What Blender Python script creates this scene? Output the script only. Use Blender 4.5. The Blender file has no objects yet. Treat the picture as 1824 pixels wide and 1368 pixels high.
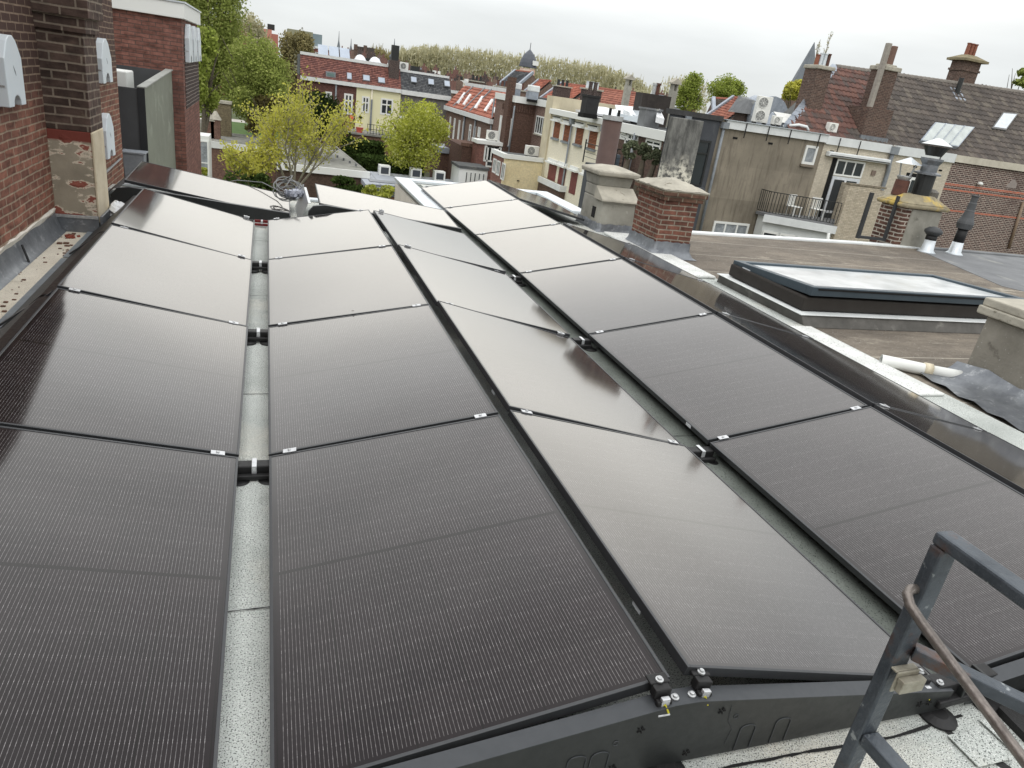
import bpy, math, random
from mathutils import Vector, Matrix
random.seed(7)
C = bpy.context.scene
COL = C.collection
rad = math.radians

# ---------------------------------------------------------------- camera
CAM = Vector((0.05342, -1.27929, 1.66644))
YAW, PITCH, ROLL, FPX = -0.363077, -0.391430, 0.146968, 1260.515
ROT = (Matrix.Rotation(YAW, 3, 'Z') @ Matrix.Rotation(math.pi / 2 + PITCH, 3, 'X') @ Matrix.Rotation(ROLL, 3, 'Z'))
cd = bpy.data.cameras.new('camera')
cam = bpy.data.objects.new('camera', cd)
COL.objects.link(cam)
cam.location = CAM
cam.rotation_euler = ROT.to_euler()
cd.sensor_fit = 'HORIZONTAL'
cd.sensor_width = 36.0
cd.lens = FPX / 1824 * 36.0
cd.clip_start = 0.05
cd.clip_end = 3000
C.camera = cam

# ---------------------------------------------------------------- sky and sun (bright overcast)
SUN_EL, SUN_AZ = rad(48), rad(200)          # azimuth measured from +Y towards +X
w = bpy.data.worlds.new('World')
C.world = w
w.use_nodes = True
nt = w.node_tree
nt.nodes.clear()
N = nt.nodes.new
out = N('ShaderNodeOutputWorld')
bg = N('ShaderNodeBackground')
bg.inputs['Strength'].default_value = 0.1
sky = N('ShaderNodeTexSky')
sky.sky_type = 'NISHITA'
sky.sun_disc = False
sky.sun_elevation = SUN_EL
sky.sun_rotation = SUN_AZ
geo = N('ShaderNodeTexCoord')
sep = N('ShaderNodeSeparateXYZ')
nt.links.new(geo.outputs['Generated'], sep.inputs[0])
# cloud deck tone by height above the horizon (warm low band and bright zenith shaped to light panels and roof)
ramp = N('ShaderNodeValToRGB')
el = ramp.color_ramp.elements
SKYT = ((0.0, .80, (.965, 1.0, 1.0)), (.09, .84, (.96, 1.0, 1.01)), (.15, 1.08, (.99, 1.0, .98)), (.22, 1.38, (1.02, 1.0, .96)), (.29, 1.36, (1.04, 1.0, .93)), (.35, 1.02, (1.04, 1.0, .93)),
        (.43, .52, (1.04, 1.0, .96)), (.53, .38, (1.03, 1.0, 1.0)), (.66, .40, (1.02, 1.0, 1.02)), (.78, 1.0, (1, 1, 1)), (.9, 1.7, (1, 1, 1)), (1.0, 2.0, (1, 1, 1)))
for i, (p_, L_, c_) in enumerate(SKYT):
    e = el[0] if i == 0 else (el[1] if i == len(SKYT) - 1 else el.new(p_))
    e.position = p_
    e.color = tuple(L_ * q for q in c_) + (1,)
nt.links.new(sep.outputs['Z'], ramp.inputs['Fac'])
mp = N('ShaderNodeMapping')
mp.inputs['Scale'].default_value = (1.0, 1.0, 5.0)
mp.inputs['Rotation'].default_value = (0.10, 0.02, 0.4)
nt.links.new(geo.outputs['Generated'], mp.inputs['Vector'])
cn = N('ShaderNodeTexNoise')
cn.inputs['Scale'].default_value = 2.3
cn.inputs['Detail'].default_value = 5
cn.inputs['Roughness'].default_value = 0.5
nt.links.new(mp.outputs[0], cn.inputs['Vector'])
cr = N('ShaderNodeMapRange')
cr.inputs['From Min'].default_value = 0.3
cr.inputs['From Max'].default_value = 0.7
cr.inputs['To Min'].default_value = 8.6
cr.inputs['To Max'].default_value = 11.3
nt.links.new(cn.outputs['Fac'], cr.inputs['Value'])
mul = N('ShaderNodeVectorMath')
mul.operation = 'SCALE'
nt.links.new(ramp.outputs['Color'], mul.inputs[0])
nt.links.new(cr.outputs[0], mul.inputs['Scale'])
mx = N('ShaderNodeMix')
mx.data_type = 'RGBA'
mx.inputs['Factor'].default_value = 0.94
nt.links.new(sky.outputs['Color'], mx.inputs['A'])
# warm cloud glow added for the panel reflections, away from the sun lamp
GLOW = Vector((math.sin(rad(21)) * math.cos(rad(15)), math.cos(rad(21)) * math.cos(rad(15)), math.sin(rad(15))))
dt = N('ShaderNodeVectorMath'); dt.operation = 'DOT_PRODUCT'
nt.links.new(geo.outputs['Generated'], dt.inputs[0]); dt.inputs[1].default_value = GLOW
def smooth(sock, a, b, c, d):
    m_ = N('ShaderNodeMapRange'); m_.interpolation_type = 'SMOOTHSTEP'
    for k_, q_ in zip(('From Min', 'From Max', 'To Min', 'To Max'), (a, b, c, d)): m_.inputs[k_].default_value = q_
    nt.links.new(sock, m_.inputs['Value']); return m_.outputs[0]
gl = smooth(dt.outputs['Value'], math.cos(rad(37)), math.cos(rad(10)), 0., 7.5)
gz_ = smooth(sep.outputs['Z'], .08, .21, 0., 1.)
gz2 = smooth(sep.outputs['Z'], .32, .45, 1., 0.)
gzm = N('ShaderNodeMath'); gzm.operation = 'MULTIPLY'; nt.links.new(gz_, gzm.inputs[0]); nt.links.new(gz2, gzm.inputs[1]); gz = gzm.outputs[0]
gm = N('ShaderNodeMath'); gm.operation = 'MULTIPLY'; nt.links.new(gl, gm.inputs[0]); nt.links.new(gz, gm.inputs[1])
gv = N('ShaderNodeVectorMath'); gv.operation = 'SCALE'; gv.inputs[0].default_value = (1.06, 1.0, .87); nt.links.new(gm.outputs[0], gv.inputs['Scale'])
ga = N('ShaderNodeVectorMath'); ga.operation = 'ADD'; nt.links.new(mul.outputs[0], ga.inputs[0]); nt.links.new(gv.outputs[0], ga.inputs[1])
nt.links.new(ga.outputs[0], mx.inputs['B'])
nt.links.new(mx.outputs['Result'], bg.inputs['Color'])
nt.links.new(bg.outputs[0], out.inputs['Surface'])

sl = bpy.data.lights.new('sun', 'SUN')
sl.energy = 0.6
sl.angle = rad(42)
sl.color = (1.0, 0.95, 0.88)
so = bpy.data.objects.new('sun', sl)
COL.objects.link(so)
sd = Vector((math.sin(SUN_AZ) * math.cos(SUN_EL), math.cos(SUN_AZ) * math.cos(SUN_EL), math.sin(SUN_EL)))
so.rotation_euler = sd.to_track_quat('Z', 'Y').to_euler()
so.location = (0, 0, 60)

C.view_settings.view_transform = 'Standard'
C.view_settings.look = 'None'
C.view_settings.exposure = 0.0
C.view_settings.gamma = 1.0
C.cycles.max_bounces = 6
C.cycles.transparent_max_bounces = 8
C.cycles.caustics_reflective = False
C.cycles.caustics_refractive = False

GROUND = -9.0
ROOF = -0.10

# ---------------------------------------------------------------- survey helpers: sight lines of the photo met with real planes
def ray(u, v):
    return ROT @ Vector(((u - 912) / FPX, (684 - v) / FPX, -1.0))
def onx(u, v, x):
    r = ray(u, v); return CAM + r * ((x - CAM.x) / r.x)
def ony(u, v, y):
    r = ray(u, v); return CAM + r * ((y - CAM.y) / r.y)
def onz(u, v, z):
    r = ray(u, v); return CAM + r * ((z - CAM.z) / r.z)
def ond(u, v, d):
    return CAM + ray(u, v) * d

# ---------------------------------------------------------------- mesh helpers
class MB:
    def __init__(s):
        s.v = []; s.f = []; s.uv = None
    def add(s, vs, fs):
        n = len(s.v); s.v += [tuple(p) for p in vs]; s.f += [tuple(i + n for i in f) for f in fs]; return s
    def box(s, x0, x1, y0, y1, z0, z1):
        if x0 > x1: x0, x1 = x1, x0
        if y0 > y1: y0, y1 = y1, y0
        if z0 > z1: z0, z1 = z1, z0
        return s.add([(x0, y0, z0), (x1, y0, z0), (x1, y1, z0), (x0, y1, z0), (x0, y0, z1), (x1, y0, z1), (x1, y1, z1), (x0, y1, z1)],
                     [(3, 2, 1, 0), (4, 5, 6, 7), (0, 1, 5, 4), (1, 2, 6, 5), (2, 3, 7, 6), (3, 0, 4, 7)])
    def hexa(s, lo, hi):
        n = len(lo)
        return s.add(list(lo) + list(hi), [tuple(range(n))[::-1], tuple(range(n, 2 * n))] + [(i, (i + 1) % n, n + (i + 1) % n, n + i) for i in range(n)])
    def prism(s, pts, axis, a, b):
        def P(p, t):
            return {'x': (t, p[0], p[1]), 'y': (p[0], t, p[1]), 'z': (p[0], p[1], t)}[axis]
        return s.hexa([P(p, a) for p in pts], [P(p, b) for p in pts])
    def quad(s, *p):
        return s.add(p, [tuple(range(len(p)))])
    def bar(s, a, b, wd, ht, up=(0, 0, 1)):
        a = Vector(a); b = Vector(b); d = (b - a).normalized(); up = Vector(up)
        if abs(d.dot(up)) > .98: up = Vector((0, 1, 0))
        x = d.cross(up).normalized(); y = x.cross(d).normalized()
        q = [x * wd / 2 * i + y * ht / 2 * j for i, j in ((-1, -1), (1, -1), (1, 1), (-1, 1))]
        return s.hexa([a + k for k in q], [b + k for k in q])
    def tube(s, path, r, n=8, cap=True):
        path = [Vector(p) for p in path]
        rs = r if isinstance(r, (list, tuple)) else [r] * len(path)
        rings = []; prev = None
        for i, p in enumerate(path):
            d = (path[min(i + 1, len(path) - 1)] - path[max(i - 1, 0)]).normalized()
            if prev is None:
                t = Vector((0, 0, 1)) if abs(d.z) < .9 else Vector((1, 0, 0)); x = d.cross(t).normalized()
            else:
                x = (prev - d * prev.dot(d)).normalized()
            prev = x; y = d.cross(x)
            rings.append([p + (x * math.cos(2 * math.pi * k / n) + y * math.sin(2 * math.pi * k / n)) * rs[i] for k in range(n)])
        vs = [p for rg in rings for p in rg]; fs = []
        for i in range(len(rings) - 1):
            for k in range(n):
                fs.append((i * n + k, i * n + (k + 1) % n, (i + 1) * n + (k + 1) % n, (i + 1) * n + k))
        if cap:
            fs.append(tuple(range(n))[::-1]); fs.append(tuple(range((len(rings) - 1) * n, len(rings) * n)))
        return s.add(vs, fs)
    def lathe(s, prof, c=(0, 0, 0), n=16, cap=True):
        vs = []; fs = []
        for r, z in prof:
            for k in range(n):
                a = 2 * math.pi * k / n; vs.append((c[0] + r * math.cos(a), c[1] + r * math.sin(a), c[2] + z))
        for i in range(len(prof) - 1):
            for k in range(n):
                fs.append((i * n + k, i * n + (k + 1) % n, (i + 1) * n + (k + 1) % n, (i + 1) * n + k))
        if cap:
            fs.append(tuple(range(n))[::-1]); fs.append(tuple(range((len(prof) - 1) * n, len(prof) * n)))
        return s.add(vs, fs)
    def build(s, name, m, parent=None, bev=0, smooth=False, base=None, fix=True):
        if not s.v: return None
        o = bpy.data.objects.new(name, None) if False else None
        if parent is not None:
            org = world_loc(parent)
        elif base is not None:
            org = Vector(base)
        else:
            xs = [p[0] for p in s.v]; ys = [p[1] for p in s.v]; zs = [p[2] for p in s.v]
            org = Vector(((min(xs) + max(xs)) / 2, (min(ys) + max(ys)) / 2, min(zs)))
        me = bpy.data.meshes.new(name)
        me.from_pydata([(p[0] - org.x, p[1] - org.y, p[2] - org.z) for p in s.v], [], s.f)
        if s.uv:
            ul = me.uv_layers.new(name='UVMap')
            for i, q in enumerate(s.uv): ul.data[i].uv = q
        me.materials.append(m)
        if fix:
            import bmesh
            bm = bmesh.new(); bm.from_mesh(me)
            bmesh.ops.recalc_face_normals(bm, faces=bm.faces); bm.to_mesh(me); bm.free()
        if smooth:
            me.shade_smooth() if hasattr(me, 'shade_smooth') else [setattr(p, 'use_smooth', True) for p in me.polygons]
        o = bpy.data.objects.new(name, me)
        COL.objects.link(o)
        if parent is not None: o.parent = parent
        else: o.location = org
        if bev:
            b = o.modifiers.new('bevel', 'BEVEL'); b.width = bev; b.segments = 2; b.limit_method = 'ANGLE'; b.angle_limit = rad(40)
        return o

def world_loc(o):
    p = Vector(o.location)
    while o.parent is not None:
        o = o.parent; p += Vector(o.location)
    return p
def tag(o, label, cat, group=None, kind=None):
    if label: o['label'] = label
    if cat: o['category'] = cat
    if group: o['group'] = group
    if kind: o['kind'] = kind
    return o
def thing(name, label, cat, loc=(0, 0, 0), group=None):
    o = bpy.data.objects.new(name, None)
    o.empty_display_size = 0.2
    COL.objects.link(o); o.location = loc
    return tag(o, label, cat, group)
def dup(root, loc=None, rot=None, label=None, group=None, matrix=None):
    r = root.copy(); COL.objects.link(r)
    if matrix is not None: r.matrix_world = matrix
    if loc is not None: r.location = loc
    if rot is not None: r.rotation_euler = rot
    if label: r['label'] = label
    if group: r['group'] = group
    for ch in list(root.children):
        c = ch.copy(); COL.objects.link(c); c.parent = r
        for g in ch.children:
            d = g.copy(); COL.objects.link(d); d.parent = c
    return r

# ---------------------------------------------------------------- materials
def S(r, g, b):
    f = lambda c: (c / 255 / 12.92) if c / 255 <= .04045 else ((c / 255 + .055) / 1.055) ** 2.4
    c = [f(r), f(g), f(b)]; y = .3 * c[0] + .59 * c[1] + .11 * c[2]; k = min(1.3, .80 / max(max(c), .01))
    return tuple((x * .86 + y * .14) * k for x in c) + (1,)
class NT:
    def __init__(s, name):
        s.m = bpy.data.materials.new(name); s.m.use_nodes = True
        s.t = s.m.node_tree; s.t.nodes.clear()
        s.out = s.n('ShaderNodeOutputMaterial')
    def n(s, t, **k):
        x = s.t.nodes.new(t)
        for a, b in k.items(): setattr(x, a, b)
        return x
    def l(s, a, b): s.t.links.new(a, b)
    def set(s, node, **k):
        for a, b in k.items(): node.inputs[a.replace('_', ' ')].default_value = b
        return node
    def math(s, op, a, b=None, c=None):
        x = s.n('ShaderNodeMath', operation=op)
        for i, q in enumerate((a, b, c)):
            if q is None: continue
            if isinstance(q, (int, float)): x.inputs[i].default_value = q
            else: s.l(q, x.inputs[i])
        return x.outputs[0]
    def mix(s, f, a, b, blend='MIX'):
        x = s.n('ShaderNodeMix', data_type='RGBA', blend_type=blend)
        for k, q in (('Factor', f), ('A', a), ('B', b)):
            i = x.inputs[k] if k == 'Factor' else [j for j in x.inputs if j.name == k and j.type == 'RGBA'][0]
            if isinstance(q, (int, float)): i.default_value = q
            elif isinstance(q, (tuple, list)): i.default_value = q
            else: s.l(q, i)
        return [j for j in x.outputs if j.type == 'RGBA'][0]
    def noise(s, vec, scale, detail=5, rough=.6):
        x = s.n('ShaderNodeTexNoise'); s.set(x, Scale=scale, Detail=detail, Roughness=rough)
        if vec is not None: s.l(vec, x.inputs['Vector'])
        return x.outputs['Fac']
    def rng(s, v, a, b, c=0., d=1.):
        x = s.n('ShaderNodeMapRange'); x.clamp = True
        for k, q in zip(('From Min', 'From Max', 'To Min', 'To Max'), (a, b, c, d)): x.inputs[k].default_value = q
        s.l(v, x.inputs['Value']); return x.outputs[0]
    def pos(s): return s.n('ShaderNodeNewGeometry').outputs['Position']
    def stretch(s, vec, sc, rot=(0, 0, 0)):
        x = s.n('ShaderNodeMapping'); x.inputs['Scale'].default_value = sc; x.inputs['Rotation'].default_value = rot
        s.l(vec, x.inputs['Vector']); return x.outputs[0]
    def bump(s, h, strength=.3, dist=.02):
        x = s.n('ShaderNodeBump'); s.set(x, Strength=strength, Distance=dist); s.l(h, x.inputs['Height']); return x.outputs[0]
    def fin(s, col, rough=.7, metal=0., spec=.4, normal=None):
        b = s.n('ShaderNodeBsdfPrincipled')
        for k, q in (('Base Color', col), ('Roughness', rough), ('Metallic', metal), ('Specular IOR Level', spec)):
            if isinstance(q, (int, float, tuple, list)): b.inputs[k].default_value = q
            else: s.l(q, b.inputs[k])
        if normal is not None: s.l(normal, b.inputs['Normal'])
        s.l(b.outputs[0], s.out.inputs['Surface']); s.b = b
        return s.m
def pm(name, c1, c2=None, scale=6., rough=.7, metal=0., spec=.35, bump=0., bscale=40., stretch=None, stain=None, speck=None):
    """general weathered surface: two tones by noise, optional stains (colour, scale, lo, hi[, stretch]) and fine specks (colour, scale, lo, hi)"""
    t = NT(name); p = t.pos()
    q = t.stretch(p, stretch) if stretch else p
    c2 = c2 or tuple(x * .78 for x in c1[:3]) + (1,)
    col = t.mix(t.rng(t.noise(q, scale, 7, .65), .3, .7), c1, c2)
    for st in (stain or []):
        qq = t.stretch(p, st[4]) if len(st) > 4 else p
        col = t.mix(t.rng(t.noise(qq, st[1], 6, .65), st[2], st[3]), col, st[0])
    for sp in (speck or []):
        col = t.mix(t.rng(t.noise(p, sp[1], 2, .5), sp[2], sp[3]), col, sp[0])
    r = t.rng(t.noise(p, scale * 2.3, 4), .3, .7, max(.02, rough - .08), min(1, rough + .08))
    nm = t.bump(t.noise(p, bscale, 5, .6), bump, .01) if bump else None
    return t.fin(col, r, metal, spec, nm)
def brick(name, c1, c2, mortar, bw=.21, bh=.0625, mw=.010, dark=None, stain=None, bump=.5, offset=.5, vary=None):
    if vary is None: vary = .12 if max(c1[:3]) > .36 else .7
    t = NT(name)
    g = t.n('ShaderNodeNewGeometry'); sp = t.n('ShaderNodeSeparateXYZ'); t.l(g.outputs['Position'], sp.inputs[0])
    sn = t.n('ShaderNodeSeparateXYZ'); t.l(g.outputs['True Normal'], sn.inputs[0])
    k = t.math('GREATER_THAN', t.math('ABSOLUTE', sn.outputs['X']), .6)
    u = t.math('ADD', t.math('MULTIPLY', sp.outputs['X'], t.math('SUBTRACT', 1., k)), t.math('MULTIPLY', sp.outputs['Y'], k))
    cb = t.n('ShaderNodeCombineXYZ'); t.l(u, cb.inputs[0]); t.l(sp.outputs['Z'], cb.inputs[1])
    # slightly wavy courses
    nz = t.n('ShaderNodeTexNoise'); t.set(nz, Scale=2.5, Detail=3); t.l(g.outputs['Position'], nz.inputs['Vector'])
    off = t.n('ShaderNodeVectorMath', operation='SCALE'); t.l(nz.outputs['Color'], off.inputs[0]); off.inputs['Scale'].default_value = .02
    ad = t.n('ShaderNodeVectorMath', operation='ADD'); t.l(cb.outputs[0], ad.inputs[0]); t.l(off.outputs[0], ad.inputs[1])
    b = t.n('ShaderNodeTexBrick', offset=offset)
    t.set(b, Color1=c1, Color2=c2, Mortar=mortar, Scale=1., Mortar_Size=mw, Mortar_Smooth=.3, Bias=0., Brick_Width=bw, Row_Height=bh)
    t.l(ad.outputs[0], b.inputs['Vector'])
    p = g.outputs['Position']
    dk = tuple(x * .5 for x in c2[:3]) + (1,)
    vv = t.stretch(ad.outputs[0], (1 / bw * 1.0, 1 / bh * .9, 1))
    bc_ = t.mix(t.math('MULTIPLY', t.rng(t.noise(vv, .8, 2, .6), .5, .68, 0, vary), t.math('SUBTRACT', 1., b.outputs['Fac'])), b.outputs['Color'], dk)
    col = t.mix(1., bc_, t.mix(t.rng(t.noise(p, 9, 6, .7), .3, .7), (1 - .55 * min(1, vary + .2),) * 3 + (1,), (1.14, 1.12, 1.1, 1)), 'MULTIPLY')
    for st in (stain or []):
        qq = t.stretch(p, st[4]) if len(st) > 4 else p
        col = t.mix(t.rng(t.noise(qq, st[1], 6, .65), st[2], st[3]), col, st[0])
    if dark is not None:      # soot-dark upper courses: (colour, z where it starts, softness)
        zf = t.rng(t.math('ADD', sp.outputs['Z'], t.math('MULTIPLY', t.noise(p, 1.3, 4), .5)), dark[1], dark[1] + dark[2])
        col = t.mix(t.math('MULTIPLY', zf, t.math('SUBTRACT', 1., t.math('MULTIPLY', b.outputs['Fac'], .7))), col, dark[0])
    h = t.math('ADD', t.math('MULTIPLY', b.outputs['Fac'], -1.), t.math('MULTIPLY', t.noise(p, 60, 4), .35))
    return t.fin(col, .88, 0, .2, t.bump(h, bump, .012))
def glass(name, col=(.02, .025, .03, 1), rough=.06, spec=.8):
    t = NT(name); p = t.pos()
    return t.fin(t.mix(t.noise(p, .7, 3), col, tuple(x * .4 for x in col[:3]) + (1,)), rough, 0., spec)
def tiles(name, cols, rough=.8, lichen=None):
    """roof tiles: one tone per tile from the tile index in the UV map"""
    t = NT(name); uv = t.n('ShaderNodeUVMap').outputs[0]
    fl = t.n('ShaderNodeVectorMath', operation='FLOOR'); t.l(uv, fl.inputs[0])
    wn = t.n('ShaderNodeTexWhiteNoise', noise_dimensions='2D'); t.l(fl.outputs[0], wn.inputs['Vector'])
    rp = t.n('ShaderNodeValToRGB'); rp.color_ramp.interpolation = 'CONSTANT'
    e = rp.color_ramp.elements
    e[0].position, e[0].color = 0, cols[0]; e[1].position, e[1].color = 1. / len(cols), cols[1]
    for i, c in enumerate(cols[2:]):
        q = e.new((i + 2.) / len(cols)); q.color = c
    t.l(wn.outputs['Value'], rp.inputs[0])
    p = t.pos()
    col = t.mix(1., rp.outputs[0], t.mix(t.rng(t.noise(p, 1.2, 6), .3, .7), (.78, .78, .78, 1), (1.12, 1.12, 1.1, 1)), 'MULTIPLY')
    if lichen: col = t.mix(t.rng(t.noise(p, 2.2, 7, .75), .62, .75), col, lichen)
    return t.fin(col, rough, 0, .3, t.bump(t.noise(p, 50, 4), .2, .01))

def roof_mesh(p0, along, up, nrm, n, m, lift=.03, wave=.03, seg=4, keep=None):
    """courses of real tiles: p0 eave corner, 'along' the eave vector, 'up' the slope vector, n tiles per course, m courses"""
    mb = MB(); mb.uv = []
    a = Vector(along) / n; u = Vector(up) / m; nn = Vector(nrm).normalized(); p0 = Vector(p0)
    for j in range(m):
        base = len(mb.v)
        for i in range(n * seg + 1):
            x = i / seg; w_ = wave * (.5 + .5 * math.sin(2 * math.pi * x))
            for t_, h in ((-.12, lift * .15), (0, lift), (1.02, lift * .12)):
                mb.v.append(tuple(p0 + a * x + u * (j + t_) + nn * (h + w_)))
        for i in range(n * seg):
            for r in (0, 1):
                q = base + i * 3 + r
                if keep is not None and not keep(Vector(mb.v[q]).lerp(Vector(mb.v[q + 4]), .5)): continue
                mb.f.append((q, q + 3, q + 4, q + 1))
                xx = min(i / seg, n) + .02
                mb.uv += [(math.floor(i / seg) + .5, j + .5)] * 4
    return mb

# ================================================================ materials
M = {}
M['felt'] = pm('pale mineral felt', S(186, 191, 186), S(150, 156, 151), 1.7, .95, bump=.4, bscale=350,
               speck=[((.055, .06, .06, 1), 210, .565, .61), ((.74, .75, .73, 1), 170, .60, .64)], stain=[(S(200, 194, 178), .9, .52, .75), (S(128, 132, 128), 5, .60, .78)])
M['felt_sand'] = pm('sandy mineral felt', S(206, 199, 182), S(184, 176, 158), 2, .95, bump=.4, bscale=300,
                    speck=[((.16, .14, .12, 1), 200, .62, .67)], stain=[(S(150, 140, 120), 3, .62, .8)])
M['tar'] = pm('tar', (.012, .012, .012, 1), rough=.6, bump=.4, bscale=90)
M['lead'] = pm('lead', S(122, 126, 130), S(96, 100, 106), 9, .42, .55, bump=.25, bscale=14, stain=[(S(160, 163, 165), 14, .58, .75)])
M['white'] = pm('white paint', S(226, 228, 224), S(210, 212, 208), 5, .5)
M['white_trim'] = pm('weathered white trim', S(216, 220, 219), S(186, 190, 190), 2.5, .5, stain=[(S(140, 142, 140), 5, .66, .85)])
M['zinc'] = pm('bright zinc', S(206, 212, 216), S(176, 184, 190), 3, .35, .3)
M['steel'] = pm('galvanised steel', S(190, 192, 192), S(150, 152, 154), 60, .38, .7)
M['black_metal'] = pm('black coated sheet', (.014, .016, .016, 1), (.020, .022, .022, 1), 20, .42, 0, .5, bump=.02)
M['frame'] = pm('black anodised aluminium', (.045, .048, .052, 1), (.055, .058, .062, 1), 30, .36, .35, .6)
M['rubber'] = pm('black plastic', (.012, .012, .013, 1), (.018, .018, .018, 1), 30, .5)
M['clip'] = pm('clip aluminium', S(200, 202, 204), S(170, 172, 175), 40, .35, .6)
M['yellow'] = pm('yellow earth wire', (.55, .50, .03, 1), rough=.5)
M['sticker'] = pm('white sticker', S(215, 220, 224), rough=.5)
M['red_plastic'] = pm('red plastic', (.20, .02, .02, 1), rough=.45)
M['render'] = pm('grey cement render', S(150, 148, 138), S(118, 116, 106), 2.2, .92, bump=.35, bscale=35, stain=[(S(96, 94, 84), 4, .6, .78), (S(172, 170, 160), 7, .62, .75)])
M['cap'] = pm('weathered cement cap', S(168, 163, 148), S(134, 130, 118), 4, .95, bump=.5, bscale=30, stain=[(S(92, 86, 72), 9, .6, .72)])
M['glass'] = glass('window glass')
M['sky_glass'] = glass('pale roof window glass', (.12, .14, .16, 1), .05, 1.0)
M['dark'] = pm('dark opening', (.01, .01, .01, 1), rough=.9)
M['grey_cable'] = pm('grey cable', S(120, 122, 122), rough=.5)

def panel_glass():
    t = NT('solar panel glass')
    oc = t.n('ShaderNodeTexCoord').outputs['Object']; sp = t.n('ShaderNodeSeparateXYZ'); t.l(oc, sp.inputs[0])
    W_, L_ = PW, PL
    cw = (W_ - .036) / 6
    xl = t.math('DIVIDE', t.math('SUBTRACT', sp.outputs['X'], .018), cw)
    s = t.math('MULTIPLY', xl, 16.)
    fl = t.math('FLOOR', s)
    f = t.math('ABSOLUTE', t.math('SUBTRACT', t.math('FRACT', s), .5))
    line = t.math('LESS_THAN', f, .06)
    cg = t.math('ABSOLUTE', t.math('SUBTRACT', t.math('FRACT', t.math('ADD', xl, .5)), .5))      # 0 at cell borders
    y = sp.outputs['Y']
    mid = t.math('LESS_THAN', t.math('ABSOLUTE', t.math('SUBTRACT', y, L_ / 2)), .009)
    rowf = t.math('ABSOLUTE', t.math('SUBTRACT', t.math('FRACT', t.math('DIVIDE', y, L_ / 18)), .5))
    row = t.math('GREATER_THAN', rowf, .488)
    gap = t.math('MAXIMUM', t.math('LESS_THAN', cg, .012), t.math('MAXIMUM', mid, t.math('MULTIPLY', row, .35)))
    ed = t.math('MINIMUM', t.math('MINIMUM', sp.outputs['X'], t.math('SUBTRACT', W_, sp.outputs['X'])), t.math('MINIMUM', y, t.math('SUBTRACT', L_, y)))
    inside = t.math('GREATER_THAN', ed, .026)
    # dashes along every busbar
    cb = t.n('ShaderNodeCombineXYZ'); t.l(t.math('MULTIPLY', fl, 3.71), cb.inputs[0]); t.l(t.math('MULTIPLY', y, 55.), cb.inputs[1])
    dash = t.rng(t.noise(cb.outputs[0], 1.0, 2, .5), .42, .66, .46, 1.)
    pad = t.math('GREATER_THAN', t.math('ABSOLUTE', t.math('SUBTRACT', t.math('FRACT', t.math('MULTIPLY', y, 54.)), .5)), .40)
    dash = t.math('MULTIPLY', dash, t.math('ADD', .8, t.math('MULTIPLY', pad, .2)))
    dash = t.math('MULTIPLY', dash, t.math('ADD', .8, t.math('MULTIPLY', t.math('GREATER_THAN', rowf, .43), .5)))
    ln = t.math('MULTIPLY', t.math('MULTIPLY', line, dash), t.math('MULTIPLY', inside, t.math('SUBTRACT', 1., gap)))
    # every cell has its own faint tint
    cc = t.n('ShaderNodeCombineXYZ'); t.l(t.math('FLOOR', xl), cc.inputs[0]); t.l(t.math('FLOOR', t.math('DIVIDE', y, L_ / 18)), cc.inputs[1])
    oi = t.n('ShaderNodeObjectInfo'); t.l(t.math('MULTIPLY', oi.outputs['Random'], 90.), cc.inputs[2])
    wn = t.n('ShaderNodeTexWhiteNoise', noise_dimensions='3D'); t.l(cc.outputs[0], wn.inputs['Vector'])
    base = t.mix(wn.outputs['Value'], (.0078, .0055, .0076, 1), (.0125, .0088, .0112, 1))
    base = t.mix(t.math('MULTIPLY', gap, .9), base, (.004, .0035, .004, 1))
    base = t.mix(t.math('MULTIPLY', ln, .92), base, (.37, .355, .36, 1))
    # dust film
    base = t.mix(t.rng(t.noise(t.pos(), 1.6, 6, .7), .35, .8, .0, .03), base, (.30, .28, .25, 1))
    d = t.n('ShaderNodeBsdfDiffuse'); t.l(base, d.inputs['Color'])
    g = t.n('ShaderNodeBsdfGlossy', distribution='GGX'); g.inputs['Color'].default_value = (1, .985, .96, 1)
    g.inputs['Roughness'].default_value = .075
    lw = t.n('ShaderNodeLayerWeight'); lw.inputs['Blend'].default_value = .5
    fr = t.math('ADD', .008, t.math('MULTIPLY', t.math('POWER', lw.outputs['Facing'], 2.85), .97))
    ms = t.n('ShaderNodeMixShader'); t.l(fr, ms.inputs['Fac']); t.l(d.outputs[0], ms.inputs[1]); t.l(g.outputs[0], ms.inputs[2])
    t.l(ms.outputs[0], t.out.inputs['Surface'])
    return t.m
PW, PL, PP = 1.1017, 1.722, 1.742
M['pv'] = panel_glass()

# ================================================================ the roof we stand on
own = thing('terraced_building', 'building under the solar panels with a pale gritty felt flat roof', 'building', (1.5, 4, GROUND))
mb = MB()
mb.box(-1.77, 2.49, -4.5, 8.9, -.5, ROOF); mb.box(2.49, 5.2, -4.5, 11.7, -.5, ROOF - .0005)
mb.build('roof_deck', M['felt'], own)
mb = MB(); mb.box(-1.76, -1.44, -4.4, 6.24, ROOF, ROOF + .004); mb.build('gutter_strip', M['felt_sand'], own)
mb = MB(); mb.box(2.22, 2.62, .02, 11.4, ROOF, ROOF + .0035); mb.build('valley_shade', pm('felt painted with shade', S(104, 110, 104), S(82, 88, 82), 4, .8, bump=.4, bscale=200, speck=[((.03, .035, .03, 1), 160, .60, .66)]), own)  # shade between the panel rows, painted as a darker strip of felt
M['cream_render'] = pm('cream render', S(206, 202, 190), S(190, 186, 174), 3, .9, bump=.15)
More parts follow.
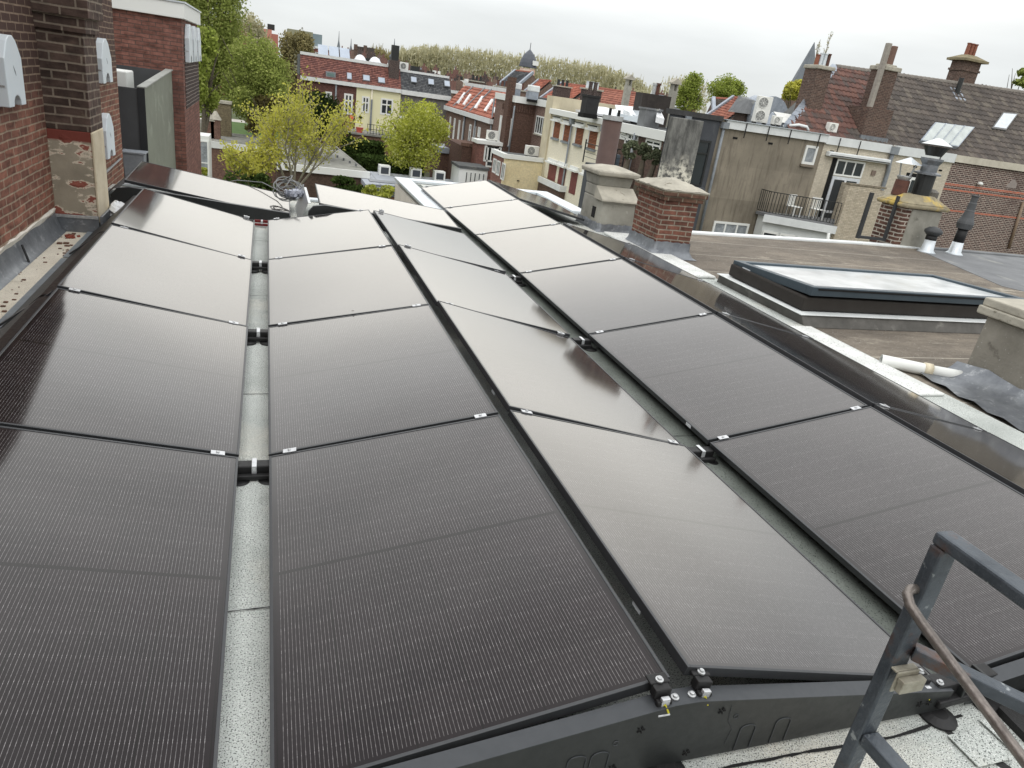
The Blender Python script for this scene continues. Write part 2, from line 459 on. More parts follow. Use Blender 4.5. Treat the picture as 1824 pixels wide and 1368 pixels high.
mb = MB(); mb.box(-1.75, 2.20, -4.4, 8.88, GROUND, -.502); mb.box(2.22, 5.1, -4.4, 11.66, GROUND, -.502); mb.box(2.216, 2.47, 8.91, 11.66, -.5, ROOF - .06)
mb.build('wall', M['cream_render'], own)
mb = MB()
mb.box(2.20, 2.47, 8.66, 11.72, ROOF + .002, -.045); mb.box(2.47, 4.84, 11.5, 11.74, ROOF + .002, -.045); mb.box(4.84, 5.14, 9.72, 11.74, ROOF + .002, -.045); mb.box(-1.7, 2.2, 8.78, 8.92, ROOF + .002, -.06)
mb.build('coping', M['zinc'], own, bev=.012)
M['kerb'] = (pm('white gritted kerb', S(222, 224, 221), S(176, 178, 174), 5, .9, bump=.5, bscale=120, speck=[((.2, .2, .19, 1), 70, .63, .68)]))
for b_ in ((4.70, 5.13, 2.5, 4.1, ROOF + .001, -.075), (4.72, 5.16, 5.85, 8.2, ROOF + .001, -.062)):
    mb = MB(); mb.box(*b_); mb.build('party_kerb', M['kerb'], own, bev=.02)
def seam(pts, wd, seed):
    r = random.Random(seed); mb = MB(); L_ = []
    for i in range(len(pts) - 1):
        a, b = Vector(pts[i]), Vector(pts[i + 1]); n = max(2, int((b - a).length / .035))
        for k in range(n): L_.append(a.lerp(b, k / n))
    L_.append(Vector(pts[-1])); d = (L_[-1] - L_[0]).normalized(); nrm = Vector((-d.y, d.x, 0))
    vs = []
    for p in L_:
        w1, w2 = wd * (.3 + r.random()), wd * (.3 + r.random()); vs += [p + nrm * w1, p - nrm * w2]
    n = len(L_); fs = [(2 * i, 2 * i + 1, 2 * i + 3, 2 * i + 2) for i in range(n - 1)]
    mb.add(vs, fs); mb.v = [(x, y, ROOF + .0045) for x, y, z in mb.v]; mb.build('felt_seam', M['tar'], own)
for y_ in (.78, 2.56, 4.42, 6.3): seam([(-.2, y_, 0), (.2, y_ + .01, 0)], .004, int(y_ * 9))
for y_ in (-.75, 1.95, 3.4, 5.0, 6.6): seam([(2.2, y_, 0), (2.6, y_, 0)], .004, int(y_ * 7 + 99))
seam([(1.2, -.11, 0), (1.63, -.115, 0), (1.98, -.125, 0), (2.32, -.10, 0)], .0055, 3)
seam([(2.20, -.14, 0), (2.34, -.42, 0), (2.36, -1.0, 0)], .02, 4)
seam([(1.2, -.62, 0), (2.3, -.6, 0)], .008, 5)
mb = MB(); mb.box(2.18, 2.33, -.28, -.16, ROOF + .006, ROOF + .012); mb.box(2.36, 2.5, -.26, -.13, ROOF + .006, ROOF + .011); mb.build('felt_patch', M['felt'], own, bev=.003)
mb = MB(); mb.prism([(2.45, -.12), (3.4, .1), (3.4, -1.2), (2.55, -1.0), (2.40, -.5)], 'z', ROOF + .005, ROOF + .04); mb.build('tar_patch', M['tar'], own)

# grit and brick crumbs in the gutter by the wall
r = random.Random(5); mb = MB()
for i in range(70):
    x, y = r.uniform(-1.7, -1.46), r.uniform(3.0, 6.2); s_ = r.uniform(.004, .014) * (1.6 if y > 5.6 else 1)
    mb.box(x, x + s_ * r.uniform(1, 2.5), y, y + s_ * 1.5, ROOF + .004, ROOF + .004 + s_ * .6)
tag(mb.build('crumbs', pm('brick crumbs', S(120, 84, 66), S(70, 56, 46), 90, .9)), 'loose crumbs and dead leaves scattered along the sandy gutter by the wall', 'debris', kind='stuff')
mb = MB()
c_ = Vector((-1.60, 5.93, ROOF + .004))
for i in range(9):
    a, q = r.uniform(0, 6.3), r.uniform(0, .06); s_ = r.uniform(.015, .035)
    mb.bar(c_ + Vector((q * math.cos(a), q * math.sin(a), s_ * .3)), c_ + Vector((q * math.cos(a) + s_, q * math.sin(a) + s_ * .5, s_ * .5)), s_, s_ * .6)
tag(mb.build('broken_brick', pm('red brick rubble', S(146, 72, 52), S(110, 50, 38), 40, .9)), 'small heap of broken red brick at the foot of the plastered pier', 'rubble')

# ================================================================ solar panels
proto = thing('solar_panel', '', 'solar panel', (0, 0, 0), 'black solar panels on the flat roof')
mb = MB(); fw, fh = .011, .032
mb.box(0, fw, 0, PL, -fh, 0); mb.box(PW - fw, PW, 0, PL, -fh, 0); mb.box(fw, PW - fw, 0, fw, -fh, 0); mb.box(fw, PW - fw, PL - fw, PL, -fh, 0)
mb.build('panel_frame', M['frame'], proto, bev=.0012)
mb = MB(); mb.quad((fw, fw, -.0022), (PW - fw, fw, -.0022), (PW - fw, PL - fw, -.0022), (fw, PL - fw, -.0022)); mb.build('panel_glass', M['pv'], proto)
mb = MB(); mb.quad((fw, fw, -.02), (PW - fw, fw, -.02), (PW - fw, PL - fw, -.02), (fw, PL - fw, -.02)); mb.build('panel_back', M['rubber'], proto)
def pmat4(origin, ax, ay):
    ax = Vector(ax).normalized(); ay = Vector(ay); ay = (ay - ax * ay.dot(ax)).normalized(); az_ = ax.cross(ay)
    m = Matrix((ax, ay, az_)).transposed().to_4x4(); m.translation = Vector(origin); return m
ROWS = {  # left edge (x, z) -> right edge (x, z), number of panels
    'A': ((-1.142, .202), (-.0585, -.016), 4), 'B': ((.0655, -.012), (1.149, .188), 4), 'C': ((1.204, .212), (2.288, -.024), 4),
    'D': ((2.431, -.004), (3.507, .210), 6), 'E': ((3.545, .225), (4.600, .012), 5)}
ZJ = (0, -.010, .0, .009, .004, -.006, .004)
desc = {'A': 'in the row nearest the brick wall', 'B': 'in the row right of the pale roof strip', 'C': 'in the bright row sloping down from the first ridge',
        'D': 'in the long row rising to the second ridge', 'E': 'in the dark outer row by the chimneys'}
nth = ['first', 'second', 'third', 'fourth', 'fifth', 'sixth']
first = True
def place_panel(m, label):
    global first
    if first:
        proto.matrix_world = m; proto['label'] = label; first = False
    else: dup(proto, matrix=m, label=label)
for k, ((x0, z0), (x1, z1), n) in ROWS.items():
    for j in range(n + (1 if k == 'E' else 0)):
        if k == 'E' and j == 4: continue                     # the slot left open by the chimneys
        y0 = j * PP + random.uniform(-.003, .003)
        za, zb = ZJ[j], ZJ[j + 1]
        tw = {('C', 0): .0, ('C', 1): .010, ('C', 2): -.008, ('C', 3): -.024, ('A', 3): .016, ('A', 2): .006}.get((k, j), random.uniform(-.003, .003))   # the panels do not lie perfectly true
        place_panel(pmat4((x0, y0, z0 + za + tw), (x1 - x0, 0, z1 - z0 - 2 * tw), (0, PP, zb - za)),
                    '%s black solar panel %s' % (nth[j] if not (k == 'E' and j == 5) else 'farthest', desc[k]))
for (BL, FL, FR, lab) in [((-1.37, 8.50, .27), (-1.385, 7.395, .215), (.355, 7.30, -.05), 'black solar panel lying crosswise at the far left roof edge by the grey box'),
                          ((.64, 8.36, .215), (.63, 7.255, .165), (2.36, 7.18, -.035), 'black solar panel lying crosswise at the far roof edge right of the cable coil')]:
    d = (Vector(FR) - Vector(FL)); place_panel(pmat4(BL, Vector(FL) - Vector(BL), d), lab)

# clamps on every joint
def mk(name, label, cat, group): return thing(name, label, cat, (0, 0, 0), group)
cl = mk('mid_clamp', 'small aluminium clamp gripping two neighbouring solar panel frames', 'clamp', 'mid clamps between the panels')
mb = MB(); mb.box(-.030, .030, -.016, .016, .001, .006); mb.box(-.027, .027, -.007, .007, -.03, .001); mb.build('clamp_plate', M['clip'], cl, bev=.0015)
mb = MB(); mb.lathe([(.0075, .006), (.0075, .011), (.005, .012)], n=10); mb.build('bolt', M['steel'], cl)
fc = True
for k, ((x0, z0), (x1, z1), n) in ROWS.items():
    for j in range(1, n + (1 if k != 'E' else 0)):
        y = j * PP - (PP - PL) / 2
        for t_ in (.085, .915):
            p = (x0 + (x1 - x0) * t_, y, z0 + (z1 - z0) * t_ + ZJ[j]); rt = (0, -math.atan2(z1 - z0, x1 - x0), random.uniform(-.05, .05))
            if fc: cl.location = p; cl.rotation_euler = rt; fc = False
            else: dup(cl, p, rt)
# end clamps with earth wires on the front side plate
ec = thing('end_clamp', 'black end clamp with a yellow earth wire left of the ridge on the front plate', 'clamp', (1.105, -.018, .188), 'end clamps on the front side plate')
mb = MB(); o_ = Vector(ec.location)
def bx(mb, x0, x1, y0, y1, z0, z1): return mb.box(o_.x + x0, o_.x + x1, o_.y + y0, o_.y + y1, o_.z + z0, o_.z + z1)
bx(mb, -.032, .032, -.006, .03, .0, .008); bx(mb, -.026, .026, -.03, .0, -.03, .004); bx(mb, -.024, .024, -.048, -.03, -.05, -.022)
mb.build('clamp_body', M['rubber'], ec, bev=.004)
mb = MB(); mb.lathe([(.012, .008), (.012, .012), (.007, .013), (.007, .018)], (o_.x, o_.y + .003, o_.z), 12); mb.build('bolt', M['steel'], ec)
mb = MB(); bx(mb, -.012, .014, -.05, -.036, -.04, -.012); bx(mb, -.02, .018, -.06, -.04, -.064, -.058); mb.build('terminal', M['clip'], ec, bev=.002)
mb = MB(); mb.tube([(o_.x - .13, o_.y - .02, o_.z - .075), (o_.x - .08, o_.y - .04, o_.z - .07), (o_.x - .03, o_.y - .035, o_.z - .05), (o_.x, o_.y - .05, o_.z - .03), (o_.x + .008, o_.y - .062, o_.z - .05)], .0035, 6); mb.build('earth_wire', M['yellow'], ec)
dup(ec, (1.245, -.012, .186), (0, .17, 0), 'black end clamp with a yellow wire stub right of the ridge on the front plate')
dup(ec, (2.16, -.012, .03), (0, .17, 0), 'black end clamp behind the steel ladder at the low end of the front plate')

# side plates that close the row ends
def side_plate(x0, x1, xr0, xr1, zlo, zhi, y, label, stamp=True, half=None):
    """folded black sheet: web, top flange and stamped marks; ridge between xr0 and xr1"""
    pl = thing('side_plate', label, 'side plate', ((x0 + x1) / 2, y, ROOF), 'black side plates closing the panel rows')
    prof = [(x0, ROOF + .02), (x1, ROOF + .02), (x1, zlo), (xr1, zhi), (xr0, zhi), (x0, zlo)]
    if half == 'down': prof = [(x0, ROOF + .02), (x1, ROOF + .02), (x1, zlo), (x0 + .18, zhi), (x0 + .06, zhi - .02), (x0, zhi - .09)]
    mb = MB(); mb.prism(prof, 'y', y, y + .003); mb.build('plate_web', M['black_metal'], pl)
    mb = MB()
    top = prof[2:]
    for (a, b) in zip(top[:-1], top[1:]):
        mb.hexa([(a[0], y - .001, a[1]), (b[0], y - .001, b[1]), (b[0], y + .055, b[1]), (a[0], y + .055, a[1])],
                [(a[0], y - .001, a[1] + .0025), (b[0], y - .001, b[1] + .0025), (b[0], y + .055, b[1] + .0025), (a[0], y + .055, a[1] + .0025)])
    mb.build('plate_flange', pm('flange sheet', (.05, .055, .06, 1), (.06, .066, .07, 1), 20, .38, .3) if 'flange' not in M else M['flange'], pl)
    return pl, mb
M['flange'] = pm('flange sheet', (.055, .060, .066, 1), (.065, .070, .076, 1), 20, .38, .3)
sp_, _ = side_plate(.06, 2.26, 1.135, 1.215, .0, .155, -.075, 'long black folded side plate under the front ridge beside the ladder')
mb = MB()
for (cx, cz) in ((1.04, .085), (1.30, .105), (.98, -.05), (1.22, -.045), (.55, -.02), (2.12, -.03), (2.16, -.03)):
    for a in range(5):
        q = a * 1.2566
        mb.bar((cx + .004 * math.cos(q), -.077, cz + .004 * math.sin(q)), (cx + .013 * math.cos(q), -.077, cz + .013 * math.sin(q)), .004, .002, up=(0, 1, 0))
mb.build('stamped_holes', M['dark'], sp_)
def arch(cx, zb, w_, h):
    pts = [(cx - w_ / 2, -.0765, zb)] + [(cx - w_ / 2 * math.cos(a), -.0765, zb + h - w_ * .3 + w_ * .3 * math.sin(a)) for a in [i * math.pi / 8 for i in range(9)]] + [(cx + w_ / 2, -.0765, zb)]
    return pts
mb = MB()
for cx in (.86, .93, 1.42, 1.55): mb.tube(arch(cx, ROOF + .025, .055, .10), .0016, 5)
for cx, cz in ((.97, .05), (1.36, .07)): mb.tube([(cx + .008 * math.cos(a * .5), -.0765, cz + .008 * math.sin(a * .5)) for a in range(13)], .001, 4)
mb.tube([(1.33, -.0765, .12), (1.335, -.0765, .06), (1.36, -.0765, .02), (1.35, -.0765, -.04)], .0008, 4)
mb.build('pressed_outline', M['flange'], sp_)
mb = MB()
for cx, z_ in ((1.145, .158), (1.20, .158), (2.215, .02)): mb.lathe([(.012, 0), (.012, .004), (.007, .005), (.007, .011), (.004, .012)], (cx, -.05, z_), 12)
mb.build('bolt', M['steel'], sp_)
mb = MB(); mb.box(.875, .91, -.055, -.04, .112, .119); mb.build('alignment_tab', M['lead'], sp_)
side_plate(-2.0 + .5, .30, 0, 0, .02, .165, 7.24, 'black side plate along the front of the far left crosswise panel', half='down')
side_plate(.50, 2.30, 0, 0, .02, .165, 7.13, 'black side plate along the front of the crosswise panel by the coil', half='down')
side_plate(2.35, 4.66, 3.49, 3.56, -.02, .17, -.075, 'black side plate at the near end of the second ridge')
# grey end deflector beside the coil
df = thing('wind_deflector', 'light grey metal wind deflector standing beside the cable coil', 'wind deflector', (.50, 7.75, ROOF))
mb = MB(); mb.hexa([(.40, 7.2, -.08), (.50, 7.2, .165), (.50, 8.3, .165), (.40, 8.3, -.08)], [(.404, 7.2, -.08), (.504, 7.2, .165), (.504, 8.3, .165), (.404, 8.3, -.08)]); mb.build('deflector_sheet', M['steel'], df)
mb = MB(); mb.box(.5045, .53, 7.2, 8.3, .16, .165); mb.build('deflector_flange', M['white_trim'], df)
M['flange_pale'] = pm('pale sheet flange', S(132, 142, 148), S(112, 122, 128), 6, .4, .3)
# black wind deflectors behind the left row, one sheet per panel
wd = None
labs = ['nearest the camera', 'second from the camera', 'third from the camera', 'at the pier foot', 'behind the far crosswise panel']
for j in range(5):
    y0, y1 = (j * PP + .012, j * PP + PL - .012) if j < 4 else (7.25, 8.5)
    xo = 0 if j < 4 else -.24
    t_ = thing('wind_deflector', 'black wind deflector on the brick wall side of the panels, ' + labs[j], 'wind deflector', (-1.33 + xo, (y0 + y1) / 2, ROOF), 'black wind deflectors along the wall')
    mb = MB()
    a, b, c2_ = (-1.475 + xo, ROOF + .012), (-1.235 + xo, .135), (-1.175 + xo, .150)
    for (p, q) in ((a, b), (b, c2_)):
        mb.hexa([(p[0], y0, p[1]), (q[0], y0, q[1]), (q[0], y1, q[1]), (p[0], y1, p[1])], [(p[0] - .001, y0, p[1] + .003), (q[0] - .001, y0, q[1] + .003), (q[0] - .001, y1, q[1] + .003), (p[0] - .001, y1, p[1] + .003)])
    mb.build('deflector_sheet', M['black_metal'], t_)
    mb = MB(); mb.box(a[0] - .045, a[0], y0, y1, ROOF + .008, ROOF + .014); mb.build('deflector_foot', M['flange_pale'], t_)
    if 0 < j < 4:
        mb = MB(); mb.bar((-1.46, y0 - .02, ROOF + .05), (-1.17, y0 - .02, .165), .05, .012); mb.build('joint_bracket', M['frame'], t_)
for k, x_ in ((0, -1.40),):
    pass
# valley connectors between rows A and B, C and D
vc = thing('valley_connector', '', 'connector', (0, 0, 0), 'valley connectors between panel rows')
mb = MB(); mb.box(-.075, .075, -.030, .030, -.075, -.030); mb.build('rail', M['rubber'], vc, bev=.006)
mb = MB(); mb.box(-.075, .075, -.062, -.034, -.085, -.062); mb.build('lower_rail', M['rubber'], vc, bev=.004)
mb = MB(); mb.box(-.011, .011, -.034, .036, -.028, -.024); mb.box(-.011, .011, -.040, -.034, -.082, -.024); mb.build('clip', M['clip'], vc, bev=.002)
for s_ in (-1, 1):
    mb = MB(); mb.lathe([(.052, -.1), (.052, -.092), (.03, -.086)], (s_ * .062, -.055, 0), 18); mb.build('foot', M['rubber'], vc)
fcv = True
for (xc, ys, lab) in ((.004, (1, 2, 3), 'on the pale left strip'), (2.36, (1, 2, 3), 'in the shaded right valley')):
    for j in ys:
        p = (xc, j * PP - .05, ZJ[j]); L2 = 'valley connector with a silver clip %s, %s from the camera' % (lab, nth[j - 1])
        if fcv: vc.location = p; vc['label'] = L2; fcv = False
        else: dup(vc, p, None, L2)
t_ = thing('valley_connector', 'red valley connector at the far end of the pale strip', 'connector', (.004, 6.99, 0), 'valley connectors between panel rows')
mb = MB(); mb.box(-.07, .08, 6.96, 6.985, -.085, -.06); mb.box(-.07, .08, 7.01, 7.03, -.06, -.03); mb.build('rail', M['red_plastic'], t_, bev=.004)
mb = MB(); mb.box(-.005, .015, 6.95, 7.03, -.06, -.028); mb.build('clip', M['clip'], t_)
# feet and coupling at the low right end of the front plate
cp = thing('valley_coupling', 'black plastic coupling with round feet at the low end of the front plate', 'coupling', (2.36, -.06, ROOF))
for x_ in (2.22, 2.47, 1.16):
    mb = MB(); mb.lathe([(.062, 0), (.062, .008), (.05, .012), (.03, .02)], (x_, -.085, ROOF + .002), 20); mb.build('foot', M['rubber'], cp)
mb = MB(); mb.bar((2.20, -.035, -.01), (2.50, -.02, -.015), .06, .05); mb.bar((2.2, -.075, -.045), (2.5, -.06, -.045), .03, .03); mb.build('rail', M['rubber'], cp, bev=.006)
mb = MB()
for x_ in (2.30, 2.36, 2.42): mb.box(x_, x_ + .012, -.082, .0, -.045, .022)
mb.build('strap', M['black_metal'], cp, bev=.003)
# stickers on frame sides
for i, (x_, y_, z_, lab) in enumerate([(1.2035, .28, .170, 'white serial sticker on the near frame side below the first ridge'), (1.2035, 1.98, .170, 'white serial sticker on the second panel frame below the first ridge'), (2.430, 1.92, -.02, 'white serial sticker on the frame edge in the right valley')]):
    mb = MB(); mb.box(x_ - .0015, x_ - .0005, y_, y_ + .055, z_ - .012, z_ + .006)
    tag(mb.build('sticker', M['sticker']), lab, 'sticker', 'serial stickers on the panel frames')
# dead leaf
mb = MB(); q = Vector((.62, 2 * PP + .02, .10)); mb.quad(q + Vector((-.012, 0, .004)), q + Vector((0, -.008, .012)), q + Vector((.014, .0, .006)), q + Vector((.002, .008, .002)))
tag(mb.build('dead_leaf', pm('dead leaf', S(150, 104, 60), rough=.8), fix=False), 'small brown dead leaf lying on a panel joint', 'leaf')
# cable coil at the far edge
cc_ = thing('cable_coil', 'coil of grey cable in clear wrap lying on the far panel end', 'cable coil', (.34, 8.0, .05))
r = random.Random(11); ctr = Vector((.31, 8.05, .13))
mb = MB(); path = []
for i in range(230):
    a = i * .22; rr = .15 + .03 * math.sin(i * .37) + r.uniform(-.006, .006)
    path.append(ctr + Vector((rr * math.cos(a), rr * math.sin(a) * .8, .045 * math.sin(a * .13) + rr * math.sin(a) * .55 + (i % 29) * .0022)))
mb.tube(path, .0075, 6); mb.build('cable', M['grey_cable'], cc_, smooth=True)
mb = MB(); mb.tube([ctr + Vector((-.15, -.06, 0)), ctr + Vector((-.04, -.07, .07)), ctr + Vector((.03, .0, .17)), ctr + Vector((.04, .05, .19)), ctr + Vector((-.02, .09, .15)), ctr + Vector((-.1, .09, .08))], .008, 6); mb.build('loose_end', M['grey_cable'], cc_, smooth=True)
M['film'] = pm('crumpled clear film', S(170, 174, 186), S(96, 102, 118), 26, .2, 0, .8, bump=.8, bscale=40)
mb = MB(); n1, n2 = 22, 9; vs = []
for i in range(n1):
    a = -1.9 + i * 2.8 / n1
    for k in range(n2):
        b = 2 * math.pi * k / n2; q_ = .042 + r.uniform(-.016, .016)
        vs.append(ctr + Vector(((.14 + q_ * math.cos(b)) * math.cos(a), (.14 + q_ * math.cos(b)) * math.sin(a), .01 + q_ * 1.1 * math.sin(b))))
mb.add(vs, [(i * n2 + k, i * n2 + (k + 1) % n2, (i + 1) * n2 + (k + 1) % n2, (i + 1) * n2 + k) for i in range(n1 - 1) for k in range(n2)]); mb.build('wrap', M['film'], cc_)
mb = MB(); mb.tube([(-.62, 8.62, .03), (-.3, 8.66, .12), (0, 8.6, .13), (.2, 8.3, .09), (.26, 8.1, .08)], .006, 6)
tag(mb.build('loose_cable', M['grey_cable'], smooth=True), 'thin grey cable arching along the far roof edge to the coil', 'cable')

# ================================================================ ladder
M['ladder'] = pm('worn blue-grey steel', S(78, 85, 92), S(54, 61, 68), 12, .40, .3, .5, bump=.3, bscale=70, stain=[(S(86, 62, 50), 7, .60, .70), (S(140, 146, 148), 22, .60, .66)])
ld = thing('steel_ladder', 'worn grey steel access ladder rising in the lower right corner', 'ladder', (1.34, -.6, ROOF))
X0 = 1.34
for y_, nm in ((-.445, 0), (-1.0, 1)):
    mb = MB(); mb.box(X0 - .023, X0 + .023, y_ - .016, y_ + .016, ROOF + .001, .945); mb.build('stile', M['ladder'], ld, bev=.005)
mb = MB(); mb.box(X0 - .023, X0 + .023, -1.02, -.429, .9455, .974)
mb.build('top_bar', M['ladder'], ld, bev=.006)
mb = MB(); mb.box(X0 - .022, X0 + .022, -.984, -.462, .42, .452); mb.build('rung', M['ladder'], ld, bev=.004)
mb = MB(); mb.box(X0 - .022, X0 + .022, -.984, -.462, .17, .202); mb.build('rung', M['ladder'], ld, bev=.004)
mb = MB(); mb.bar((X0 + .02, -.46, .685), (X0 + .42, -.95, .66), .034, .03); mb.build('diagonal_brace', M['ladder'], ld, bev=.004)
mb = MB(); mb.tube([(X0 - .016, -.44, .838), (X0 - .036, -.44, .838), (X0 - .048, -.445, .832), (X0 - .052, -.462, .818), (X0 - .05, -.50, .802), (X0 - .048, -.60, .77), (X0 - .045, -.8, .708), (X0 - .04, -.985, .66)], .0105, 12); mb.build('hand_rod', pm('bare worn steel rod', S(128, 120, 114), S(92, 86, 82), 30, .38, .6, .5, bump=.2, bscale=90), ld, smooth=True)
mb = MB(); mb.box(X0 - .027, X0 + .035, -.4775, -.4615, .646, .651); mb.box(X0 - .027, X0 + .035, -.482, -.478, .598, .651); mb.box(X0 - .02, X0 + .045, -.497, -.4825, .604, .628); mb.box(X0 - .024, X0 + .04, -.50, -.4825, .6285, .640)
mb.build('latch_bracket', pm('old zinc bracket', S(168, 164, 148), S(130, 124, 108), 30, .5, .4), ld, bev=.004)
# ================================================================ left: brick gable with pier, vents, flashing
M['brick_left'] = brick('weathered red brick', S(142, 92, 74), S(112, 74, 62), S(148, 128, 108), dark=(S(72, 54, 48), 1.05, .45), mw=.008)
M['brick_pier'] = brick('sooty pier brick', S(92, 74, 66), S(72, 58, 52), S(128, 116, 102), bw=.24, bh=.072, mw=.009, stain=[(S(112, 100, 78), 5, .62, .8)])
M['brick_tower'] = brick('brown red brick', S(138, 92, 80), S(114, 76, 66), S(92, 74, 68), mw=.007, stain=[(S(84, 62, 58), .5, .6, .8)])
lw_ = thing('brick_house', 'tall red brick house wall with white vent covers along the left edge of the roof', 'house', (-3.5, 3, GROUND))
mb = MB(); mb.box(-6, -1.77, -5, 9.72, GROUND, 3.2); mb.build('wall', M['brick_left'], lw_)
# pier (chimney breast) with patchy plaster on its lower part
mb = MB(); mb.box(-1.775, -1.425, 6.2, 6.72, .80, 3.2); mb.box(-1.775, -1.395, 6.17, 6.75, 1.60, 3.2); mb.box(-1.775, -1.36, 6.14, 6.78, 1.72, 3.2)
mb.build('pier', M['brick_pier'], lw_, bev=.006)
def pier_plaster():
    t = NT('patchy old plaster'); p = t.pos()
    base = t.mix(t.rng(t.noise(p, 3, 6), .3, .7), S(158, 148, 128), S(128, 120, 104))
    st = t.stretch(p, (5, 5, 9))
    n = t.noise(st, .9, 7, .55)
    col = t.mix(t.rng(n, .50, .52), base, S(190, 178, 158))
    col = t.mix(t.rng(n, .54, .555), col, S(136, 76, 62))
    sp = t.n('ShaderNodeSeparateXYZ'); t.l(p, sp.inputs[0])
    top = t.rng(sp.outputs['Z'], .70, .72); col = t.mix(top, col, S(112, 54, 44))
    return t.fin(col, .92, 0, .2, t.bump(t.math('ADD', t.rng(n, .56, .64), t.math('MULTIPLY', t.noise(p, 40, 5), .4)), .6, .012))
M['plaster'] = pier_plaster()
mb = MB(); mb.box(-1.772, -1.432, 6.197, 6.723, ROOF, .799); mb.build('plaster_patch', M['plaster'], lw_, bev=.006)
mb = MB(); mb.box(-1.431, -1.412, 6.19, 6.66, ROOF + .1, .80); mb.build('plaster_side', pm('bare cream plaster', S(196, 184, 158), S(170, 156, 128), 4, .9, bump=.4, bscale=25, stain=[(S(140, 120, 90), 3, .6, .8)]), lw_, bev=.006)
mb = MB(); mb.box(-1.77, -1.42, 6.172, 6.196, ROOF + .002, .06); mb.box(-1.412, -1.39, 6.18, 6.72, ROOF + .002, .06); mb.build('pier_flashing', M['lead'], lw_, bev=.004)
mb = MB(); mb.box(-1.77, -1.42, 6.160, 6.171, .035, .062); mb.build('flashing_bar', M['steel'], lw_, bev=.003)
r = random.Random(21)
n = 60; vs = []; fs = []
for i in range(n + 1):
    y = -4 + 10.17 * i / n; t_ = .075 + r.uniform(-.012, .012)
    for (x, z) in ((-1.768, t_), (-1.752 + r.uniform(-.003, .003), .01), (-1.725, ROOF + .03), (-1.69, ROOF + .006)): vs.append((x, y, z))
for i in range(n):
    for k in range(3): fs.append((i * 4 + k, i * 4 + k + 1, i * 4 + k + 5, i * 4 + k + 4))
mb = MB(); mb.add(vs, fs); mb.build('lead_flashing', M['lead'], lw_, smooth=True)
mb = MB()
vs = []
for i in range(81):
    y = -4 + 10.15 * i / 80; vs += [(-1.764, y, .075 + r.uniform(-.01, .006)), (-1.752, y, .105 + r.uniform(-.01, .012)), (-1.769, y, .112 + r.uniform(-.008, .012))]
mb.add(vs, [(i * 3 + k, i * 3 + k + 1, i * 3 + k + 4, i * 3 + k + 3) for i in range(80) for k in range(2)])
mb.build('mortar_fillet', pm('pale mortar fillet', S(200, 196, 186), S(178, 172, 160), 8, .95, bump=.3, bscale=60), lw_)
mb = MB(); mb.bar((-1.745, 5.06, .04), (-1.70, 5.02, ROOF + .012), .012, .012); mb.build('flashing_tie', M['rubber'], lw_)
mb = MB(); mb.box(-1.768, -1.735, 4.2, 4.56, .33, .95); mb.build('red_door_frame', pm('dark red paint', S(86, 40, 36), S(60, 28, 26), 8, .6), lw_)
mb = MB()
for q in range(2): mb.tube([(-1.76, 7.0, .16 + q * .03), (-1.70, 7.8, .13 + q * .02), (-1.72, 8.8, .15), (-1.76, 9.5, .13)], .012, 6)
mb.build('wall_cable', M['grey_cable'], lw_)
vent0 = None
M['vent_white'] = pm('white coated vent', S(214, 222, 226), S(196, 206, 212), 8, .45, stain=[(S(120, 124, 128), 11, .70, .74)], bump=.05)
def vent(y0, y1, z0, z1, x0, label, face='x', tilt=0):
    """hood with a pointed arch head and a notched foot"""
    v_ = thing('vent_cover', label, 'vent cover', ((x0 if face == 'x' else (y0 + y1) / 2), (y0 + y1) / 2 if face == 'x' else x0, z0), 'white vent covers on the brick walls')
    c_ = (y0 + y1) / 2; h = z1 - z0; w_ = (y1 - y0) / 2
    pts = [(y0, z0), (c_ - w_ * .45, z0)] + [(c_ + w_ * .45 * math.cos(math.pi - a), z0 + w_ * .38 * math.sin(a)) for a in [i * math.pi / 6 for i in range(1, 6)]] + [(c_ + w_ * .45, z0), (y1, z0), (y1, z1 - w_ * .75), (c_ + w_ * .55, z1 - w_ * .18), (c_ + w_ * .2, z1), (c_ - w_ * .2, z1), (c_ - w_ * .55, z1 - w_ * .18), (y0, z1 - w_ * .75)]
    mb = MB()
    if face == 'x': mb.prism(pts, 'x', x0, x0 + .075)
    else: mb.prism(pts, 'y', x0 - .07, x0)
    mb.build('hood', M['vent_white'], v_, bev=.006)
    mb = MB()
    if face == 'x':
        for zz in (z0 + h * .28,): mb.box(x0 + .015, x0 + .06, y0 - .003, y0, zz, zz + .014)
        mb.build('screw', M['steel'], v_)
        mb = MB(); mb.prism([(c_ - .02, z1 - .20), (c_ + .02, z1 - .24), (c_ + .025, z1 - .27), (c_ + .005, z1 - .25), (c_ - .012, z1 - .225)], 'x', x0 + .0755, x0 + .0765); mb.build('chip_mark', pm('bare metal', S(120, 126, 130), rough=.5), v_)
    return v_
vent(5.02, 5.42, 1.05, 1.53, -1.769, 'large white vent cover on the brick wall left of the sooty pier')
vent(8.42, 8.98, 1.09, 1.56, -1.769, 'white vent cover on the brick wall just behind the pier')
vent(8.34, 8.80, .27, .76, -1.769, 'lower white vent cover half hidden behind the plastered pier')
mb = MB(); r = random.Random(4)
vs = []; n1, n2 = 10, 8
for i in range(n1):
    for k in range(n2):
        a, b = 2 * math.pi * k / n2, math.pi * i / (n1 - 1) * .9; q = .095 * (1 + r.uniform(-.22, .22))
        vs.append((-1.335 + q * math.sin(b) * math.cos(a), 6.62 + q * 1.5 * math.sin(b) * math.sin(a), -.02 + .15 * math.cos(b) + r.uniform(-.015, .015)))
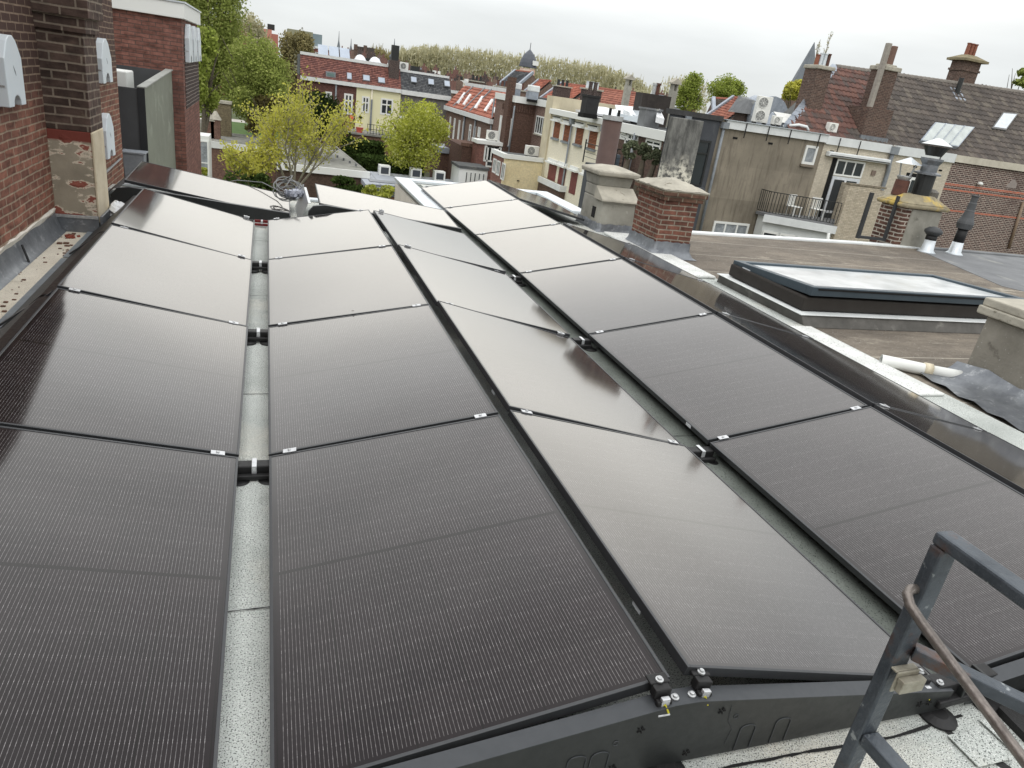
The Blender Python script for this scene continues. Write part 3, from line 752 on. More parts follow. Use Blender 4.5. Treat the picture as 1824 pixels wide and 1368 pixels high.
mb.add(vs, [(i * n2 + k, i * n2 + (k + 1) % n2, (i + 1) * n2 + (k + 1) % n2, (i + 1) * n2 + k) for i in range(n1 - 1) for k in range(n2)])
tag(mb.build('plastic_bag', pm('white plastic bag', S(228, 230, 232), S(205, 208, 212), 9, .5, bump=.7, bscale=30)), 'crumpled white plastic bag tucked beside the plastered pier', 'bag')
# grey box dormer, crate
M['grey_board'] = pm('charcoal board', S(70, 72, 74), S(60, 62, 64), 2, .6)
M['green_grey'] = pm('green grey board', S(116, 121, 108), S(106, 110, 98), 1.5, .6, stain=[(S(124, 129, 116), 2, .55, .6)])
gb = thing('plant_enclosure', 'grey green open-topped panel enclosure between the two brick walls', 'enclosure', (-1.9, 11.7, GROUND))
mb = MB(); mb.box(-2.6, -1.63, 10.5, 10.56, -3, .96); mb.box(-2.6, -1.6, 12.6, 12.66, -3, 1.16); mb.build('front_panel', M['grey_board'], gb)
mb = MB(); mb.hexa([(-1.63, 10.5, -3), (-1.57, 10.5, -3), (-1.47, 12.92, -3), (-1.53, 12.92, -3)], [(-1.63, 10.5, .975), (-1.57, 10.5, .975), (-1.47, 12.92, 1.17), (-1.53, 12.92, 1.17)]); mb.build('side_panel', M['green_grey'], gb)
mb = MB(); mb.hexa([(-1.66, 10.48, .976), (-1.55, 10.48, .976), (-1.45, 12.93, 1.171), (-1.56, 12.93, 1.171)], [(-1.66, 10.48, .992), (-1.55, 10.48, .992), (-1.45, 12.93, 1.187), (-1.56, 12.93, 1.187)]); mb.build('top_trim', pm('weathered grey trim', S(150, 152, 146), S(120, 122, 118), 9, .7), gb)
mb = MB(); mb.box(-1.66, -1.565, 10.485, 10.499, -3, .975); mb.build('corner_trim', pm('dark trim', S(40, 42, 45), rough=.5), gb)
mb = MB(); mb.box(-2.4, -1.9, 11.3, 11.9, .6, 1.13); tag(mb.build('wall_unit', M['white'], bev=.02), 'cream box unit inside the grey panel enclosure', 'unit')
M['crate'] = pm('grey plastic', S(126, 132, 138), S(110, 116, 122), 20, .5)
ct = thing('plastic_crate', 'small grey plastic crate standing behind the far left panel', 'crate', (-1.72, 10.1, -.4))
mb = MB(); mb.hexa([(-1.80, 10.0, -.4), (-1.58, 10.0, -.4), (-1.58, 10.2, -.4), (-1.80, 10.2, -.4)], [(-1.82, 9.98, .14), (-1.55, 9.98, .14), (-1.55, 10.22, .14), (-1.82, 10.22, .14)]); mb.build('crate_body', M['crate'], ct, bev=.01)
mb = MB(); mb.box(-1.84, -1.53, 9.96, 10.24, .14, .165); mb.build('crate_rim', M['crate'], ct, bev=.006)
# tower house
tw = thing('brick_tower_house', 'dark red brick house with a white roof fascia at the upper left', 'house', (-4, 14.5, GROUND))
mb = MB(); mb.box(-7, -1.30, 13.0, 16.1, GROUND, 2.0); mb.build('wall', M['brick_tower'], tw)
M['brick_dark'] = brick('soot dark brick', S(70, 54, 52), S(52, 42, 42), S(128, 118, 112), mw=.009)
mb = MB(); mb.box(-1.2995, -1.292, 13.3, 16.08, .55, 1.62); mb.build('dark_brick_field', M['brick_dark'], tw)
mb = MB(); mb.box(-7.1, -1.24, 12.94, 16.2, 1.985, 2.22); mb.build('fascia', M['white'], tw, bev=.008)
mb = MB(); mb.box(-7.12, -1.22, 12.92, 16.22, 2.2205, 2.245); mb.build('roof_edge', M['zinc'], tw)
for i in range(3): vent(13.35 + i * .95, 13.95 + i * .95, 1.32, 1.93, -1.291, 'white vent hood high on the dark brick side wall, %s of three' % ('nearest', 'middle', 'farthest')[i])

# ================================================================ neighbour roof on the right, kept in the same terrace
def felt_brown():
    t = NT('brown weathered roofing felt'); p = t.pos()
    q = t.stretch(p, (.8, 1.9, 1), (0, 0, .06))
    col = t.mix(t.rng(t.noise(q, 1.5, 9, .75), .32, .68), S(116, 107, 95), S(78, 72, 65))
    q2 = t.stretch(p, (1.0, 3.0, 1)); col = t.mix(t.rng(t.noise(q2, 4, 8, .75), .4, .75, 0, .6), col, S(140, 130, 114))
    col = t.mix(t.rng(t.noise(p, 26, 6, .8), .45, .8, 0, .5), col, S(64, 60, 54))
    # run-dry tide marks and lichen
    col = t.mix(t.rng(t.noise(t.stretch(p, (.8, 2.2, 1)), .9, 8, .72), .57, .68, 0, .7), col, S(176, 168, 150))
    col = t.mix(t.rng(t.noise(t.stretch(p, (.5, 1.0, 1)), .55, 3, .5), .48, .66, 0, .6), col, S(78, 72, 66))
    sp = t.n('ShaderNodeSeparateXYZ'); t.l(p, sp.inputs[0])
    sm = t.math('LESS_THAN', t.math('ABSOLUTE', t.math('SUBTRACT', t.math('FRACT', t.math('MULTIPLY', t.math('ADD', sp.outputs['Y'], t.math('MULTIPLY', t.noise(p, 1.5, 2), .05)), 1.02)), .5)), .009)
    col = t.mix(t.math('MULTIPLY', sm, .6), col, S(170, 164, 150))
    col = t.mix(t.rng(t.noise(p, 60, 2), .68, .72, 0, .8), col, S(190, 186, 176))
    return t.fin(col, .9, 0, .25, t.bump(t.noise(t.stretch(p, (3, 20, 1)), 6, 6), .35, .01))
M['felt_brown'] = felt_brown()
NR = -.12
nb = thing('neighbour_building', 'neighbouring terrace building with a brown weathered flat roof', 'building', (10, 3, GROUND))
mb = MB(); mb.prism([(5.0, -6), (12.0, -6), (12.0, 9.36), (10.5, 9.30), (6.3, 8.84), (5.0, 8.84)], 'z', NR - .3, NR); mb.build('roof_deck', M['felt_brown'], nb)
M['felt_grey'] = pm('grey roofing felt', S(112, 114, 116), S(92, 94, 96), 2, .9, bump=.3, bscale=40, stain=[(S(150, 150, 140), 1.5, .58, .75, (1, .5, 1))])
mb = MB(); mb.hexa([(12.02, 9.42, NR - .3), (10.9, 6.6, NR - .3), (13.0, 3.0, NR - .3), (22, 3.0, NR - .3), (22, 9.42, NR - .3)], [(12.02, 9.42, NR + .006), (10.9, 6.6, NR + .006), (13.0, 3.0, NR + .006), (22, 3.0, NR + .006), (22, 9.42, NR + .006)]); mb.build('grey_felt', M['felt_grey'], nb)
mb = MB(); mb.box(5.2, 21.9, -5.9, 9.25, GROUND, NR - .305); mb.build('wall', brick('terrace brick', S(120, 90, 76), S(98, 74, 62), S(140, 130, 118)), nb)
mb = MB(); mb.bar((5.9, 8.86, NR - .06), (10.6, 9.36, NR - .06), .14, .2); mb.bar((10.6, 9.36, NR - .06), (12.2, 9.42, NR - .06), .14, .2); mb.build('roof_edge', M['white_trim'], nb, bev=.02)
mb = MB(); mb.box(12.4, 22, 9.36, 9.5, NR - .2, NR + .045); mb.build('roof_edge', M['felt_grey'], nb, bev=.02)
# skylight
sk = thing('roof_skylight', 'large flat skylight with a dark blue-grey frame on the brown roof', 'skylight', (6.6, 5, NR))
def rect_ring(x0, x1, y0, y1, t_, z00, z01, z10, z11):
    """frame of four bars; z00.. bottoms/tops at y0 and y1"""
    mb = MB()
    def slab(ax0, ax1, ay0, ay1):
        zb = lambda y: z00 + (z10 - z00) * (y - y0) / (y1 - y0); zt = lambda y: z01 + (z11 - z01) * (y - y0) / (y1 - y0)
        mb.hexa([(ax0, ay0, zb(ay0)), (ax1, ay0, zb(ay0)), (ax1, ay1, zb(ay1)), (ax0, ay1, zb(ay1))], [(ax0, ay0, zt(ay0)), (ax1, ay0, zt(ay0)), (ax1, ay1, zt(ay1)), (ax0, ay1, zt(ay1))])
    slab(x0, x1, y0, y0 + t_); slab(x0, x1, y1 - t_, y1); slab(x0, x0 + t_, y0 + t_, y1 - t_); slab(x1 - t_, x1, y0 + t_, y1 - t_)
    return mb
mb = MB(); mb.hexa([(5.12, 4.17, NR), (8.3, 4.17, NR), (8.3, 5.78, NR), (5.12, 5.78, NR)], [(5.08, 4.22, .0), (8.25, 4.22, .0), (8.25, 5.7, .0), (5.08, 5.7, .0)]); mb.build('curb', pm('felted curb', S(96, 94, 90), S(70, 69, 66), 4, .9, bump=.3, bscale=20, stain=[(S(130, 128, 122), 3, .6, .75)]), sk, bev=.01)
mb = MB(); mb.box(5.06, 8.28, 4.20, 5.72, .0005, .010); mb.build('curb_trim', M['white_trim'], sk, bev=.004)
mb = MB(); mb.box(5.14, 8.2, 4.30, 5.62, .0185, .16); mb.build('upstand', pm('brown black seal', (.022, .018, .015, 1), (.03, .026, .022, 1), 3, .7), sk, bev=.02)
M['sk_frame'] = pm('blue grey aluminium', S(62, 74, 82), S(54, 66, 74), 3, .4, .2)
rect_ring(5.17, 8.24, 4.27, 5.62, .09, .185, .275, .115, .20).build('frame', M['sk_frame'], sk, bev=.006)
mb = MB(); mb.box(5.24, 8.2, 4.262, 4.269, .246, .262); mb.build('frame_slot', M['dark'], sk)
mb = MB(); mb.hexa([(5.26, 4.36, .225), (8.15, 4.36, .225), (8.15, 5.53, .168), (5.26, 5.53, .168)], [(5.26, 4.36, .24), (8.15, 4.36, .24), (8.15, 5.53, .18), (5.26, 5.53, .18)]); mb.build('pane', pm('frosted skylight pane', S(226, 230, 230), S(214, 218, 218), 1.2, .18, 0, .8), sk)
mb = MB(); mb.box(5.162, 5.169, 5.28, 5.42, .15, .17); mb.build('maker_plate', M['sticker'], sk)
# foreground rendered chimney on the right edge
rc = thing('rendered_chimney', 'thick grey rendered chimney with a slab cap at the right edge', 'chimney', (6.1, 2.7, NR))
mb = MB(); mb.hexa([(5.73, 2.0, NR), (6.5, 2.0, NR), (6.5, 2.88, NR), (5.73, 2.88, NR)], [(5.71, 2.03, .485), (6.5, 2.03, .485), (6.5, 2.85, .485), (5.71, 2.85, .485)]); mb.build('stack', pm('speckled cement render', S(140, 135, 124), S(112, 108, 98), 3, .95, bump=.5, bscale=40, stain=[(S(172, 168, 158), 1.6, .62, .8), (S(70, 64, 56), 5, .64, .78)], speck=[((.5, .49, .46, 1), 60, .70, .74)]), rc, bev=.02)
mb = MB(); mb.box(5.645, 6.55, 1.98, 2.91, .486, .555); mb.box(5.66, 6.55, 2.0, 2.895, .5555, .625); mb.build('cap', M['cap'], rc, bev=.012)
mb = MB(); n = 14
vs = []
for i in range(n + 1):
    t_ = i / n; a = .006 * math.sin(i * 2.1)
    for (dx, z) in ((0, NR + .17 + .02 * math.sin(i * 1.7)), (-.04, NR + .11), (-.16, NR + .04 + a), (-.62 + .25 * t_ + a, NR + .03 + .012 * math.sin(i * 3.3))): vs.append((5.715 + dx, .9 + 2.05 * t_, z))
mb.add(vs, [(i * 4 + k, i * 4 + k + 1, i * 4 + k + 5, i * 4 + k + 4) for i in range(n) for k in range(3)]); mb.build('lead_flashing', M['lead'], rc, smooth=True)
# cut white pipe
pp = thing('cut_pipe', 'short dirty white plastic pipe lying on the brown roof', 'pipe', (5.35, 3.0, NR))
mb = MB(); mb.tube([(5.12, 3.18, NR + .055), (5.28, 3.07, NR + .055), (5.42, 2.97, NR + .055)], .052, 18, cap=False); mb.build('pipe', M['white'], pp, smooth=True)
mb = MB(); mb.tube([(5.405, 2.985, NR + .056), (5.46, 2.95, NR + .056)], .060, 18); mb.build('socket', pm('yellowed plastic', S(206, 196, 170), S(180, 168, 140), 14, .5), pp, smooth=True)
mb = MB(); mb.tube([(5.46, 2.95, NR + .055), (5.60, 2.87, NR + .055), (5.68, 2.83, NR + .055)], .050, 18); mb.build('bend', M['white'], pp, smooth=True)
# brick chimney and rendered chimney beside the outer row
M['brick_chim'] = brick('orange red chimney brick', S(124, 79, 64), S(98, 64, 54), S(138, 127, 112), bw=.205, bh=.064, mw=.010, bump=.8, stain=[(S(86, 58, 48), 3, .6, .8)])
bc = thing('brick_chimney', 'low red brick chimney with a cement cap beside the outer panel row', 'chimney', (5.2, 7.3, NR))
mb = MB(); mb.box(4.89, 5.41, 6.97, 7.68, NR, .62); mb.build('stack', M['brick_chim'], bc, bev=.006)
mb = MB(); mb.box(4.86, 5.45, 6.93, 7.71, .621, .685); mb.box(4.83, 5.49, 6.90, 7.74, .686, .75); mb.build('corbel', brick('sooty corbel brick', S(112, 82, 66), S(90, 66, 54), S(128, 118, 100), bump=.8), bc, bev=.008)
mb = MB()
n1 = 13; vs = []; r = random.Random(8)
for i in range(n1):
    for k in range(n1):
        x, y = 4.82 + .68 * i / (n1 - 1), 6.89 + .86 * k / (n1 - 1); d = max(abs(i - 6), abs(k - 6)) / 6
        vs.append((x, y,   .765 + .12 * (1 - d) ** .8 + r.uniform(-.006, .006)))
mb.add(vs, [(i * n1 + k, (i + 1) * n1 + k, (i + 1) * n1 + k + 1, i * n1 + k + 1) for i in range(n1 - 1) for k in range(n1 - 1)])
mb.box(4.822, 5.498, 6.892, 7.748, .7505, .7645); mb.build('cement_cap', M['cap'], bc)
def skirt(name, parent, x0, x1, y0, y1, ztop, zb, fl, seed):
    """dressed lead skirt round a chimney foot"""
    r = random.Random(seed); mb = MB(); vs = []; per = []
    q = 12
    for (a, b) in (((x0, y1), (x0, y0)), ((x0, y0), (x1, y0)), ((x1, y0), (x1, y1))):
        for i in range(q): per.append((a[0] + (b[0] - a[0]) * i / q, a[1] + (b[1] - a[1]) * i / q))
    per.append((x1, y1)); cx, cy = (x0 + x1) / 2, (y0 + y1) / 2
    for (x, y) in per:
        sx, sy = (x - cx) / ((x1 - x0) / 2), (y - cy) / ((y1 - y0) / 2); ex = (1 if sx > .98 else -1 if sx < -.98 else 0); ey = (1 if sy > .98 else -1 if sy < -.98 else 0)
        for t_, z in ((.008, ztop + r.uniform(-.01, .01)), (.02, (ztop + zb) / 2 + r.uniform(-.01, .01)), (fl * .55, zb + .03), (fl, zb + .008)):
            j = r.uniform(-.006, .006); vs.append((x + ex * (t_ + j), y + ey * (t_ + j), z))
    n = len(per); mb.add(vs, [(i * 4 + k, i * 4 + k + 1, i * 4 + k + 5, i * 4 + k + 4) for i in range(n - 1) for k in range(3)])
    return mb.build(name, M['lead'], parent, smooth=True)
skirt('lead_skirt', bc, 4.89, 5.41, 6.97, 7.68, .09, NR, .11, 3)
r2 = thing('rendered_chimney', 'pale grey rendered chimney with a sloped shoulder behind the brick chimney', 'chimney', (5.05, 8.7, NR))
mb = MB(); mb.hexa([(4.70, 8.34, NR), (5.27, 8.34, NR), (5.27, 9.1, NR), (4.70, 9.1, NR)], [(4.71, 8.36, .36), (5.25, 8.36, .36), (5.25, 9.08, .36), (4.71, 9.08, .36)])
mb.hexa([(4.71, 8.36, .3605), (5.25, 8.36, .3605), (5.25, 9.08, .3605), (4.71, 9.08, .3605)], [(4.71, 8.60, .52), (5.23, 8.60, .52), (5.23, 9.08, .52), (4.71, 9.08, .52)])
mb.hexa([(4.71, 8.60, .5205), (5.23, 8.60, .5205), (5.23, 9.08, .5205), (4.71, 9.08, .5205)], [(4.68, 8.57, .68), (5.25, 8.57, .68), (5.25, 9.1, .68), (4.68, 9.1, .68)])
mb.build('stack', M['render'], r2, bev=.018)
mb = MB(); mb.hexa([(4.63, 8.50, .681), (5.31, 8.50, .681), (5.31, 9.16, .681), (4.63, 9.16, .681)], [(4.62, 8.49, .75), (5.32, 8.49, .75), (5.32, 9.17, .75), (4.62, 9.17, .75)])
mb.hexa([(4.63, 8.50, .7505), (5.31, 8.50, .7505), (5.31, 9.16, .7505), (4.63, 9.16, .7505)], [(4.85, 8.7, .81), (5.1, 8.7, .81), (5.1, 8.95, .81), (4.85, 8.95, .81)]); mb.build('cap', M['cap'], r2, bev=.02)
mb = MB(); mb.hexa([(4.665, 8.30, .345), (5.29, 8.30, .345), (5.29, 8.62, .345), (4.665, 8.62, .345)], [(4.67, 8.31, .372), (5.28, 8.31, .372), (5.28, 8.6, .533), (4.67, 8.6, .533)]); mb.build('shoulder', M['cap'], r2, bev=.008)
mb = MB(); mb.box(4.699, 4.715, 8.55, 8.67, .06, .22); mb.build('vent_slot', M['dark'], r2)
skirt('lead_skirt', r2, 4.70, 5.27, 8.34, 9.1, .02, NR, .05, 5)
# thin wires stretched over the outer row
for j, (a, b) in enumerate((((1110, 462), (1262, 497)), ((1272, 553), (1450, 592)), ((1562, 724), (1775, 765)))):
    y = (3 - j) * PP - .01; A_ = (3.60, y, .215 + ZJ[3 - j]); B_ = (4.57, y, .072 + ZJ[3 - j])
    pass
# stack with flues on the far edge
M['brick_stack'] = brick('brown stack brick', S(108, 78, 66), S(88, 62, 54), S(170, 164, 152), bw=.22, bh=.075, mw=.013)
fs_ = thing('flue_stack', 'brown brick flue stack with two metal cowls at the far roof edge', 'chimney', (11.5, 9.9, NR))
mb = MB(); mb.box(11.44, 11.95, 9.37, 9.98, NR - 1, .62); mb.build('stack', M['brick_stack'], fs_, bev=.01)
mb = MB(); mb.box(11.60, 12.36, 9.35, 9.97, NR - 1, .61); mb.build('render_patch', M['render'], fs_, bev=.02)
mb = MB(); mb.box(11.36, 12.46, 9.29, 10.06, .6205, .70); mb.hexa([(11.38, 9.3, .7005), (12.44, 9.3, .7005), (12.44, 10.04, .7005), (11.38, 10.04, .7005)], [(11.6, 9.5, .86), (12.2, 9.5, .86), (12.2, 9.86, .86), (11.6, 9.86, .86)])
mb.build('cap', pm('lichen covered cement', S(150, 140, 112), S(112, 104, 84), 4, .95, bump=.6, bscale=18, stain=[(S(176, 150, 62), 2.5, .52, .62), (S(70, 62, 50), 6, .6, .75)]), fs_, bev=.03)
def flue(x, y, z0, parts, nm, parent):
    for (prof, m_, pn) in parts:
        mb = MB(); mb.lathe([(r_, z_) for r_, z_ in prof], (x, y, z0), 18); mb.build(pn, m_, parent, smooth=False)
M['rust'] = pm('rusty flue', S(96, 60, 48), S(72, 46, 38), 12, .7)
flue(11.62, 9.82, .80, [([(.14, 0), (.13, .28)], M['rust'], 'flue_pipe'), ([(.10, .28), (.13, .34), (.13, .36)], M['steel'], 'cowl_base'), ([(.24, .58), (.05, .68), (.01, .70)], M['zinc'], 'cowl_hat')], 'a', fs_)
mb = MB()
for a in range(4): mb.bar((11.62 + .12 * math.cos(a * 1.57), 9.82 + .12 * math.sin(a * 1.57), 1.14), (11.62 + .19 * math.cos(a * 1.57), 9.82 + .19 * math.sin(a * 1.57), 1.40), .03, .01)
mb.build('cowl_strut', M['steel'], fs_)
flue(12.0, 9.68, .84, [([(.17, 0), (.17, .40)], M['black_metal'], 'flue_pipe'), ([(.24, .40), (.24, .43), (.15, .46), (.15, .58), (.20, .66), (.2, .70)], M['lead'], 'cowl_base'), ([(.14, .74), (.22, .90), (.23, .91)], M['black_metal'], 'cowl_cone'), ([(.27, .94), (.06, 1.05), (.01, 1.06)], M['white_trim'], 'cowl_hat')], 'b', fs_)
flue(12.35, 9.8, .68, [([(.15, 0), (.15, .12), (.17, .13), (.17, .25), (.10, .30)], pm('wire basket', S(110, 106, 98), S(60, 58, 54), 60, .6), 'basket_cowl')], 'c', fs_)
mb = MB(); mb.bar((11.36, 9.55, NR + .06), (11.36, 9.55, .80), .05, .05); mb.bar((10.78, 9.62, NR + .09), (11.36, 9.55, NR + .09), .05, .05); mb.bar((10.78, 9.62, NR + .06), (10.78, 9.62, .80), .06, .06)
mb.build('steel_bracket', pm('dark steel angle', S(50, 52, 54), rough=.5), fs_)
def roof_vent(x, y, label, tall):
    t_ = thing('vent_pipe', label, 'vent pipe', (x, y, NR))
    mb = MB(); mb.lathe([(.17, 0), (.14, .03), (.115, .05), (.10, .24)], (x, y, NR), 18); mb.build('foot_sleeve', M['zinc'], t_, smooth=True)
    if tall:
        mb = MB(); mb.lathe([(.095, .2), (.095, .52)], (x, y, NR), 18); mb.build('pipe', M['rubber'], t_, smooth=True)
        mb = MB(); mb.lathe([(.13, .50), (.15, .60), (.14, .64), (.11, .72), (.085, .82), (.085, .84), (.075, .86), (.07, .98), (.06, 1.0), (.06, 1.10), (.075, 1.11), (.075, 1.13)], (x, y, NR), 18); mb.build('stepped_cowl', pm('grey plastic cowl', S(78, 80, 82), S(64, 66, 68), 10, .55), t_)
    else:
        mb = MB(); mb.lathe([(.10, .2), (.10, .34)], (x, y, NR), 18); mb.build('pipe', M['rubber'], t_, smooth=True)
        mb = MB(); mb.lathe([(.11, .33), (.16, .38), (.16, .42), (.1, .47), (.02, .49)], (x, y, NR), 18); mb.build('cowl', pm('dark cowl', S(60, 62, 64), rough=.5), t_, smooth=True)
roof_vent(11.95, 9.05, 'short black vent pipe with a silver foot on the grey felt', False)
roof_vent(12.72, 9.1, 'tall stepped grey vent pipe on the grey felt roof', True)
# ================================================================ town: shared parts
def z5(x, y): return (1140 + x * .2193, 60 + y * .2193)
def z6(x, y): return (1424 + x * .2193, 60 + y * .2193)
def z7(x, y): return (1224 + x * .329, 240 + y * .329)
def zb(x, y): return (780 + x * .14618, 130 + y * .14618)
def zw(x, y): return (860 + x * .2193, 100 + y * .2193)
def zc(x, y): return (560 + x * .10965, 80 + y * .10965)
M['wall_glass'] = glass('dark house window', (.05, .06, .07, 1), .08, .7)
M['curtain'] = pm('curtained window', S(150, 156, 160), S(96, 102, 108), 2.5, .25, 0, .8)
M['gutter_grey'] = pm('grey gutter pipe', S(128, 134, 138), S(100, 106, 112), 3, .5)
def window(parent, axis, val, a0, a1, z0, z1, cols=1, rows=(), fw=.07, fm=None, gm=None, name='window', proud=.05, sill=None):
    """frame with mullions as a part, its pane as a sub-part; the wall faces -axis"""
    if a0 > a1: a0, a1 = a1, a0
    if z0 > z1: z0, z1 = z1, z0
    fm = fm or M['white']; gm = gm or M['wall_glass']
    def bx(mb, p0, p1, q0, q1, d0, d1):
        if axis == 'y': mb.box(p0, p1, val - d1, val - d0, q0, q1)
        else: mb.box(val - d1, val - d0, p0, p1, q0, q1)
    mb = MB()
    bx(mb, a0, a1, z0, z0 + fw, .002, proud); bx(mb, a0, a1, z1 - fw, z1, .002, proud); bx(mb, a0, a0 + fw, z0 + fw, z1 - fw, .002, proud); bx(mb, a1 - fw, a1, z0 + fw, z1 - fw, .002, proud)
    for i in range(1, cols):
        c_ = a0 + (a1 - a0) * i / cols; bx(mb, c_ - fw * .4, c_ + fw * .4, z0 + fw, z1 - fw, .002, proud * .9)
    for t_ in rows:
        c_ = z0 + (z1 - z0) * t_; bx(mb, a0 + fw, a1 - fw, c_ - fw * .4, c_ + fw * .4, .002, proud * .88)
    f_ = mb.build(name, fm, parent)
    mb = MB(); bx(mb, a0 + fw * .9, a1 - fw * .9, z0 + fw * .9, z1 - fw * .9, .0035, .012); mb.build('pane', gm, f_)
    if sill is not None:
        mb = MB(); bx(mb, a0 - .06, a1 + .06, z0 - .10, z0 - .002, .002, .12); mb.build('sill', sill, f_)
    return f_
def pxwin(parent, axis, val, tl, br, **k):
    f = onx if axis == 'x' else ony
    a, b = f(*tl, val), f(*br, val)
    return window(parent, axis, val, a.y if axis == 'x' else a.x, b.y if axis == 'x' else b.x, a.z, b.z, **k)
def house(name, label, cat, loc, group=None): return thing(name, label, cat, loc, group)
def part(nm, m, parent, *boxes, bev=0):
    mb = MB()
    for b in boxes: mb.box(*b)
    return mb.build(nm, m, parent, bev=bev)
def pipe_part(parent, pts, r, nm='downpipe', m=None):
    mb = MB(); mb.tube(pts, r, 8); return mb.build(nm, m or M['gutter_grey'], parent, smooth=True)
def pot_row(parent, pts, r, h, m, nm='chimney_pot'):
    for (x, y, z) in pts:
        mb = MB(); mb.lathe([(r, 0), (r * .9, h * .9), (r * 1.1, h * .92), (r * 1.1, h)], (x, y, z), 12); mb.build(nm, m, parent, smooth=False)
M['pot'] = pm('terracotta pot', S(140, 84, 62), S(104, 62, 48), 6, .8)
M['asphalt_roof'] = pm('dark flat roof felt', S(88, 90, 90), S(68, 70, 70), 2, .9, stain=[(S(120, 120, 114), 1.2, .58, .75)])
M['tile_brown'] = tiles('brown grey roof tiles', [S(80, 73, 68), S(74, 68, 64), S(86, 78, 72), S(78, 71, 66), S(92, 85, 77), S(72, 66, 62)], lichen=S(120, 116, 104))
M['tile_red'] = tiles('red brown roof tiles', [S(98, 68, 60), S(90, 64, 58), S(82, 64, 58), S(104, 72, 62), S(78, 66, 62), S(94, 67, 60)])
M['tile_orange'] = tiles('orange roof tiles', [S(156, 92, 72), S(142, 84, 66), S(164, 98, 78), S(132, 78, 62), S(150, 92, 74)])
M['tile_mansard'] = tiles('red brick tiles', [S(116, 74, 65), S(104, 66, 60), S(124, 80, 70), S(94, 60, 56)])
M['tile_slate'] = tiles('dark slates', [S(74, 76, 78), S(66, 68, 72), S(84, 86, 88), S(60, 62, 66)])
M['lead_roof'] = pm('lead roof sheet', S(150, 158, 168), S(120, 128, 138), 3, .45, .4, stain=[(S(180, 186, 192), 4, .6, .75)])

# ================================================================ row of houses to the right, facing us
YR = 25.0
EZ = 1.66
# dark painted house
h1 = house('dark_grey_house', 'dark grey painted house with a tall black window beside a streaked concrete wall', 'house', (16, 28, GROUND))
M['dark_paint'] = pm('charcoal painted wall', S(72, 75, 80), S(60, 63, 68), 1.5, .8, stain=[(S(88, 90, 92), 2, .6, .8, (1, 1, .25))])
mb = MB(); mb.prism([(14.9, YR), (17.25, YR), (17.25, YR + 3.9)], 'z', GROUND, EZ); mb.build('wall', M['dark_paint'], h1)
mb = MB(); mb.prism([(15.1, YR + .2), (17.25, YR + .2), (17.25, YR + 3.8)], 'z', EZ + .001, EZ + .05); mb.build('roof_deck', M['asphalt_roof'], h1)
part('parapet', pm('grey black parapet', S(62, 62, 62), S(48, 48, 48), 4, .8), h1, (14.82, 17.3, YR - .08, YR + .2, EZ - .05, EZ + .14))
pxwin(h1, 'y', YR, z5(465, 860), z5(470, 1190), cols=1) if False else None
window(h1, 'y', YR, 16.36, 17.02, -.98, .82, cols=1, rows=(.72,), fm=M['black_metal'], gm=M['wall_glass'], fw=.08)
part('window_ledge', M['dark_paint'], h1, (16.25, 17.12, YR - .22, YR - .001, -1.14, -1.0))
def streaked():
    t = NT('streaked old concrete'); p = t.pos()
    sp = t.n('ShaderNodeSeparateXYZ'); t.l(p, sp.inputs[0])
    q = t.stretch(p, (2.2, 2.2, .5))
    col = t.mix(t.rng(t.noise(q, 1.3, 7, .65), .36, .68), S(66, 66, 65), S(128, 128, 123))
    col = t.mix(t.rng(t.noise(p, 3.5, 7, .7), .5, .68, 0, .7), col, S(72, 72, 70))
    lowm = t.rng(t.math('ADD', sp.outputs['Z'], t.math('MULTIPLY', t.noise(t.stretch(p, (2.5, 2.5, .8)), 1.2, 6), 1.6)), .9, .2)
    col = t.mix(t.math('MULTIPLY', lowm, t.rng(t.noise(p, 5, 6, .7), .42, .55)), col, S(206, 202, 186))
    return t.fin(col, .95, 0, .2, t.bump(t.noise(p, 12, 6), .5, .02))
M['streak'] = streaked()
part('concrete_wall', M['streak'], h1, (14.92, 16.22, YR - .45, YR - .002, -3.5, 1.52), bev=.03)
pipe_part(h1, [(17.40, YR - .1, 1.4), (17.42, YR - .1, -3)], .06)
part('hopper', M['gutter_grey'], h1, (17.28, 17.55, YR - .22, YR - .005, 1.36, 1.60), (15.55, 15.78, YR - .22, YR - .085, 1.46, 1.62))
# pebble dashed house
def dash():
    t = NT('stained pebbledash'); p = t.pos()
    col = t.mix(t.rng(t.noise(p, 1.1, 6), .35, .65), S(128, 120, 105), S(112, 105, 92))
    col = t.mix(t.rng(t.noise(t.stretch(p, (4.5, 4.5, .5)), 1.2, 7, .65), .50, .72, 0, .75), col, S(78, 71, 62))
    sp = t.n('ShaderNodeSeparateXYZ'); t.l(p, sp.inputs[0])
    hb = t.n('ShaderNodeTexBrick', offset=.5); t.set(hb, Color1=(.0, .0, .0, 1), Color2=(1, 1, 1, 1), Mortar=(.5, .5, .5, 1), Scale=1., Mortar_Size=.004, Brick_Width=2.9, Row_Height=1.35)
    cb = t.n('ShaderNodeCombineXYZ'); t.l(sp.outputs['X'], cb.inputs[0]); t.l(sp.outputs['Z'], cb.inputs[1]); t.l(cb.outputs[0], hb.inputs['Vector'])
    col = t.mix(.10, col, hb.outputs['Color'], 'OVERLAY')
    col = t.mix(t.rng(t.noise(p, 5, 3), .62, .66, 0, .4), col, S(112, 104, 92))
    return t.fin(col, .95, 0, .15, t.bump(t.noise(p, 40, 5), .5, .01))
h2 = house('pebbledash_house', 'brown stained pebbledash house with a white fascia and one small window', 'house', (19.5, 29, GROUND))
FP = [(17.255, YR + .02), (22.55, YR + .02), (22.55, 33.2), (20.0, 33.2), (17.255, YR + 3.8)]
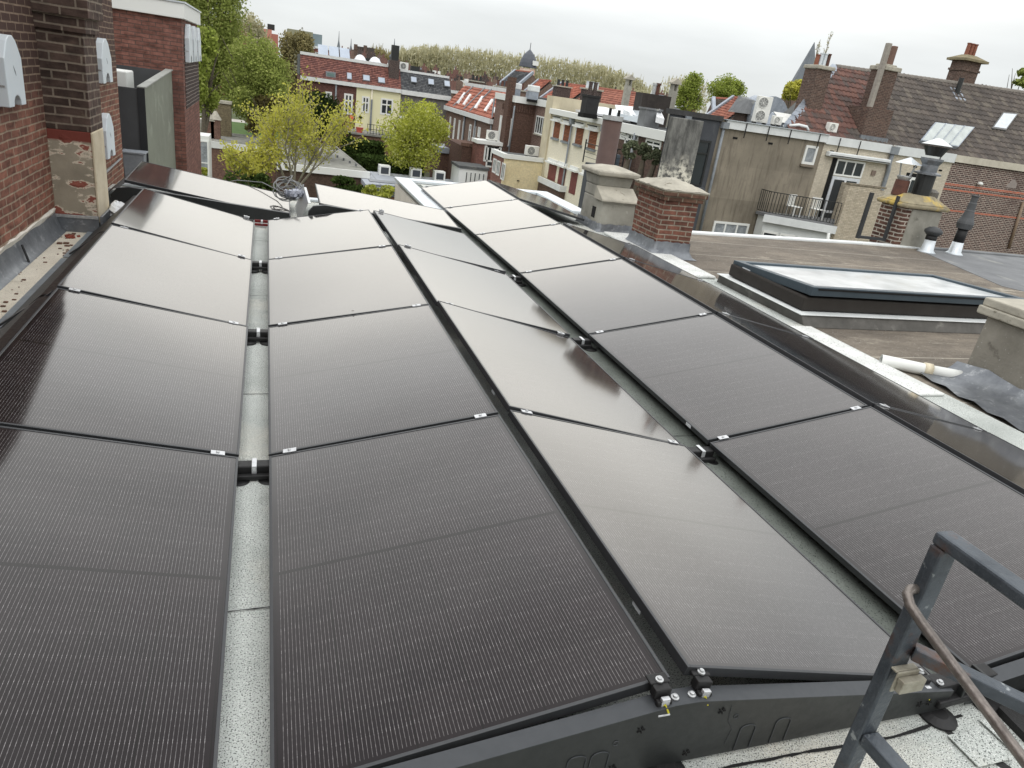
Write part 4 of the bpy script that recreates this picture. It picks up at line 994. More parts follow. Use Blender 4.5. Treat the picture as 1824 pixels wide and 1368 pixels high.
mb = MB(); mb.prism(FP, 'z', GROUND, EZ); mb.build('wall', dash(), h2)
mb = MB(); mb.prism([(17.3, YR + .1), (22.5, YR + .1), (22.5, 33.1), (20.1, 33.1), (17.3, YR + 3.8)], 'z', EZ + .001, EZ + .06); mb.build('roof_deck', M['asphalt_roof'], h2)
part('fascia', M['white_trim'], h2, (17.5, 22.55, YR - .10, YR + .1, EZ - .28, EZ + .03))
part('roof_edge', M['zinc'], h2, (17.4, 22.56, YR - .16, YR + .12, EZ + .031, EZ + .055))
for x in (18.4, 19.5, 20.6, 22.1): part('fascia_hook', M['rubber'], h2, (x, x + .03, YR - .135, YR - .104, EZ - .55, EZ + .02))
part('air_brick', M['dark'], h2, (18.0, 18.22, YR + .005, YR + .019, 1.02, 1.1), (19.75, 19.97, YR + .005, YR + .019, 1.0, 1.08))
pxwin(h2, 'y', YR + .02, (1436, 258), (1448, 294), gm=M['curtain'], fw=.10, sill=pm('stone sill', S(120, 110, 96), rough=.9))
pxwin(h2, 'y', YR + .02, (1272, 393), (1328, 424), cols=3, gm=M['curtain'], fw=.09)
# cream brick house
M['cream_brick'] = brick('cream painted brick', S(188, 180, 162), S(178, 170, 152), S(160, 152, 136), mw=.006, bump=.6, stain=[(S(150, 142, 124), .8, .55, .8, (1, 1, .4))])
h3 = house('cream_brick_house', 'cream painted brick house with a balcony door and awning under a brown tiled roof', 'house', (26, 29, GROUND))
part('wall', M['cream_brick'], h3, (22.55, 29.95, YR, 32.4, GROUND, EZ - .03))
part('fascia', M['white_trim'], h3, (22.56, 26.1, YR - .10, YR + .15, EZ - .33, EZ + .01), (26.4, 29.95, YR - .10, YR + .15, EZ - .36, EZ + .02))
for x in (23.2, 24.3, 29.0): part('fascia_hook', M['rubber'], h3, (x, x + .03, YR - .135, YR - .104, EZ - .62, EZ - .02))
part('air_brick', M['dark'], h3, (22.95, 23.15, YR - .012, YR - .001, 1.02, 1.1), (25.95, 26.15, YR - .012, YR - .001, .92, 1.0), (27.75, 27.97, YR - .012, YR - .001, .86, .94), (29.3, 29.5, YR - .012, YR - .001, .86, .94))
part('awning', M['white_trim'], h3, (22.75, 26.15, YR - .26, YR - .002, .86, 1.06), bev=.04)
part('awning_slot', M['dark'], h3, (22.8, 26.1, YR - .275, YR - .262, .90, .935))
d_ = window(h3, 'y', YR, 23.45, 25.0, .12, .80, cols=3, fw=.07, name='transom_window')
part('door_recess', M['dark'], h3, (23.22, 23.45, YR - .02, YR - .001, -2.2, .82))
dr = window(h3, 'y', YR, 23.46, 24.98, -2.1, .08, cols=2, rows=(.3,), fw=.13, name='balcony_door', fm=pm('pale grey door paint', S(206, 212, 218), rough=.5))
mb = MB(); mb.box(24.1, 24.16, YR - .09, YR - .06, -.95, -.80); mb.build('door_handle', M['steel'], dr)
window(h3, 'y', YR, 27.75, 29.0, -1.15, .45, cols=1, rows=(), fw=.12, gm=M['wall_glass'])
part('window_head', M['dark'], h3, (27.5, 29.2, YR - .02, YR - .001, .451, .62))
part('wall_box', pm('brown box', S(120, 104, 92), rough=.7), h3, (25.5, 25.72, YR - .05, YR - .001, .3, .52))
pipe_part(h3, [(26.25, YR - .1, 1.5), (26.25, YR - .1, .9), (26.32, YR - .1, .6), (26.32, YR - .1, -.7), (26.2, YR - .14, -.9), (26.35, YR - .1, -1.1), (26.35, YR - .1, -3)], .09)
part('hopper', M['gutter_grey'], h3, (26.08, 26.42, YR - .25, YR - .005, 1.3, 1.62))
# tiled roof over the cream and brick houses
SL = .85
def rz(y): return 1.62 + (y - 25.3) * SL
def keep(p):
    # hip on the left, ridge running slightly back to the right
    if p.y > 28.85 + max(0, (p.x - 25.2)) * .045: return False
    return p.x > 20.9 + (p.y - 25.5) * 1.29
nrm = Vector((0, -SL, 1)).normalized()
split = 26.3
def keep_red(p):
    return keep(p) and p.x < 24.0 + (p.y - 25.3) * 1.12 + .35 * math.sin(p.y * 9)
def keep_brown(p): return keep(p) and not keep_red(p)
LN = math.hypot(1, SL)
upv = Vector((0, 5.2, 5.2 * SL)); nrow = 20
roof_mesh((20.8, 25.3, 1.62), (23, 0, 0), upv, nrm, 84, nrow, lift=.05, wave=.05, seg=4, keep=keep_brown).build('roof', M['tile_brown'], h3, fix=False)
roof_mesh((20.8, 25.3, 1.62), (23, 0, 0), upv, nrm, 84, nrow, lift=.05, wave=.05, seg=4, keep=keep_red).build('red_roof_patch', M['tile_red'], h3, fix=False)
mb = MB()
A_, B_, R1, R2 = Vector((20.9, 25.5, 1.75)), Vector((43, 25.35, 1.62)), Vector((25.25, 28.87, rz(28.87) - .01)), Vector((43, 29.65, rz(29.65)))
off = Vector((0, .05, -.06))
mb.quad(A_ + off, B_ + off, R2 + off, R1 + off); mb.quad(R1 + off, R2 + off, R2 + Vector((0, 4.2, -3.4)), R1 + Vector((0, 4.2, -3.2))); mb.quad(A_ + off, R1 + off, R1 + Vector((0, 4.2, -3.2)), Vector((20.9, 33, 1.75)))
mb.build('roof_underlay', M['asphalt_roof'], h3, fix=False)
mb = MB()
for i in range(62):
    a = R1.lerp(R2, i / 62); b = R1.lerp(R2, (i + 1.06) / 62)
    mb.tube([a + Vector((0, .02, .0)), b + Vector((0, .02, .015))], .13, 8)
mb.build('ridge_tile', pm('pale ridge tile', S(122, 116, 108), S(96, 90, 84), 5, .9), h3)
mb = MB()
for i in range(15):
    a = A_.lerp(R1, i / 15); b = A_.lerp(R1, (i + 1) / 15)
    mb.hexa([a + Vector((-.25, 0, -.02)), a + Vector((.22, 0, .02)), b + Vector((.22, 0, .02)), b + Vector((-.25, 0, -.02))], [a + Vector((-.25, 0, .16)), a + Vector((.22, 0, .10)), b + Vector((.22, 0, .08)), b + Vector((-.25, 0, .13))])
mb.build('verge_flashing', M['lead_roof'], h3)
def onroof(u, v):
    r_ = ray(u, v); t_ = (1.62 - CAM.z + SL * (CAM.y - 25.3)) / (r_.z - SL * r_.y); return CAM + r_ * t_
def roof_quad(tl, tr, br, bl, h): return [onroof(*p) + nrm * h for p in (bl, br, tr, tl)]
def roof_light(parent, tl, tr, br, bl, cols, fm, gm, nm='roof_window', h=.16, bw=.10):
    q0 = roof_quad(tl, tr, br, bl, .02); q1 = roof_quad(tl, tr, br, bl, h)
    mb = MB(); mb.hexa(q0, q1); f_ = mb.build(nm, fm, parent, bev=.01)
    c_ = sum((Vector(p) for p in q1), Vector()) / 4
    g_ = [Vector(p).lerp(c_, bw) + nrm * .006 for p in q1]
    mb = MB(); mb.quad(*g_); mb.build('pane', gm, f_, fix=False)
    if cols > 1:
        mb = MB()
        for i in range(1, cols):
            mb.bar(g_[0].lerp(g_[1], i / cols) + nrm * .02, g_[3].lerp(g_[2], i / cols) + nrm * .02, .035, .04, up=nrm)
        mb.build('glazing_bar', fm, f_)
    return f_
roof_light(h3, z6(1075, 745), z6(1395, 785), z6(1262, 945), z6(955, 893), 4, M['lead_roof'], pm('wired roof glass', S(170, 178, 174), S(140, 148, 146), 1.5, .12, 0, .9), h=.22, bw=.06)
rw = roof_light(h3, z6(1637, 652), z6(1762, 662), z6(1660, 800), z6(1543, 783), 1, pm('grey window frame', S(92, 92, 90), rough=.5), M['curtain'] if False else pm('sky bright pane', S(214, 222, 230), rough=.1), h=.14, bw=.16)
p = onroof(*z6(1275, 490)); mb = MB(); mb.tube([p, p + Vector((.0, 0, .75))], .12, 10); mb.build('vent_stub', M['black_metal'], h3)
mb = MB(); mb.hexa([p + Vector((-.4, -.35, -.27)), p + Vector((.4, -.35, -.27)), p + Vector((.4, .35, .32)), p + Vector((-.4, .35, .32))], [p + Vector((-.4, -.35, -.24)), p + Vector((.4, -.35, -.24)), p + Vector((.4, .35, .35)), p + Vector((-.4, .35, .35))]); mb.build('vent_flashing', M['lead_roof'], h3)
# three chimneys on that roof
M['brick_brown'] = brick('old brown brick', S(104, 80, 70), S(84, 66, 60), S(118, 106, 96), mw=.010, stain=[(S(150, 140, 130), 2, .64, .8)])
k1 = house('roof_chimney', 'broad brown brick chimney with four mixed pots at the left end of the tiled roof', 'chimney', (22.7, 27, 1.7), 'brick chimneys on the tiled roof')
part('stack', M['brick_brown'], k1, (22.32, 23.05, 26.4, 27.25, 1.7, 4.22)); part('cap', M['cap'], k1, (22.25, 23.15, 26.32, 27.33, 4.2205, 4.38), bev=.04)
pot_row(k1, [(22.45, 26.8, 4.38)], .09, .42, M['pot']); pot_row(k1, [(22.64, 26.8, 4.38), (22.84, 26.8, 4.38)], .09, .5, M['zinc'], 'metal_cowl'); pot_row(k1, [(23.03, 26.8, 4.38)], .08, .52, pm('brown pot', S(92, 64, 54), rough=.8))
k2 = house('roof_chimney', 'slim tall brown brick chimney with a concrete post beside it mid roof', 'chimney', (25.4, 26.3, 1.7), 'brick chimneys on the tiled roof')
part('stack', M['brick_brown'], k2, (25.35, 26.1, 25.9, 26.7, 1.7, 4.6)); part('base', M['brick_brown'], k2, (24.75, 26.1, 25.45, 26.7, 1.6, 3.05))
part('cap', M['cap'], k2, (25.28, 26.2, 25.82, 26.78, 4.601, 4.78), (25.4, 26.05, 26.0, 26.6, 4.781, 4.86), bev=.03)
part('concrete_post', pm('pale concrete post', S(150, 144, 134), S(124, 118, 110), 6, .9), k2, (25.0, 25.2, 25.75, 25.95, 3.0501, 5.62), bev=.02)
part('chimney_pot', pm('brown clay pot', S(112, 86, 74), rough=.8), k2, (25.75, 25.98, 26.2, 26.45, 4.861, 5.62), bev=.03)
part('lead_apron', M['lead'], k2, (24.65, 26.2, 25.35, 25.449, 1.62, 1.9))
k3 = house('roof_chimney', 'brick chimney with a wide lichened cap and three pots at the right ridge', 'chimney', (33.5, 30, 4.5), 'brick chimneys on the tiled roof')
part('stack', M['brick_brown'], k3, (33.15, 34.3, 29.2, 29.95, 4.0, 6.05)); part('band', M['brick_brown'], k3, (33.1, 34.35, 29.15, 30.0, 5.6, 5.7))
mb = MB(); mb.hexa([(32.95, 29.0, 6.051), (34.55, 29.0, 6.051), (34.55, 30.15, 6.051), (32.95, 30.15, 6.051)], [(32.95, 29.0, 6.16), (34.55, 29.0, 6.16), (34.55, 30.15, 6.16), (32.95, 30.15, 6.16)]); mb.hexa([(32.98, 29.03, 6.161), (34.52, 29.03, 6.161), (34.52, 30.12, 6.161), (32.98, 30.12, 6.161)], [(33.4, 29.4, 6.36), (34.05, 29.4, 6.36), (34.05, 29.75, 6.36), (33.4, 29.75, 6.36)])
mb.build('cap', pm('lichen cap', S(132, 122, 92), S(100, 92, 70), 5, .95, bump=.4), k3)
pot_row(k3, [(33.5, 29.58, 6.32), (33.73, 29.58, 6.32), (33.96, 29.58, 6.32)], .10, .58, M['pot'])
# brown brick house
M['brick_far_brown'] = brick('brown brick', S(108, 84, 78), S(84, 66, 64), S(176, 166, 154), bw=.25, bh=.085, mw=.013, stain=[(S(70, 54, 50), .5, .55, .75)])
h4 = house('brown_brick_house', 'brown brick house with orange brick bands at the right edge', 'house', (37, 29, GROUND))
part('wall', M['brick_far_brown'], h4, (29.95, 46, YR + .015, 32.4, GROUND, EZ - .32))
part('cornice', pm('stone cornice', S(190, 184, 168), S(160, 154, 138), 2, .9), h4, (29.96, 46, YR - .1, YR + .3, EZ - .31, EZ + .0))
M['orange_brick'] = brick('orange band brick', S(182, 96, 70), S(160, 84, 62), S(150, 130, 116), bw=.25, bh=.085, mw=.012)
def bandz(v0): return ony(1683, v0, YR).z
part('brick_band', M['orange_brick'], h4, (29.96, 46, YR + .006, YR + .0145, .30, .40), (29.96, 46, YR + .006, YR + .0145, .08, .17), (29.96, 46, YR + .006, YR + .0145, -.85, -.76), (29.96, 46, YR + .006, YR + .0145, -2.85, -2.6))
p = ony(1742, 327, YR); mb = MB(); mb.lathe([(.0, -.06), (.10, -.05), (.13, .0), (.10, .07), (.02, .1)], (p.x, YR - .12, p.z), 14); mb.build('wall_lamp', M['white'], h4, smooth=True)
p = ony(1803, 328, YR); mb = MB(); mb.prism([(p.x - .35, p.z - .18), (p.x + .35, p.z - .18), (p.x + .3, p.z + .05), (p.x + .08, p.z + .22), (p.x - .1, p.z + .22)], 'y', YR - .0, YR + .0135); mb.build('mortar_patch', pm('grey mortar', S(140, 130, 124), rough=.9), h4)
a, b = ony(1823, 360, YR - .06), ony(1797, 442, YR - .06); pipe_part(h4, [a + Vector((0, 0, 0)), b], .07, 'downpipe', pm('brown pipe', S(132, 112, 92), rough=.7))
# balcony, extension and privacy wall
ex = house('balcony_extension', 'pale rear extension carrying a railed balcony with two white chairs', 'extension', (21, 24, GROUND))
PL_ = Vector((20.0, 24.3, 0)); PR_ = Vector((22.35, 22.75, 0)); BZ = -1.72
def poly(*xy): return [(x, y) for x, y in xy]
mb = MB(); mb.prism(poly((PL_.x, PL_.y), (PR_.x, PR_.y), (24.0, 22.9), (24.0, 24.98), (20.0, 24.98)), 'z', BZ - .12, BZ); mb.build('balcony_slab', M['felt_grey'], ex)
mb = MB(); mb.prism(poly((PL_.x - .1, PL_.y - .06), (PR_.x, PR_.y - .14), (PR_.x + .06, PR_.y - .05), (PL_.x, PL_.y)), 'z', BZ - .32, BZ - .02); mb.build('balcony_fascia', M['white_trim'], ex)
M['soffit'] = pm('pale boarded soffit', S(196, 200, 198), S(180, 184, 182), 2, .6)
mb = MB(); mb.prism(poly((PL_.x + .1, PL_.y + .1), (PR_.x, PR_.y + .15), (24.0, 23.0), (24.0, 24.97), (20.15, 24.97)), 'z', -6, BZ - .13); mb.build('extension_wall', M['soffit'], ex)
d = (PR_ - PL_); 
for i in range(4):
    a = PL_ + Vector((.1, .06, 0)) + d * (i / 4 + .02); b = PL_ + Vector((.1, .06, 0)) + d * ((i + 1) / 4 - .02)
    n_ = Vector((d.y, -d.x, 0)).normalized()
    mb = MB(); mb.hexa([a + n_ * .02 + Vector((0, 0, -4.4)), b + n_ * .02 + Vector((0, 0, -4.4)), b + n_ * .0 + Vector((0, 0, -4.4)), a + Vector((0, 0, -4.4))], [a + n_ * .02 + Vector((0, 0, BZ - .75)), b + n_ * .02 + Vector((0, 0, BZ - .75)), b + Vector((0, 0, BZ - .75)), a + Vector((0, 0, BZ - .75))])
    f_ = mb.build('window', M['wall_glass'], ex)
    mb = MB(); mb.bar(a + n_ * .04 + Vector((0, 0, BZ - .72)), b + n_ * .04 + Vector((0, 0, BZ - .72)), .06, .1); mb.bar(a + n_ * .04 + Vector((0, 0, -4.4)), a + n_ * .04 + Vector((0, 0, BZ - .72)), .06, .08); mb.bar(b + n_ * .04 + Vector((0, 0, -4.4)), b + n_ * .04 + Vector((0, 0, BZ - .72)), .06, .08); mb.build('frame', M['white'], f_)
rl = house('balcony_railing', 'thin dark metal railing along the balcony edge with two white chairs behind', 'railing', (21, 23.5, BZ))
mb = MB(); a, b, z0, z1 = PL_, PR_, BZ + .08, BZ + .92
seg_ = [(Vector((20.0, 24.95, 0)), PL_), (PL_, PR_)]
for (p, q) in seg_: mb.bar(p + Vector((0, 0, z1)), q + Vector((0, 0, z1)), .045, .03); mb.bar(p + Vector((0, 0, z0)), q + Vector((0, 0, z0)), .03, .02)
mb.build('handrail', M['black_metal'], rl)
mb = MB()
for (p, q) in seg_:
    L_ = (q - p).length; n_ = max(2, int(L_ / .125))
    for i in range(n_ + 1): mb.bar(p.lerp(q, i / n_) + Vector((0, 0, z0)), p.lerp(q, i / n_) + Vector((0, 0, z1)), .02, .02)
mb.build('balusters', M['black_metal'], rl)
def garden_chair(x, y, z, rz_, label):
    t_ = thing('garden_chair', label, 'chair', (x, y, z), 'white chairs on the balcony'); t_.rotation_euler = (0, 0, rz_)
    o = Vector((x, y, z))
    def B(nm, *bx):
        mb = MB()
        for q in bx: mb.box(o.x + q[0], o.x + q[1], o.y + q[2], o.y + q[3], o.z + q[4], o.z + q[5])
        mb.build(nm, M['white'], t_, bev=.01)
    B('seat', (-.24, .24, -.24, .24, .40, .43))
    for sx in (-.22, .18):
        for sy in (-.22, .18): B('leg', (sx, sx + .04, sy, sy + .04, 0, .40))
    B('backrest', (-.24, .24, .20, .24, .80, .88), *[(-.24 + i * .088, -.20 + i * .088, .205, .235, .4301, .80) for i in range(6)])
    return t_
garden_chair(21.4, 24.35, BZ, .2, 'white slatted garden chair on the balcony, left of two')
garden_chair(22.5, 24.2, BZ, -.15, 'white slatted garden chair on the balcony, right of two')
pw = house('privacy_wall', 'cream brick privacy wall at the right side of the balcony', 'wall', (23.4, 22.9, GROUND))
M['cream_brick2'] = brick('weathered cream brick', S(182, 172, 152), S(164, 154, 134), S(142, 132, 114), mw=.008, bump=.6, stain=[(S(92, 84, 72), 1.8, .64, .78, (1, 1, 2))])
part('wall', M['cream_brick2'], pw, (22.45, 24.05, 22.72, 22.95, GROUND, -.05), (24.05, 24.3, 22.72, 24.98, GROUND, -.12))
part('coping', brick('dark coping brick', S(120, 110, 92), S(96, 88, 74), S(150, 140, 120), bw=.08, bh=.3), pw, (22.43, 24.32, 22.70, 22.97, -.049, .02))
pipe_part(pw, [(22.0, 22.6, BZ - .3), (22.05, 22.55, BZ - .8), (22.05, 22.6, -6)], .06, 'downpipe', M['white'])
# air conditioners and lights on those roofs
def ac_unit(x, y, z, w_, h, d_, fans, label, group, axis='y', rot=0):
    t_ = thing('air_conditioner', label, 'air conditioner', (x, y, z), group); t_.rotation_euler = (0, 0, rot)
    o = Vector((x, y, z))
    def bxs(nm, m, *b, bev=0):
        mb = MB()
        for q in b: mb.box(o.x + q[0], o.x + q[1], o.y + q[2], o.y + q[3], o.z + q[4], o.z + q[5])
        return mb.build(nm, m, t_, bev=bev)
    bxs('casing', M['white_trim'] if 'ac' not in M else M['ac'], (-w_ / 2, w_ / 2, -d_ / 2, d_ / 2, .06, h), bev=.02)
    bxs('foot', M['rubber'], (-w_ / 2 + .05, -w_ / 2 + .13, -d_ / 2, d_ / 2, 0, .06), (w_ / 2 - .13, w_ / 2 - .05, -d_ / 2, d_ / 2, 0, .06))
    hh = (h - .06) / fans; R_ = min(hh * .42, w_ * .34)
    for i in range(fans):
        cx, cz = o.x - w_ * .12, o.z + .06 + hh * (i + .5); yf = o.y - d_ / 2
        mb = MB()
        for k in range(6):
            q = R_ * (k + 1) / 6
            ring = [(cx + q * math.cos(a), yf - .012, cz + q * math.sin(a)) for a in [j * math.pi / 12 for j in range(25)]]
            mb.tube(ring, .006 if k < 5 else .014, 4, cap=False)
        for k in range(4): mb.bar((cx + R_ * math.cos(k * .785), yf - .01, cz + R_ * math.sin(k * .785)), (cx - R_ * math.cos(k * .785), yf - .01, cz - R_ * math.sin(k * .785)), .008, .008, up=(0, 1, 0))
        f_ = mb.build('fan_grille', M['ac'], t_)
        mb = MB(); mb.add([(cx + R_ * math.cos(j * .3927), yf - .003, cz + R_ * math.sin(j * .3927)) for j in range(16)], [tuple(range(16))]); mb.build('fan_opening', pm('shaded fan', S(92, 94, 94), S(66, 68, 70), 20, .7) if 'fan' not in M else M['fan'], f_, fix=False)
    return t_
M['ac'] = pm('off white casing', S(214, 214, 208), S(200, 200, 194), 4, .5); M['fan'] = pm('shaded fan', S(92, 94, 94), S(66, 68, 70), 20, .7)
ac_unit(19.9, 26.2, EZ + .06, .62, 1.1, .3, 2, 'tall double-fan white air conditioner on the pebbledash house roof', 'air conditioners on the right roofs', rot=-.25)
ac_unit(20.42, 25.75, EZ + .06, .42, .42, .22, 1, 'small white air conditioner beside the tall double-fan unit', 'air conditioners on the right roofs', rot=-.1)
ac_unit(23.15, 25.55, EZ + .10, .50, .44, .22, 1, 'small white air conditioner at the foot of the red tile patch', 'air conditioners on the right roofs', rot=.05)
sk2 = house('lantern_skylight', 'low glazed roof lantern with lead cheeks on the pebbledash house roof', 'skylight', (22.4, 27, EZ))
mb = MB(); mb.hexa([(21.1, 26.3, EZ + .06), (23.4, 26.3, EZ + .06), (23.4, 27.6, EZ + .06), (21.1, 27.6, EZ + .06)], [(21.1, 26.3, EZ + .22), (23.4, 26.3, EZ + .22), (23.2, 27.4, EZ + .62), (21.3, 27.4, EZ + .62)]); mb.build('base', M['lead_roof'], sk2)
mb = MB(); mb.hexa([(21.15, 26.28, EZ + .235), (23.35, 26.28, EZ + .235), (23.15, 27.35, EZ + .63), (21.35, 27.35, EZ + .63)], [(21.15, 26.27, EZ + .26), (23.35, 26.27, EZ + .26), (23.15, 27.34, EZ + .655), (21.35, 27.34, EZ + .655)]); mb.build('pane', pm('milky glass', S(226, 226, 218), rough=.15), sk2)
mb = MB(); mb.tube([(20.7, 25.6, EZ + .1), (21.3, 25.4, EZ + .25), (21.7, 25.35, EZ + .22), (21.8, 25.3, EZ + .08)], .06, 8); tag(mb.build('flex_duct', M['white_trim'], smooth=True), 'pale flexible duct lying at the roof edge by the air conditioners', 'duct')
bd = thing('pigeon', 'grey pigeon perched on the tiled roof ridge', 'bird', (28.5, 28.95, rz(29) + .12))
o = Vector(bd.location)
mb = MB(); mb.tube([o + Vector((-.28, 0, .02)), o + Vector((-.18, 0, .07)), o + Vector((-.05, 0, .11)), o + Vector((.06, 0, .14)), o + Vector((.11, 0, .20)), o + Vector((.14, 0, .245)), o + Vector((.20, 0, .235))], [.015, .035, .07, .065, .035, .035, .008], 8); mb.build('body', pm('pigeon grey', S(120, 124, 130), S(90, 94, 100), 8, .8), bd, smooth=True)
mb = MB(); mb.tube([o + Vector((0, .02, .0)), o + Vector((.01, .02, .08))], .008, 5); mb.tube([o + Vector((0, -.02, .0)), o + Vector((.01, -.02, .08))], .008, 5); mb.build('leg', pm('pink leg', S(160, 96, 90), rough=.7), bd)
# ================================================================ row receding on the right side of the gardens (facades face -x)
XM = 20.0
def m(p): return onx(*p, XM)
# cream house with brown shutters
M['cream_wall'] = brick('cream painted brickwork', S(232, 226, 204), S(226, 220, 198), S(214, 208, 186), mw=.005, bump=.3, stain=[(S(206, 198, 172), .5, .55, .8, (1, 1, .4))])
M['tan_wall'] = pm('tan plaster', S(188, 178, 150), S(170, 160, 134), 1.2, .9, stain=[(S(150, 136, 104), 1.5, .6, .8, (3, 3, .4))])
y0, y1 = m(zw(1050, 545)).y, m(zw(572, 440)).y
EW = m(zw(800, 490)).z
c1 = house('cream_shuttered_house', 'cream painted house with slatted brown shutters and dark drainpipes', 'house', (25, (y0 + y1) / 2, GROUND))
part('wall', M['cream_wall'], c1, (XM, 27, y0, y1, GROUND, EW))
part('tan_party_wall', M['tan_wall'], c1, (XM - .12, 27, y1 + .002, y1 + 1.35, GROUND, EW + 1.0))
part('roof_deck', M['asphalt_roof'], c1, (XM + .3, 27, y0, y1, EW + .001, EW + .12))
part('eaves_trim', M['white'], c1, (XM - .30, XM + .3, y0 - .05, y1, EW - .22, EW + .16), bev=.02)
M['slat'] = brick('slatted shutter', S(150, 92, 60), S(128, 78, 52), S(72, 44, 32), bw=9, bh=.09, mw=.018)
M['shutter_red'] = pm('dark red shutter', S(116, 58, 54), S(96, 48, 46), 3, .6)
for k, (tl, br) in enumerate((((590, 530), (616, 670)), ((672, 555), (702, 697)), ((770, 578), (802, 722)), ((876, 604), (912, 757)))):
    a, b = m(zw(*tl)), m(zw(*br)); ya, yb = sorted((a.y, b.y)); za, zb_ = b.z, a.z
    part('shutter', M['slat'], c1, (XM - .03, XM - .002, ya, yb, za, zb_))
    part('lintel_hood', M['white'], c1, (XM - .35, XM - .002, ya - .18, yb + .22, zb_ + .02, zb_ + .14), (XM - .16, XM - .002, ya - .14, yb + .16, zb_ + .142, zb_ + .36))
    part('shutter_box', M['rubber'], c1, (XM - .28, XM - .165, ya - .1, yb + .12, zb_ + .30, zb_ + .36))
    part('sill', M['gutter_grey'], c1, (XM - .16, XM - .002, ya - .12, yb + .12, za - .16, za - .02))
    part('window_frame', M['white'], c1, (XM - .05, XM - .031, yb + .002, yb + .14, za, zb_))
for k, (tl, br) in enumerate((((545, 865), (588, 995)), ((628, 893), (668, 1003)), ((726, 930), (766, 1008)), ((824, 968), (862, 1050)))):
    a, b = m(zw(*tl)), m(zw(*br)); ya, yb = sorted((a.y, b.y)); za, zb_ = b.z, a.z
    part('shutter', M['shutter_red'], c1, (XM - .03, XM - .002, ya, yb, za - 1.0, zb_))
    part('lintel_hood', M['white'], c1, (XM - .35, XM - .002, ya - .18, yb + .22, zb_ + .02, zb_ + .14), (XM - .16, XM - .002, ya - .14, yb + .16, zb_ + .142, zb_ + .34))
for q in (zw(745, 500), zw(1005, 560)):
    p = m(q); pipe_part(c1, [(XM - .12, p.y, EW - .5), (XM - .12, p.y, GROUND)], .07); part('hopper', M['gutter_grey'], c1, (XM - .3, XM - .005, p.y - .18, p.y + .18, EW - .62, EW - .24))
p = ond(*zw(690, 375), 46); 
def dome(parent, x0, x1, y0_, y1_, z, h, nm='roof_dome', m_=None):
    mb = MB(); n1 = 9; vs = []
    for i in range(n1):
        for k in range(n1):
            u_, v_ = i / (n1 - 1) * 2 - 1, k / (n1 - 1) * 2 - 1
            vs.append((x0 + (x1 - x0) * (u_ + 1) / 2, y0_ + (y1_ - y0_) * (v_ + 1) / 2, z + h * max(0, (1 - u_ ** 2)) ** .6 * max(0, 1 - v_ ** 2) ** .6))
    mb.add(vs, [(i * n1 + k, (i + 1) * n1 + k, (i + 1) * n1 + k + 1, i * n1 + k + 1) for i in range(n1 - 1) for k in range(n1 - 1)])
    mb.box(x0 - .06, x1 + .06, y0_ - .06, y1_ + .06, z - .15, z - .001)
    return mb.build(nm, m_ or pm('white acrylic dome', S(236, 238, 240), S(220, 222, 226), 1, .2, 0, .7), parent, smooth=False)
M['acryl'] = pm('white acrylic', S(236, 238, 240), S(220, 222, 226), 1, .25, 0, .7)
dome(c1, 21.6, 24.2, y1 - 4.2, y1 - .6, EW + .32, .45, m_=M['acryl'])
kb = house('black_chimney', 'black square chimney with metal flue on the cream house roof', 'chimney', (22, 44, EW))
p = ond(*zw(860, 450), 44.5)
part('stack', pm('black bitumen stack', S(46, 46, 46), S(36, 36, 38), 6, .8), kb, (p.x - .42, p.x + .42, p.y - .4, p.y + .4, EW + .05, EW + 1.25)); part('base', M['dark'], kb, (p.x - .52, p.x + .44, p.y - .45, p.y + .42, EW + .04, EW + .3))
part('cap', pm('black cap', S(40, 40, 40), rough=.8), kb, (p.x - .46, p.x + .46, p.y - .44, p.y + .44, EW + 1.251, EW + 1.38)); pot_row(kb, [(p.x - .15, p.y, EW + 1.38), (p.x + .18, p.y, EW + 1.38)], .13, .75, M['brick_dark'], 'flue')
# brown brick bay house
XB = 21.8
M['bay_brick'] = brick('brown purple brick', S(132, 106, 96), S(108, 86, 80), S(138, 120, 108), mw=.007)
M['bay_brick_d'] = brick('darker bay brick', S(104, 78, 66), S(88, 66, 58), S(96, 78, 68), mw=.006)
yb0 = m(zb(950, 370)).y; ya0 = m(zb(712, 300)).y; ye = onx(*zb(1345, 425), XB).y; EB = m(zb(845, 335)).z
b1 = house('brown_bay_house', 'tall brown brick house with a stepped bay and white roof trim', 'house', (27, 60, GROUND))
part('wall', M['bay_brick'], b1, (XM, 27, yb0, ya0, GROUND, EB)); part('bay_return', M['bay_brick_d'], b1, (XM + .02, XB, yb0 - .012, yb0 - .001, GROUND, EB - .01)); part('wall', M['bay_brick'], b1, (XB, 27, y1 + 1.4, yb0 - .013, GROUND, EB))
part('roof_trim', M['white'], b1, (XM - .15, XM + .25, yb0 - .2, ya0, EB - .02, EB + .5), (XM + .25, XB + .25, yb0 - .2, yb0 + .2, EB - .02, EB + .5), (XB - .15, XB + .25, y1 + 1.4, yb0 - .2, EB - .02, EB + .5))
part('dentil_band', M['bay_brick_d'], b1, *[(XM - .10, XM - .001, y, y + .12, EB - .75, EB - .3) for y in [yb0 + .1 + i * .25 for i in range(14)]])
part('dentil_band', M['bay_brick_d'], b1, *[(x, x + .12, yb0 - .10, yb0 - .013, EB - .75, EB - .3) for x in [XM + .1 + i * .22 for i in range(8)]])
part('dentil_band', M['bay_brick_d'], b1, *[(XB - .1, XB - .001, y, y + .12, EB - .75, EB - .3) for y in [y1 + 1.5 + i * .25 for i in range(20)]])
part('roof_deck', M['asphalt_roof'], b1, (XM + .25, 27, yb0 + .2, ya0, EB + .001, EB + .2), (XB + .25, 27, y1 + 1.4, yb0 + .19, EB + .001, EB + .2))
